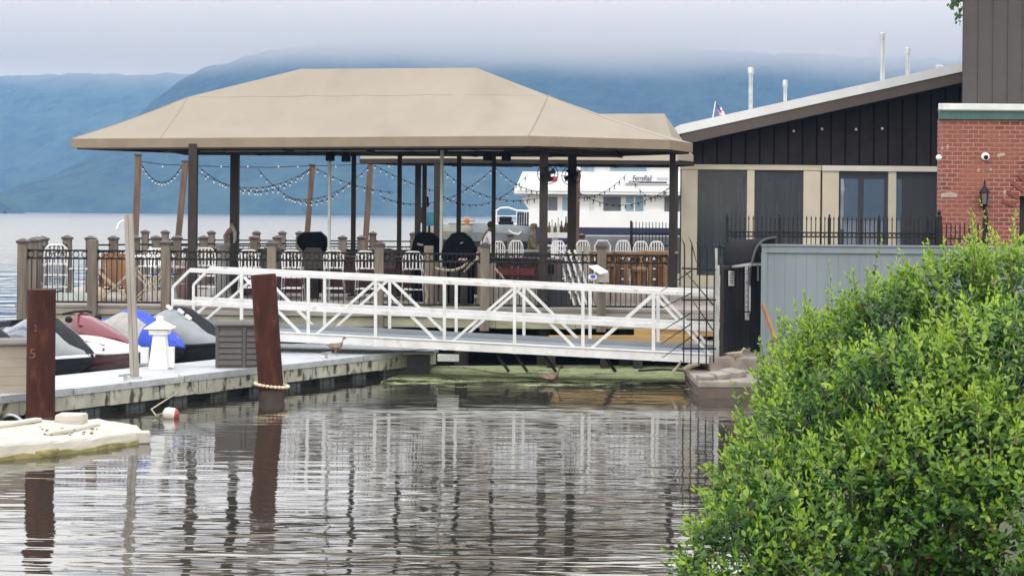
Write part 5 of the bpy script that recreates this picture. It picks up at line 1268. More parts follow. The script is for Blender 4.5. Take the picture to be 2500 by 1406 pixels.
# ornament by the second column
q=P(572,598,38.3); mat('ornament_red',(.13,.04,.035),(.15,.12,.11),scale=9,rough=.7); mat('stone_grey',(.25,.25,.24),(.18,.18,.17),scale=6,rough=.85)
t_=thing('ornament','weathered red and grey carved ornament on grey stand by second dark column','ornament',(q.x-.05,38.2,DZ))
x=q.x-.05; z1=P(572,545,38.2).z
b=MB(); b.lathe([(.30,DZ),(.22,DZ+.1),(.14,DZ+.5),(.12,2.25),(.18,2.40),(.17,2.46)],(x-.18,38.1,0),10); b.build('stand','stone_grey',t_)
b=MB(); b.tube([(x-.10,38.1,2.44),(x-.12,38.1,2.62),(x-.02,38.1,2.74),(x+.04,38.1,z1-.1),(x+.02,38.1,z1)],[.05,.06,.075,.06,.03],8); b.build('figure','ornament_red',t_,smooth=True)
b=MB(); b.tube([(x+.03,38.05,2.86),(x+.10,38.05,2.72),(x+.11,38.05,2.55),(x+.08,38.05,2.46)],[.035,.045,.04,.02],8); b.build('wing','stone_grey',t_,smooth=True)

# ---------------------------------------------------------------- black covered grills
mat('cover_black',(.0025,.0025,.004),(.006,.006,.008),scale=6,rough=.9,bump=.6,bscale=7,spec=.06)
def cover(label,px0,px1,pt,pb,Y,oct_,tagpos=None):
    a=P(px0,pt,Y); c=P(px1,pb,Y); wd=c.x-a.x; h=a.z-c.z; cx=(a.x+c.x)/2
    t_=thing('covered_grill',label,'covered grill',(cx,Y,DZ),0,'black covered grills')
    if oct_=='round': pr=[(.06,.66),(.0,.45),(.04,.22),(.22,.02),(.76,.0),(.94,.22),(1.0,.5),(.98,.68),(.88,.92),(.72,1.0),(.28,1.0)]
    elif oct_=='left': pr=[(0,1.0),(.03,.72),(.10,.35),(.18,.08),(.30,0),(.66,.02),(.84,.18),(.98,.42),(1.0,1.0)]
    else: pr=[(.0,1.0),(.02,.70),(.12,.34),(.30,.06),(.45,0),(.64,.02),(.84,.24),(.96,.52),(1.0,.70),(.97,.92),(.93,1.0)]
    if oct_=='round': pr=[p for p in pr][::-1]
    q=[(a.x+u*wd, a.z-v*h) for u,v in pr]
    secs=[]
    for dy,s_ in ((-.34,.84),(-.30,.93),(-.15,1.0),(.15,1.0),(.30,.93),(.34,.84)):
        zc=c.z if oct_!='round' else (a.z+c.z)/2
        secs.append([Vector((cx+(x-cx)*s_,Y+dy,zc+(z-zc)*s_)) for x,z in q])
    MB().loft(secs,closed=True).build('cloth_cover','cover_black',t_,smooth=True)
    if oct_=='round':
        b=MB(); b.beam((cx,Y,DZ),(cx,Y,c.z+.1),.3,.3)
        b.build('pedestal','brown_steel',t_)
    else:
        b=MB(); b.box((cx-wd*.42,Y-.26,DZ),(cx+wd*.42,Y+.26,c.z+.02)); b.build('cabinet','cover_black',t_,bevel=.02)
    if tagpos:
        g=P(tagpos[0],tagpos[1],Y-.35); b=MB().cbox(g,(.15*tagpos[2],.02,.05*tagpos[2]),ry=tagpos[3]); b.build('label_patch','stone_grey',t_)
cover('black cloth covered grill standing alone behind the middle chairs',726,800,565,619,38.0,'round')
cover('black cloth cover with a small grey label, left one of the pair',1001,1082,566,636,37.2,'left',(1026,597,.9,.15))
cover('wide black cloth cover with a short pale tear, right one of the pair',1078,1165,566,632,36.4,'right',(1127,593,.5,-.5))

# ---------------------------------------------------------------- roped timber cluster in front of the covers
tc_=thing('timber_cluster','cluster of old weathered timbers bound with rope behind the railing','timber cluster',(PX(1110,35.3),35.3,DZ))
for px,pt,Y,wd,tl in ((1047,600,35.2,.20,0),(1176,603,35.4,.17,0),(1060,640,35.5,.16,.02),(1084,652,35.6,.17,-.03),(1108,660,35.75,.17,.02),(1133,664,35.7,.16,0),(1200,640,35.5,.14,.03)):
    q=P(px,pt,Y); b=MB().beam((q.x,Y,DZ),(q.x+tl,Y,q.z),wd,wd*.8,up=(0,1,0)); b.build('timber','post_wood' if px not in (1108,1133) else 'dark_timber',tc_,bevel=.015)
mat('rope_old',(.38,.32,.25),(.26,.22,.17),scale=24,rough=.9)
b=MB(); b.tube([P(x,y,35.0) for x,y in ((1062,655),(1085,660),(1108,660),(1130,652),(1142,640),(1140,634),(1120,634))],.03,7); b.build('rope','rope_old',tc_,smooth=True)
b=MB(); b.tube([P(x,y,35.05) for x,y in ((1132,664),(1150,645),(1165,632),(1166,615))],.026,7); b.build('rope','rope_old',tc_,smooth=True)
b=MB(); b.tube([P(x,y,35.1) for x,y in ((1207,655),(1222,670),(1236,690),(1248,705))],.026,7); b.build('rope','rope_old',tc_,smooth=True)
for x,y in ((1035,690),(1040,735)):
    q=P(x,y,35.1); b=MB(); b.tube([q+Vector((-.02,0,.3)),q+Vector((.03,0,.12)),q,q+Vector((.05,0,-.2))],.028,7); b.build('rope','rope_old',tc_,smooth=True)
# wooden screens behind the front railing
t_=thing('wooden_screen','weathered grey plank screen behind the right part of the railing','screen',(PX(1400,36.2),36.2,DZ))
for pa_,pb_ in ((1205,1312),(1376,1470)):
    b=MB(); x=PX(pa_,36.2)
    while x<PX(pb_,36.2): b.box((x,36.2+rnd.uniform(0,.01),DZ),(x+.134,36.24,P(1300,690,36.2).z+rnd.uniform(-.01,.01))); x+=.14
    b.build('plank','deck_wood',t_)
for px in (1414,1433): 
    b=MB(); x=PX(px,36.0); b.box((x-.06,35.95,DZ),(x+.06,36.07,P(px,602,36).z)); b.build('post','grey_wood',t_)
t_=thing('plank_screen','grey dotted board screen behind the last railing bay beside the gate','screen',(PX(1600,36.6),36.6,DZ))
b=MB(); x=PX(1480,36.6)
while x<PX(1740,36.6): b.box((x,36.6,DZ),(x+.115,36.64,P(1600,706,36.6).z)); x+=.13
b.build('board','deck_wood',t_)
b=MB(); 
# ---------------------------------------------------------------- bin, white folded slat chairs
bn_=thing('litter_bin','brown litter bin with square openings and dark base behind the railing','litter bin',(PX(1345,35.6),35.6,DZ))
x0,x1=PX(1318,35.6),PX(1374,35.6); z1=P(1345,634,35.6).z; zm=P(1345,690,35.6).z
mat('bin_brown',(.075,.055,.052),(.055,.04,.038),scale=5,rough=.7); mat('bin_navy',(.016,.018,.03),(.025,.027,.04),scale=5,rough=.6)
b=MB(); b.box((x0,35.4,zm),(x1,35.9,z1)); b.build('head','bin_brown',bn_,bevel=.015)
b=MB(); b.box((x0-.03,35.42,DZ+.02),(x1+.06,35.92,zm-.004)); b.build('base','bin_navy',bn_,bevel=.02)
for px in (1323,1340): b=MB(); xx=PX(px,35.39); b.box((xx,35.385,z1-.3),(xx+.12,35.399,z1-.1)); b.build('opening','lamp_black',bn_)
b=MB(); b.box((x0-.03,35.36,z1),(x1+.03,35.94,z1+.04)); b.build('lid','stone_grey',bn_,bevel=.01)
GF='white slatted folding loungers'
pf=None
for k,(px,lab) in enumerate(((1375,'white slatted folded lounger leaning beside litter bin, first of the row'),(1390,'white slatted folded lounger leaning beside litter bin, second of the row'),(1405,'white slatted folded lounger leaning beside litter bin, third of the row'),(1420,'white slatted folded lounger leaning beside litter bin, last of the row'))):
    x=PX(px,35.9); y=35.55+.06*k
    if pf is None:
        pf=thing('folded_lounger',lab,'folding lounger',(x,y,DZ),.0,GF); ORG[pf]=(0,0,0)
        for s_ in (0,1): MB().beam((.25+.05*s_,-.1+.35*s_,.02),(-.15+.05*s_,.0+.35*s_,1.22),.04,.03).build('side_rail','chair_white',pf,world=False)
        b=MB()
        for j in range(9):
            z=.14+j*.125; u=z/1.22; xx=.25-.40*u
            b.beam((xx-.03,-.11+.1*u,z+.06),(xx+.10,.24+.1*u,z-.09),.07,.018,up=(.3,-1,.6))
        b.build('slat_panel','chair_white',pf,world=False)
    else: dup(pf,(x,y,DZ),.05*k,lab,GF)
# info box by the railing
ib=thing('feed_box','grey wooden box with a slanting white lid above the gangway rail','box',P(1462,670,33.7))
q=P(1463,674,33.7); b=MB().box((q.x-.10,33.55,q.z-.12),(q.x+.19,33.85,q.z+.06)); b.build('body','grey_wood',ib)
b=MB().prism([P(1438,652,33.45),P(1458,650,33.75),P(1485,666,33.75),P(1466,671,33.45)],(0,0,.03)); b.build('lid','white_plastic',ib)
b=MB(); g=P(1447,678,33.5); b.sph(g,(.10,.08,.075),12,8); b.build('scoop','paper_white',ib,smooth=True); b=MB(); b.sph(g+Vector((0,-.04,.02)),(.065,.05,.045),10,6); b.build('blue_lining','cover_blue',ib,smooth=True)
b=MB(); b.beam((q.x+.05,33.8,q.z-.1),(q.x+.05,34.45,q.z-.25),.06); b.build('bracket','dark_timber',ib)

# ---------------------------------------------------------------- log furniture
mat('log_pale',(.36,.215,.105),(.25,.14,.065),scale=5,rough=.6,stretch=(.4,1,.6)); mat('log_dark',(.20,.095,.035),(.13,.06,.025),scale=5,rough=.65)
def logtable(label,px,ptop,Y,wd,dp):
    q=P(px,ptop,Y); h=q.z-DZ; t_=thing('log_table',label,'log table',(q.x,Y,DZ),0,'log tables near the gate')
    r3=random.Random(px)
    sec=[]
    pts=[]
    for k in range(16):
        a=2*math.pi*k/16; pts.append((wd/2*math.cos(a)*(1+.12*r3.uniform(-1,1)),dp/2*math.sin(a)*(1+.15*r3.uniform(-1,1))))
    MB().loft([[(x,y,h-.12) for x,y in pts],[(x*1.03,y*1.03,h-.03) for x,y in pts],[(x,y,h) for x,y in pts]],closed=True).build('slab_top','log_pale',t_,world=False,smooth=True)
    for k,(a,c) in enumerate(((-.36,-.3),(-.12,-.34),(.12,-.3),(.36,-.32),(-.3,.3),(.3,.3))):
        MB().tube([(a*wd,c*dp,h-.11),(a*wd*1.02+.03*r3.uniform(-1,1),c*dp,h*.5),(a*wd*1.06,c*dp*1.05,0)],[.05,.06,.055],8).build('leg','log_pale' if k%2 else 'log_dark',t_,world=False,smooth=True)
    MB().tube([(-wd*.4,-.3*dp,h*.72),(wd*.4,-.32*dp,h*.70)],.05,8).build('stretcher','log_dark',t_,world=False,smooth=True)
    return t_
logtable('honey brown log slab table left of the railing post near the gate',1452,614,38.2,.85,.7)
logtable('honey brown log slab table right of the railing post near the gate',1535,615,38.0,.75,.7)
logtable('honey brown log slab table nearest the building corner column',1595,613,38.2,.68,.7)
for px,pt,lab in ((1487,640,'round topped log stool between the log tables'),(1560,652,'round topped log stool in front of the right log tables'),(1425,648,'round topped log stool at the left end of the log tables')):
    q=P(px,pt,37.2); h=q.z-DZ; t_=thing('log_stool',lab,'log stool',(q.x,37.2,DZ),0,'log stools near the gate')
    MB().lathe([(.16,h-.10),(.19,h-.05),(.18,h)],(0,0,0),14).build('seat','log_pale',t_,world=False,smooth=True)
    for k in range(3):
        a=k*2.1+.4; MB().tube([(.09*math.cos(a),.09*math.sin(a),h-.09),(.17*math.cos(a),.17*math.sin(a),0)],[.035,.045],8).build('leg','log_dark',t_,world=False,smooth=True)

# ---------------------------------------------------------------- rear bar with bottles
rb_=thing('back_bar','grey planked back bar along the rear of the right hand deck','bar',(1.5,44,DZ))
x0,x1=PX(1215,43.6),PX(1650,43.6); zt5=P(1450,612,43.6).z
b=MB(); x=x0
while x<x1: b.box((x+.003,43.6-rnd.uniform(0,.01),DZ),(min(x+.14,x1)-.003,44.0,zt5-.06)); x+=.14
b.build('front_boards','bin_brown',rb_)
b=MB(); b.box((x0-.05,43.45,zt5-.058),(x1+.05,44.15,zt5)); b.build('counter','stone_grey',rb_)
ws=thing('bottle_shelf','white wooden shelf on a white post carrying a row of bottles','shelf',(PX(1364,43.3),43.3,DZ))
xa,xb=PX(1334,43.2),PX(1390,43.2); zs=P(1364,568,43.2).z; b=MB(); b.box((xa,43.05,zs-.14),(xb,43.4,zs)); b.build('board','white_paint',ws,bevel=.006)
xc=PX(1355,43.2); b=MB(); b.box((xc-.075,43.15,DZ),(xc+.075,43.3,zs-.142)); b.build('post','white_paint',ws)
mat('bottle_dark',(.02,.012,.01),(.05,.02,.012),scale=5,rough=.12); mat('bottle_brown',(.11,.045,.025),rough=.15); mat('bottle_clear',(.5,.52,.5),rough=.12)
for px,h,m_,lab in ((1341,.28,'bottle_brown','short brown bottle at the left end of the white shelf'),(1348,.33,'bottle_clear','pale clear bottle with foil neck, second on the white shelf'),(1356,.26,'bottle_brown','reddish brown bottle, third on the white shelf'),
        (1363,.38,'bottle_clear','tall pale bottle with dark cap on the white shelf'),(1371,.31,'bottle_dark','dark slim bottle left of the tallest on the white shelf'),(1382,.42,'bottle_dark','tallest dark bottle at the right end of the white shelf')):
    x=PX(px,43.2); t_=thing('bottle',lab,'bottle',(x,43.2,zs),0,'bottles on the white shelf')
    MB().lathe([(.045,0),(.048,.02),(.045,h*.5),(.018,h*.68),(.016,h*.95)],(0,0,0),10).build('glass',m_,t_,world=False,smooth=True); MB().lathe([(.018,h*.95),(.018,h)],(0,0,0),8).build('cap','lamp_black',t_,world=False)

# ---------------------------------------------------------------- people
mat('skin_dark',(.11,.055,.035),(.09,.045,.03),scale=6,rough=.6); mat('shirt_white',(.72,.74,.78),(.58,.60,.66),scale=5,rough=.85,bump=.6,bscale=8); mat('cloth_navy',(.03,.035,.06),rough=.85); mat('jacket_olive',(.24,.22,.11),(.16,.15,.075),scale=6,rough=.85,bump=.5,bscale=9); mat('trouser_khaki',(.30,.22,.17),rough=.85); mat('skin_light',(.42,.25,.18),rough=.6); mat('hair_black',(.012,.010,.010),rough=.8)
def person(label,loc,rz_,skin,top,bottom,hair,lean,hat=None,arms=None,h=1.74):
    t_=thing('person',label,'person',loc,rz_)
    s_=h/1.74
    L=lean
    J={'pelvis':(0,0,.93),'waist':(0,.03*L,1.06),'chest':(0,.13*L,1.30),'neck':(0,.22*L,1.47),'chin':(0,.27*L,1.54),'head':(0,.30*L,1.62),'crown':(0,.31*L,1.70),
       'hipl':(-.10,0,.90),'kneel':(-.11,.03,.48),'anklel':(-.11,-.02,.08),'toel':(-.12,.14,.035),'hipr':(.10,0,.90),'kneer':(.11,.05,.48),'ankler':(.11,.0,.08),'toer':(.12,.16,.035),
       'shl':(-.19,.17*L,1.40),'shr':(.19,.17*L,1.40)}
    J.update(arms or {'ell':(-.26,.16*L+.06,1.13),'wrl':(-.20,.16*L+.26,1.02),'handl':(-.17,.16*L+.34,1.02),'elr':(.26,.16*L+.06,1.13),'wrr':(.20,.16*L+.26,1.02),'handr':(.17,.16*L+.34,1.02)})
    rad={'pelvis':.14,'waist':.13,'chest':.155,'neck':.055,'chin':.065,'head':.088,'crown':.06,'hipl':.09,'kneel':.06,'anklel':.04,'toel':.035,'hipr':.09,'kneer':.06,'ankler':.04,'toer':.035,'shl':.065,'shr':.065,'ell':.043,'elr':.043,'wrl':.03,'wrr':.03,'handl':.034,'handr':.034}
    E_=[('pelvis','waist'),('waist','chest'),('chest','neck'),('neck','chin'),('chin','head'),('head','crown'),('pelvis','hipl'),('hipl','kneel'),('kneel','anklel'),('anklel','toel'),('pelvis','hipr'),('hipr','kneer'),('kneer','ankler'),('ankler','toer'),('chest','shl'),('shl','ell'),('ell','wrl'),('wrl','handl'),('chest','shr'),('shr','elr'),('elr','wrr'),('wrr','handr')]
    def skin_obj(name,keys,grow,m_,root):
        ks=[k for k in J if k in keys]; ix={k:i for i,k in enumerate(ks)}
        me=bpy.data.meshes.new(name); me.from_pydata([Vector(J[k])*s_ for k in ks],[(ix[a],ix[c]) for a,c in E_ if a in ix and c in ix],[])
        o=bpy.data.objects.new(name,me); COL.objects.link(o); o.parent=t_; me.materials.append(MATS[m_])
        sm=o.modifiers.new('skin','SKIN'); ss=o.modifiers.new('sub','SUBSURF'); ss.levels=ss.render_levels=2
        lay=me.skin_vertices[0] if me.skin_vertices else None
        if lay is None: return o
        for k in ks:
            v=lay.data[ix[k]]; r_=rad[k]*s_+grow; v.radius=(r_,r_*(.8 if k in('chest','waist','pelvis') else 1)); v.use_root=(k==root)
        return o
    def skinned(name,keys,grow,m_,root):
        # skin layer must exist: create through bmesh
        ks=[k for k in J if k in keys]; ix={k:i for i,k in enumerate(ks)}
        bm=bmesh.new(); lay=bm.verts.layers.skin.verify(); vv=[]
        for k in ks:
            v=bm.verts.new(Vector(J[k])*s_); r_=rad[k]*s_+grow; v[lay].radius=(r_,r_*(.8 if k in('chest','waist','pelvis') else 1)); v[lay].use_root=(k==root); vv.append(v)
        for a,c in E_:
            if a in ix and c in ix: bm.edges.new((vv[ix[a]],vv[ix[c]]))
        me=bpy.data.meshes.new(name); bm.to_mesh(me); bm.free(); me.materials.append(MATS[m_])
        o=bpy.data.objects.new(name,me); COL.objects.link(o); o.parent=t_
        o.modifiers.new('skin','SKIN').use_smooth_shade=True; ss=o.modifiers.new('sub','SUBSURF'); ss.levels=ss.render_levels=2
        return o
    skinned('body',set(J),0,skin,'pelvis')
    skinned('shirt',{'pelvis','waist','chest','shl','shr','ell','elr','wrl','wrr'},.022,top,'waist')
    skinned('trousers',{'pelvis','hipl','hipr','kneel','kneer','anklel','ankler'},.016,bottom,'pelvis')
    hd=Vector(J['head'])*s_
    MB().sph(hd+Vector((0,-.018,.022)),(.092*s_,.098*s_,.095*s_),12,8).build('hair',hair,t_,world=False,smooth=True) if not hat else MB().lathe([(.15,.03),(.10,.04),(.095,.12),(.03,.14)],hd,12).build('hat',hat,t_,world=False,smooth=True)
    b=MB(); b.sph(hd+Vector((0,.092,-.01)),(.014,.02,.02),6,4); b.build('nose',skin,t_,world=False,smooth=True)
    for k in (-1,1):
        MB().sph(hd+Vector((k*.032,.080,.012)),.010,6,4).build('eye','ink_black',t_,world=False); MB().sph(hd+Vector((k*.09,.0,-.005)),(.012,.02,.028),6,4).build('ear',skin,t_,world=False)
    # fingers
    for k in ('l','r'):
        hp=Vector(J['hand'+k])*s_; wp=Vector(J['wr'+k])*s_; d=(hp-wp).normalized(); sd_=d.cross(Vector((0,0,1))).normalized()
        b=MB()
        for f_,ln in ((-.026,.07),(-.009,.08),(.009,.075),(.026,.06)):
            p=hp+sd_*f_+d*.015; b.tube([p,p+d*ln*.5,p+d*ln*.85+Vector((0,0,-.02))],[.009,.008,.006],5)
        p=hp+sd_*.03*(1 if k=='l' else -1); b.tube([p,p+d*.035+sd_*.02*(1 if k=='l' else -1)],[.010,.008],5)
        b.build('fingers',skin,t_,world=False,smooth=True)
    return t_
q=P(1183,546,44.5); person('person with a shaved head in a loose white shirt leaning over the far railing',(q.x-.04,44.5,DZ),R(-75),'skin_dark','shirt_white','cloth_navy','hair_black',.75,h=1.80)
q=P(1297,545,45.2); person('person in an olive jacket and hat standing left of the thick column',(q.x,45.2,DZ),R(-100),'skin_light','jacket_olive','trouser_khaki','hair_black',.25,hat='jacket_olive',h=1.72)

# ---------------------------------------------------------------- leaning light poles and string lights
def lpole(label,pt,pb_,Y,wd):
    a=P(*pt,Y); c=P(*pb_,Y); d=(a-c); c=c-d*((c.z-DZ)/d.z)
    t_=thing('light_pole',label,'pole',(c.x,c.y,DZ),0,'leaning wooden light poles')
    MB().beam(c,a,wd,wd,up=(0,1,0)).build('shaft','pole_wood',t_,bevel=.01); MB().cbox(a+Vector((0,0,.02)),(wd+.05,wd+.05,.05)).build('cap','cap_bronze',t_)
lpole('tall leaning brown pole at the left, farthest out along the river edge',(338,380),(331,570),48.3,.16)
lpole('leaning brown pole just left of the first dark column',(453,396),(436,572),48.3,.16)
lpole('leaning brown pole above the lone black grill cover',(763,405),(750,572),48.4,.15)
lpole('leaning brown pole right of a thin dark column, middle of the pier',(905,392),(892,600),48.4,.16)
lpole('brown pole half hidden behind the farther thick column',(1410,420),(1406,600),48.4,.17)
mat('bulb_clear',(.52,.58,.66),(.44,.50,.58),scale=2,rough=.12,spec=.8)
bulb_me=None; sock_me=None
def lights(label,a,c,sag,Y0,Y1,nb):
    p=P(*a,Y0); q=P(*c,Y1); sg=sag*(Y0+Y1)/2/F
    t_=thing('string_lights',label,'string lights',p,0,'bulb strings over the pier'); 
    pts=[lerp(p,q,k/24)+Vector((0,0,-sg*4*(k/24)*(1-k/24))) for k in range(25)]
    MB().tube(pts,.009,4).build('cable','black_metal',t_)
    global bulb_me,sock_me
    for k in range(nb):
        u=(k+.5)/nb; w_=lerp(p,q,u)+Vector((0,0,-sg*4*u*(1-u)))
        if bulb_me is None:
            o=MB().sph((0,0,-.085),(.025,.025,.033),8,6).build('bulb','bulb_clear',None,smooth=True); bulb_me=o.data; COL.objects.unlink(o); bpy.data.objects.remove(o)
            o=MB().cyl((0,0,-.058),(0,0,.01),.016,n=6).build('socket','black_metal',None); sock_me=o.data; bpy.data.objects.remove(o)
        for nm,me in (('bulb',bulb_me),('socket',sock_me)):
            o=bpy.data.objects.new(nm,me); COL.objects.link(o); o.parent=t_; o.location=w_-Vector(ORG[t_])
Z=48.3
for lab,a,c,sg,y0,y1,nb in (
  ('short deep swag of bulbs between the two leftmost poles',(345,400),(446,402),44,Z,Z,13),
  ('long swag of bulbs from the second pole towards the pole by the grill cover',(452,405),(640,470),10,Z,46,9),
  ('swag of bulbs crossing behind the second dark column',(486,408),(758,412),58,Z-1,Z,19),
  ('low swag of bulbs just right of the second dark column',(575,455),(760,410),20,45,Z,13),
  ('deep swag of bulbs passing behind the lone leaning pole',(630,413),(868,430),72,44,Z,18),
  ('swag of bulbs from the lone leaning pole to the middle pole',(766,408),(960,470),12,Z,46,10),
  ('low swag of bulbs behind the thin dark columns',(690,478),(905,402),38,46,Z,14),
  ('swag of bulbs right of the middle pole',(908,400),(1072,470),6,Z,46,11),
  ('wide swag of bulbs behind the second canopy posts',(930,480),(1205,410),48,46,Z,18),
  ('swag of bulbs between the pale pole and the next dark post',(1085,420),(1330,480),34,Z,46,15),
  ('low swag of bulbs over the far boats',(1075,475),(1290,425),48,46,Z,14),
  ('swag of bulbs falling across the ferry bow',(1205,405),(1330,470),16,Z,46,10),
  ('swag of bulbs rising to the ferry sign',(1395,480),(1530,425),22,46,Z,11),
  ('deep swag of bulbs below the ferry sign',(1410,468),(1645,450),42,46,46,15),
  ('short swag of bulbs under the ferry sign lettering',(1545,440),(1645,445),40,Z,46,8)):
    lights(lab,a,c,sg,y0,y1,nb)
t_=thing('light_cable','long dark overhead cable from pole to pole with a few bulbs','cable',P(345,396,Z))
pts=[P(x,y,Z) for x,y in ((345,395),(400,402),(455,404),(560,408),(660,409),(757,405),(840,404),(905,399),(1000,402),(1110,405),(1300,408))]
MB().tube(pts,.012,5).build('cable','black_metal',t_)
for px in (397,540,605,680,727,820,950):
    q=P(px,409,Z); o=bpy.data.objects.new('bulb',bulb_me); COL.objects.link(o); o.parent=t_; o.location=q-Vector(ORG[t_])+Vector((0,0,.1))

# ---------------------------------------------------------------- things behind the pier
mat('sign_blue',(.05,.27,.55),(.10,.40,.62),scale=5,rough=.5,contrast=(.45,.55),c3=(.55,.55,.62),c3scale=4,c3range=(.58,.66))
q=P(1048,535,46.5); t_=thing('blue_banner','bright blue patterned upright banner between two dark posts','banner',(q.x,46.5,DZ))
b=MB(); a=P(1039,518,46.5); c=P(1059,552,46.5); b.box((a.x,46.48,c.z),(c.x,46.52,a.z)); b.build('panel','sign_blue',t_,bevel=.01); b=MB(); b.box((q.x-.03,46.5,DZ),(q.x+.03,46.54,c.z)); b.build('stand','black_metal',t_)
q=P(1036,500,47); t_=thing('speaker_stack','dark tall speaker rig beside the left canopy post','speaker',(q.x,47,DZ))
MB().box((q.x-.06,46.9,P(1036,505,47).z),(q.x+.12,47.2,P(1036,480,47).z)).build('cabinet','lamp_black',t_,bevel=.01); MB().box((q.x-.1,46.95,P(1036,545,47).z),(q.x+.02,47.1,P(1036,506,47).z)).build('cabinet','bin_navy',t_,bevel=.01)
b=MB(); b.beam((q.x,47.1,DZ),(q.x,47.1,P(1036,506,47).z),.06); b.build('pole','black_metal',t_)
q=P(1140,540,60); mat('life_orange',(.48,.20,.05),(.40,.15,.03),scale=9,rough=.6)
t_=thing('cleat_marker','small orange marker post on the far grey jetty','marker',(q.x,60,1)); b=MB(); b.lathe([(.06,q.z-.25),(.08,q.z-.05),(.095,q.z+.05),(.06,q.z+.10),(.075,q.z+.12),(.04,q.z+.17)],(q.x,60,0),10); b.build('head','life_orange',t_,smooth=True); MB().beam((q.x-.3,60,q.z-.02),(q.x+.3,60,q.z+.0),.05).build('bar','life_orange',t_); MB().cyl((q.x,60,-.5),(q.x,60,q.z-.3),.05).build('post','galvanised',t_)
# far boats with grey covers
mat('tarp_grey',(.13,.145,.15),(.09,.10,.105),scale=3,rough=.8,bump=.5,bscale=4); mat('tarp_olive',(.17,.17,.14),(.12,.12,.10),scale=3,rough=.8,bump=.5,bscale=4)
def boat(label,px0,px1,pt,pb_,Y,m_,rail=False):
    a=P(px0,pt,Y); c=P(px1,pb_,Y); L=c.x-a.x; t_=thing('motor_boat',label,'boat',((a.x+c.x)/2,Y,0),0,'covered boats moored behind the pier')
    secs=[]
    for u,wd,zt_ in ((0,.25,.86),(.08,.6,.97),(.3,.85,1.0),(.6,.85,.97),(.85,.6,.93),(1,.1,.90)):
        x=a.x+u*L; z=c.z+(a.z-c.z)*zt_; zb=c.z
        secs.append([Vector((x,Y-wd,zb)),Vector((x,Y-wd*.9,zb+(z-zb)*.55)),Vector((x,Y-wd*.3,z)),Vector((x,Y+wd*.3,z)),Vector((x,Y+wd*.9,zb+(z-zb)*.55)),Vector((x,Y+wd,zb))])
    MB().loft(secs).build('tarp_cover',m_,t_,smooth=True)
    secs=[[Vector((a.x+u*L,Y-wd,c.z)),Vector((a.x+u*L,Y-wd*.6,-.1)),Vector((a.x+u*L,Y+wd*.6,-.1)),Vector((a.x+u*L,Y+wd,c.z))] for u,wd in ((-.01,.28),(.08,.63),(.3,.88),(.6,.88),(.85,.63),(1.01,.12))]
    MB().loft(secs).build('hull','white_plastic' if rail else 'bin_navy',t_,smooth=True)
    return t_
boat('low motor boat under an olive grey tarp behind the pair of black covers',1035,1165,547,585,54,'tarp_olive')
boat('motor boat under a dark grey tarp behind the white shirted person',1150,1245,546,592,53,'tarp_grey')
boat('motor boat under a black grey tarp with pale rope, right of the white shirted person',1205,1300,548,592,51.5,'tarp_grey')
b=MB(); b.tube([P(x,y,50.4) for x,y in ((1241,562),(1252,570),(1266,572),(1272,566))],.03,6); tag(b.build('mooring_line','chair_white',None,smooth=True),'pale looped mooring line on the dark tarp','rope')
wb=thing('work_boat','small white railed boat with black engine boxes left of the ferry','boat',(PX(1245,66),66,0))
mat('rail_white',(.7,.73,.76),rough=.4)
b=MB(); b.tube([P(x,y,66) for x,y in ((1210,516),(1222,508),(1240,507),(1262,514),(1292,516))],.045,6)
for x in (1212,1262,1290): b.tube([P(x,515,66),P(x,545,66)],.03,6)
b.tube([P(1205,528,66),P(1292,528,66)],.03,6); b.build('canopy_rail','rail_white',wb)
a,c=P(1200,556,66),P(1305,546,66); b=MB(); b.box((a.x,65,-.2),(c.x,67,c.z)); b.build('hull','rail_white',wb,bevel=.1)
b=MB(); a,c=P(1216,548,65),P(1254,540,65); b.box((a.x,64.9,a.z),(c.x,66,c.z)); a,c=P(1219,540,65),P(1250,529,65); b.box((a.x,64.95,a.z+.001),(c.x,65.9,c.z)); b.build('engine_box','lamp_black',wb,bevel=.06)
for k in range(5):
    a,c=P(1262+k*6,554,64.8),P(1267+k*6,518,64.8); b=MB(); b.box((a.x,64.6,a.z),(c.x,65.0,c.z)); b.build('fender_board','bin_navy',wb,bevel=.03)

# grey jetty wall and far fence behind the back bar
mat('jetty_grey',(.22,.235,.24),(.17,.18,.185),scale=2,rough=.85)
q=P(1600,580,58); b=MB(); b.box((PX(1405,58),58,-.5),(PX(1760,58),60,P(1500,576,58).z)); b.box((PX(1300,58),57.6,-.5),(PX(1404,58),60,P(1350,600,58).z)); tag(b.build('jetty','jetty_grey',None,bevel=.03),'grey concrete jetty between the back bar and the ferry','jetty')
b=MB(); b.box((PX(1095,62),62,-.5),(PX(1180,62),63,P(1130,548,62).z)); b.box((PX(1095,62),61.9,P(1130,548,62).z),(PX(1185,62),63.1,P(1130,545,62).z)); tag(b.build('jetty','jetty_grey',None),'low grey jetty end under the orange marker','jetty')
YFF=56.0; t_=thing('iron_fence','far thin iron picket fence in front of the white ferry hull','fence',(PX(1590,YFF),YFF,1.2))
b=MB()
for k in range(13):
    x=PX(1545+k*8.1,YFF); z1=P(1545,543,YFF).z+ (.02 if k%2 else 0); b.box((x-.012,YFF-.012,P(1545,604,YFF).z),(x+.012,YFF+.012,z1))
for py in (570,600): b.box((PX(1541,YFF),YFF-.02,P(1590,py,YFF).z-.02),(PX(1650,YFF),YFF+.02,P(1590,py,YFF).z+.02))
b.build('panel','black_metal',t_)
x=PX(1541,YFF); b=MB(); b.box((x-.035,YFF-.03,.5),(x+.035,YFF+.03,P(1541,539,YFF).z)); b.build('post','black_metal',t_)

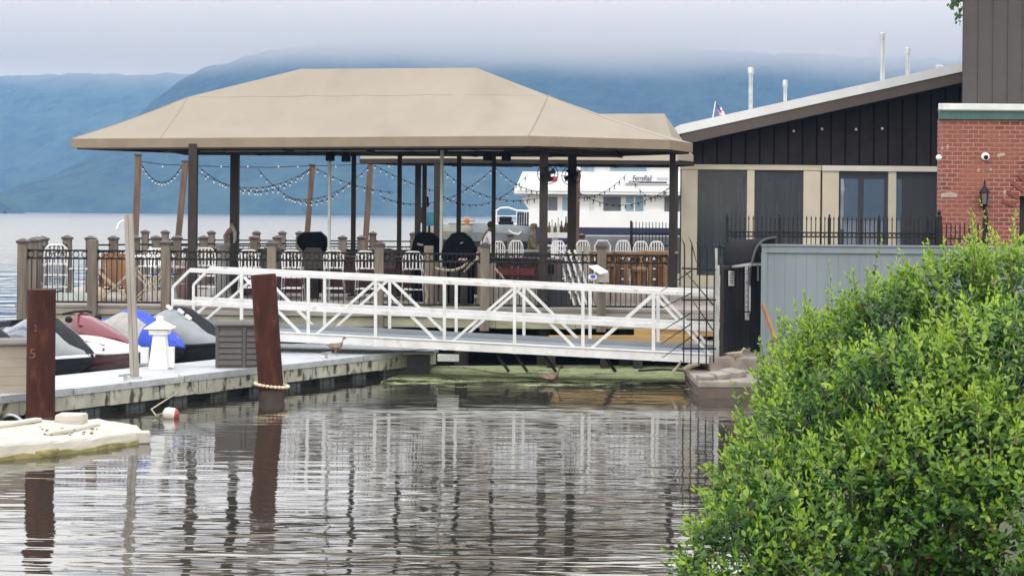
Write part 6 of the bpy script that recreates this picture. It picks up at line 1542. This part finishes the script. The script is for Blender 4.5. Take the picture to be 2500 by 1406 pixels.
# ---------------------------------------------------------------- ferry
mat('ferry_white',(.80,.80,.80),(.74,.75,.76),scale=.6,rough=.35); mat('ferry_pale_grey',(.62,.63,.63),(.57,.58,.59),scale=.6,rough=.45); mat('ferry_navy',(.012,.014,.05),(.018,.02,.06),scale=1,rough=.4); mat('ferry_glass',(.10,.11,.13),(.15,.16,.18),scale=.7,rough=.12); mat('ferry_glass_blue',(.20,.30,.38),(.26,.36,.44),scale=.8,rough=.12); mat('sign_navy',(.03,.035,.12),rough=.5); mat('sign_grey',(.45,.47,.52),rough=.5); mat('emblem_red',(.50,.06,.09),(.42,.05,.08),scale=2,rough=.5)  # upper deck panels and trim are a pale grey-white of their own
YV=88.0
fe=thing('ferry','large white passenger ferry with navy hull moored beyond the pier','ferry',(PX(1500,YV),YV+3,0))
V=lambda px,py,dy=0: P(px,py,YV+dy)
def fbox(x0,y0,x1,y1,name,m_,dy=0,dep=7,bev=0.0):
    a=V(x0,y1,dy); c=V(x1,y0,dy); b=MB(); b.box((a.x,YV+dy,a.z),(c.x,YV+dy+dep,c.z)); return b.build(name,m_,fe,bevel=bev)
fbox(1292,470,2060,520,'cabin','ferry_white',.25)
fbox(1280,520.5,2060,560,'bulwark','ferry_white',0,8)
b=MB(); a=V(1262,572); c=V(2060,560.5); b.prism([(a.x,YV-.05,c.z),(a.x+1.2,YV-.05,-.6),(c.x,YV-.05,-.6),(c.x,YV-.05,c.z)],(0,8.2,0)); b.build('hull','ferry_navy',fe)
b=MB(); a0,a1,a2,a3=V(1276,420),V(1258,466),V(1290,466),V(1320,420)
zt_=V(1276,419).z; zm_=V(1276,461).z
b.prism([(a0.x,YV+.2,zt_),(a1.x,YV-.3,zm_),(V(2060,461).x,YV-.3,zm_),(V(2060,419).x,YV+.2,zt_)],(0,7,0)); b.build('upper_deck','ferry_pale_grey',fe)
fbox(1256,461,2060,473.5,'deck_overhang','ferry_white',-.4,8,.03)
for x0,x1,m_ in ((1295,1308,'ferry_pale_grey'),):
    pass
b=MB(); b.prism([V(1291,474,.3),V(1292,512,.3),V(1284,500,.3),V(1276,484,.3)],(0,3,0)); b.build('bow_flare','ferry_white',fe)
for x0,x1,m_ in ((1338,1361,'ferry_glass'),(1373,1392,'ferry_glass_blue'),(1473,1516,'ferry_glass'),(1528,1571,'ferry_glass_blue'),(1622,1660,'ferry_glass'),(1680,1720,'ferry_glass')):
    f=fbox(x0-2,478.5,x1+2,518.5,'window','ferry_white',.17,.07)
    a=V(x0,517,.14); c=V(x1,481,.14); b=MB(); b.box((a.x,YV+.14,a.z),(c.x,YV+.168,c.z)); g_=b.build('pane',m_,f)
    if x0==1528: b=MB(); m0=V(1549,499,.11); b.box((m0.x-.03,YV+.12,a.z),(m0.x+.03,YV+.139,c.z)); b.box((a.x,YV+.12,m0.z-.03),(m0.x-.031,YV+.139,m0.z+.03)); b.build('window_bar','ferry_white',f)
fbox(1438,478,1450,519,'door_panel','ferry_pale_grey',.2,.05)
fbox(1415,400,2060,408,'bridge_roof','ferry_white',1.0,6)
fbox(1400,408,2060,423,'bridge_wall','ferry_white',1.2,5)
for x0,x1 in ((1418,1428),(1430,1450),(1490,1578)): fbox(x0,406,x1,419,'bridge_window','ferry_glass_blue',1.1,.08)
b=MB(); b.tube([V(1418,421,.4),V(1450,423,.4)],.05,5); b.build('deck_rail','ferry_pale_grey',fe); b=MB(); b.tube([V(1488,421,.4),V(1580,422,.4)],.05,5); b.build('deck_rail','ferry_pale_grey',fe)
b=MB()
for py in (446,457): b.beam(V(1420,py,-.32),V(1560,py+1,-.32),.04,.04)
b.build('panel_seam','ferry_pale_grey',fe)
b=MB(); b.beam(V(1262,465.5,-.42),V(2060,473,-.42),.03,.05); b.build('rub_strip','ferry_pale_grey',fe)
fbox(1338,431,1360,444,'emblem','emblem_red',-.10,.1)
b=MB(); b.prism([V(1340,431.5,-.12),V(1356,433,-.12),V(1340,439,-.12)],(0,.018,0)); b.build('emblem_mark','sign_navy',fe)
b=MB(); b.beam(V(1363,428,-.1),V(1363,447,-.1),.05); b.beam(V(1340,446,-.1),V(1363,447,-.1),.04); b.build('emblem_frame','ferry_pale_grey',fe)
fbox(1527,426,1640,449,'name_board','ferry_white',-.28,.2)
text('lettering','FerryRail','sign_navy',fe,V(1567,435.5,-.32),.40,(1,0,-ROLL),(0,0,1),shear=.25,extrude=.008,xs=.70)
for k in range(9): fbox(1604+k*3.1,433.5+(k%3)*.6,1606.2+k*3.1,440.5,'grey_lettering','sign_grey',-.29,.02)
fbox(1535,444,1628,447.2,'swoosh','sign_navy',-.29,.02); 

sc_=thing('clutter_block','long dark stand-in block for unclear clutter behind the middle railing','counter',(PX(720,44.9),44.9,DZ))  # added dark block standing in for indistinct dark clutter on the deck
xa,xb=PX(455,44.9),PX(1000,44.9)
b=MB(); x=xa
while x<xb: b.box((x+.004,44.9-rnd.uniform(0,.012),DZ),(min(x+.3,xb)-.004,45.5,2.12)); x+=.3
b.build('front_boards','bin_brown',sc_); b=MB(); b.box((xa-.06,44.8,2.121),(xb+.06,45.6,2.18)); b.build('block_top','bar_top',sc_)
# ---------------------------------------------------------------- right bank
mat('bank_soil',(.055,.05,.028),(.04,.05,.018),scale=3,rough=.95,c3=(.05,.075,.02),c3scale=1.5,c3range=(.45,.6))
def shore_x(y): return float(np.interp(y,[-6,2,8,12,18,24,29,31,34],[-3.5,-1.6,1.15,1.75,2.7,3.6,4.45,4.6,4.7]))
vs=[];fs=[]; ys=np.linspace(-6,33.3,60); us=np.linspace(0,1,26)
for y in ys:
    x0=shore_x(y)
    for u in us:
        x=x0-.6+u*u*13
        d=x-x0
        z=-.35+min(1.0,max(0,d+.6)/1.2)*.75+min(1,max(0,d)/6)*.35+.05*noise.noise(Vector((x*2,y*2,0)))
        if y<6: z=max(z, -.3+min(1,max(0,d+.6)/1.4)*1.6)
        vs.append((x,y,z))
n=len(us)
for j in range(len(ys)-1):
    for i in range(n-1): fs.append((j*n+i,j*n+i+1,(j+1)*n+i+1,(j+1)*n+i))
b=MB(); b.v=vs; b.f=fs; structure(b.build('bank','bank_soil',smooth=True))

# ---------------------------------------------------------------- leafy shrubs (every leaf a folded blade on a shoot)
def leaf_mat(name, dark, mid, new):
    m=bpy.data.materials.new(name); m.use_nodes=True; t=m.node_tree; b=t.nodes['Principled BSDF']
    at=t.nodes.new('ShaderNodeAttribute'); at.attribute_name='leaf_tone'
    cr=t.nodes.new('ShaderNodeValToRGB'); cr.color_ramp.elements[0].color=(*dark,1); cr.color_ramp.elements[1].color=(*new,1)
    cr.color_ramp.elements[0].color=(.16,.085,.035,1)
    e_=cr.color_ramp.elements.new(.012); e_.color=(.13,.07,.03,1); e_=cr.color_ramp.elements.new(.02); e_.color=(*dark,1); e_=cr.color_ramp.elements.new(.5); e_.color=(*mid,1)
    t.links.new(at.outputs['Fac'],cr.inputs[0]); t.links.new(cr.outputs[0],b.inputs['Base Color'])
    b.inputs['Roughness'].default_value=.42; b.inputs['Specular IOR Level'].default_value=.45
    tl=t.nodes.new('ShaderNodeBsdfTranslucent'); sc_=t.nodes.new('ShaderNodeVectorMath'); sc_.operation='MULTIPLY'; sc_.inputs[1].default_value=(1.3,1.5,.6)
    t.links.new(cr.outputs[0],sc_.inputs[0]); t.links.new(sc_.outputs[0],tl.inputs[0])
    mx=t.nodes.new('ShaderNodeMixShader'); mx.inputs[0].default_value=.30
    t.links.new(b.outputs[0],mx.inputs[1]); t.links.new(tl.outputs[0],mx.inputs[2]); t.links.new(mx.outputs[0],t.nodes['Material Output'].inputs[0])
    MATS[name]=m
leaf_mat('privet_leaf',(.014,.048,.009),(.055,.145,.015),(.28,.39,.045))
leaf_mat('tree_leaf',(.02,.06,.018),(.04,.11,.03),(.09,.19,.05))
LEAF=np.array([(0,0,0),(.34,.30,.05),(.72,.26,.03),(1,0,-.10),(.72,-.26,.03),(.34,-.30,.05)],dtype=np.float32)
LF=np.array([(0,3,2,1),(0,5,4,3)],dtype=np.int32)
def leaves_mesh(name,pos,dirs,nrms,size,wid,tone,m_,parent):
    n=len(pos); d=dirs/np.linalg.norm(dirs,axis=1,keepdims=True)
    s_=np.cross(nrms,d); s_/=np.linalg.norm(s_,axis=1,keepdims=True)+1e-9
    u=np.cross(d,s_)
    v=(pos[:,None,:]+ (LEAF[None,:,0:1]*d[:,None,:]+LEAF[None,:,1:2]*wid[:,None,None]*s_[:,None,:]+LEAF[None,:,2:3]*u[:,None,:])*size[:,None,None]).reshape(-1,3)
    f=(LF[None]+(np.arange(n)*6)[:,None,None]).reshape(-1,4)
    me=bpy.data.meshes.new(name); me.vertices.add(len(v)); me.vertices.foreach_set('co',v.astype(np.float32).ravel())
    me.loops.add(len(f)*4); me.loops.foreach_set('vertex_index',f.ravel().astype(np.int32)); me.polygons.add(len(f))
    me.polygons.foreach_set('loop_start',np.arange(0,len(f)*4,4,dtype=np.int32)); me.update(); me.validate()
    a=me.attributes.new('leaf_tone','FLOAT','POINT'); a.data.foreach_set('value',np.repeat(tone,6).astype(np.float32))
    me.materials.append(MATS[m_]); o=bpy.data.objects.new(name,me); COL.objects.link(o); o.parent=parent; return o
mat('twig_green',(.14,.17,.05),(.10,.10,.04),scale=8,rough=.8); mat('twig_brown',(.09,.06,.04),(.06,.04,.03),scale=8,rough=.9)
def shrub(label,blobs,nsh,leaf,seed,base,tall=0.12,fore=False,group='leafy shrubs on the bank'):
    rs=np.random.RandomState(seed)
    t_=thing('shrub',label,'shrub',base,0,group); org=np.array(base)
    C=np.array([b_[0] for b_ in blobs],dtype=float); Rr=np.array([b_[1] for b_ in blobs],dtype=float)
    area=Rr.prod(axis=1)**(2/3); pr=area/area.sum()
    pos=[];dr=[];nm=[];sz=[];ag=[];wd=[]; tb=MB(); k=0; tries=0
    while k<nsh and tries<nsh*6:
        tries+=1
        i=rs.choice(len(C),p=pr); d=rs.normal(size=3); d/=np.linalg.norm(d)
        if d[1]>.55: continue
        depth=rs.choice((1.0,.86,.70),p=(.52,.30,.18)); bump=1+.10*noise.noise(Vector((C[i]+d*Rr[i])*2.2))
        p=C[i]+d*Rr[i]*depth*bump
        q=((p-C)/Rr); ins=(q**2).sum(axis=1); ins[i]=9
        if ins.min()<(.72 if depth>.9 else .3): continue
        if p[2]<.55: continue
        out=d/Rr[i]; out/=np.linalg.norm(out)
        clump=noise.noise(Vector(p*1.15)+Vector((seed,0,0)))+.5*noise.noise(Vector(p*3.1)+Vector((0,seed,0)))
        if depth>.9 and clump<-.36 and rs.rand()<.6: continue
        k+=1
        g=out*.7+np.array((0,0,.65))+rs.normal(size=3)*.35; g/=np.linalg.norm(g)
        L=rs.uniform(.07,.20)*(1.0 if depth>.9 else .9)
        if depth>.9 and out[2]>.25 and rs.rand()<tall: L*=rs.uniform(1.4,2.3); g=g*.5+np.array((0,0,.9)); g/=np.linalg.norm(g)
        a=np.cross(g,(.3,.2,.9)); a/=np.linalg.norm(a); b2=np.cross(g,a)
        up=max(0,out[2])
        age_shade=.25+.36*up*(depth>.9)+.44*clump+ (.12 if p[0]<C[i][0]-.3*Rr[i][0] else 0)-(.2 if depth<.8 else 0)  # fresh growth colour, with inner shade painted in as darker leaves
        big=1.0
        if depth>.9 and rs.rand()<.007: big=1.6; age_shade=.95; L*=1.15
        nl=max(3,int(L/(.030*big))); tw=rs.uniform(0,6.28)
        bend=rs.normal(size=3)*.25
        for j in range(nl):
            u=(j+.4)/nl; c=p+g*L*u+bend*L*u*u*.5
            for s_ in (0,1):
                ang=tw+j*1.571+s_*3.1416+rs.normal()*.25
                side=a*math.cos(ang)+b2*math.sin(ang)
                dd=side*(1-.45*u)+g*(.35+.75*u)+rs.normal(size=3)*.18+np.array((0,0,-.15))
                nn=g*1.0-side*.35+rs.normal(size=3)*.22+np.array((0,-.25,.45))
                pos.append(c);dr.append(dd);nm.append(nn);wd.append(rs.uniform(.65,1.0))
                sz.append(big*leaf*rs.uniform(.45,1.2)*(1-.35*u)); ag.append(0.0 if rs.rand()<.008 else np.clip(age_shade+.42*(u-.4)*(depth>.8)+rs.normal()*.12,.025,1))
        tip=p+g*L+bend*L*.5
        pos.append(tip);dr.append(g);nm.append(np.array((rs.normal(),-1,.4)));wd.append(.6);sz.append(leaf*.6);ag.append(np.clip(age_shade+.4,0,1))
        if depth>.8 and (L>.24 or rs.rand()<.25): tb.tube([Vector(p-g*.05),Vector(p+g*L*.5),Vector(tip)],[.004,.003,.002],3)
    P_=np.array(pos)-org
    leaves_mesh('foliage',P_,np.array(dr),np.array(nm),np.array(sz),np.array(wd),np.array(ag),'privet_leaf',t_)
    o=tb.build('shoots','twig_green',t_); o['kind']='stuff'
    b=MB()
    for i in range(len(C)):
        root=Vector((base[0]+(C[i][0]-base[0])*.35,base[1]+(C[i][1]-base[1])*.5,base[2]-.1))
        for j in range(5):
            d=rs.normal(size=3); d/=np.linalg.norm(d); e_=C[i]+d*Rr[i]*.8; mid=Vector((Vector(C[i])+root)/2)+Vector(rs.normal(size=3)*.1)
            b.tube([root,mid,Vector(e_)],[.022,.014,.005],5)
    b.build('branches','twig_brown',t_)
    return t_
def blob(px,py,rpx,rpy,Y,ry=.6):
    c=P(px,py,Y); return ((c.x,c.y,c.z),(rpx*Y/F,ry,rpy*Y/F))
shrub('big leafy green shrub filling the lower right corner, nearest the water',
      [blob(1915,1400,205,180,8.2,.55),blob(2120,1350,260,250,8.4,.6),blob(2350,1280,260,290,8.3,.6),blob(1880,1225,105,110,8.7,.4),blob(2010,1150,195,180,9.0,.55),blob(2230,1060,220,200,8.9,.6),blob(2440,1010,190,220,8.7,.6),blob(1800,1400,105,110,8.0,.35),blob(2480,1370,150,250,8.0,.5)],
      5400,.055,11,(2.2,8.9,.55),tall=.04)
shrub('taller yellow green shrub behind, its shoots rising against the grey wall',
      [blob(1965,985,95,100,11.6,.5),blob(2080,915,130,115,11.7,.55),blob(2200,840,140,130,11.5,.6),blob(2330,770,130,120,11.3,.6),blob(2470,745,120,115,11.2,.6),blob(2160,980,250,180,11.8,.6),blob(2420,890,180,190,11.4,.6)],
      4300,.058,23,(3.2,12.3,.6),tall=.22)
# grass blades at the bank corner
m=mat('grass_blade',(.13,.22,.04),(.22,.28,.08),scale=6,rough=.6)
b=MB(); r4=random.Random(5)
for k in range(130):
    x=r4.uniform(4.5,5.6); y=r4.uniform(26.5,29.5); z0=.4; L=r4.uniform(.35,.85); a=r4.uniform(-2.6,.6); lean=r4.uniform(.1,.5)
    p=Vector((x,y,z0)); d=Vector((math.cos(a)*lean,math.sin(a)*lean*.4,1)); q=p+d*L*.6; e_=q+Vector((d.x*1.6,d.y,.3))*L*.45
    w_=Vector((.012,0,0)); b.add([p-w_,p+w_,q+w_*.8,q-w_*.8,e_],[(0,1,2,3),(3,2,4)])
o=b.build('grass','grass_blade'); o['kind']='stuff'
# low weeds further back so no bare ground shows
shrub('low weedy shrub at the foot of the grey wall beside the abutment',
      [blob(1915,905,60,70,25,.7),blob(1975,860,70,80,25.5,.7),blob(2060,850,90,80,26,.7),blob(2180,840,110,90,26,.7)],500,.085,37,(5.0,26.2,.55),tall=.25)

# ---------------------------------------------------------------- tree behind the tower
tr_=thing('tree','tree with drooping leaves just showing beside the dark tower top','tree',(15.6,49.5,DZ))
b=MB(); b.tube([(15.6,49.5,DZ),(15.5,49.4,5),(15.2,49.2,9),(14.9,49,12)],[.3,.24,.17,.08],10)
for e_ in ((13.0,48.6,10.6),(13.4,48.9,11.6),(17.5,49,12),(16.8,49.3,13)): b.tube([(15.3,49.25,8.2),((15.3+e_[0])/2,49.1,(8.6+e_[2])/2+.4),e_],[.10,.06,.02],6)
b.build('trunk','twig_brown',tr_,smooth=True)
rs=np.random.RandomState(4); pos=[];dr=[];nm=[]
cl=[(14.9,49,11.9,1.7),(16.5,49,12.8,1.8),(15.8,49,11.0,1.6),(14.4,48.8,10.9,1.0)]
for cx,cy,cz,rr in cl:
    for k in range(900):
        d=rs.normal(size=3); d/=np.linalg.norm(d); p=np.array((cx,cy,cz))+d*rr*rs.uniform(.5,1.05)
        if p[0]<PX(2350,p[1]) : continue
        pos.append(p); dr.append(d*.5+np.array((0,0,-.8))+rs.normal(size=3)*.3); nm.append(rs.normal(size=3)+np.array((0,-1,.5)))
for (x0,y0,x1,y1,nn_) in ((2352,-30,2335,20,40),(2350,-10,2318,14,26),(2348,10,2337,52,26),(2352,-25,2325,-5,26)):
    for k in range(nn_):
        u=rs.rand(); q=P(x0+(x1-x0)*u,y0+(y1-y0)*u,48.7); p=np.array(q)+rs.normal(size=3)*.05
        pos.append(p); dr.append(np.array((rs.normal()*.5-.2,-.2,-.9))+rs.normal(size=3)*.3); nm.append(rs.normal(size=3)+np.array((0,-1,.3)))
n=len(pos); leaves_mesh('crown',np.array(pos)-np.array((15.6,49.5,DZ)),np.array(dr),np.array(nm),rs.uniform(.10,.17,n),rs.uniform(.8,1.1,n),rs.uniform(0,.8,n),'tree_leaf',tr_)
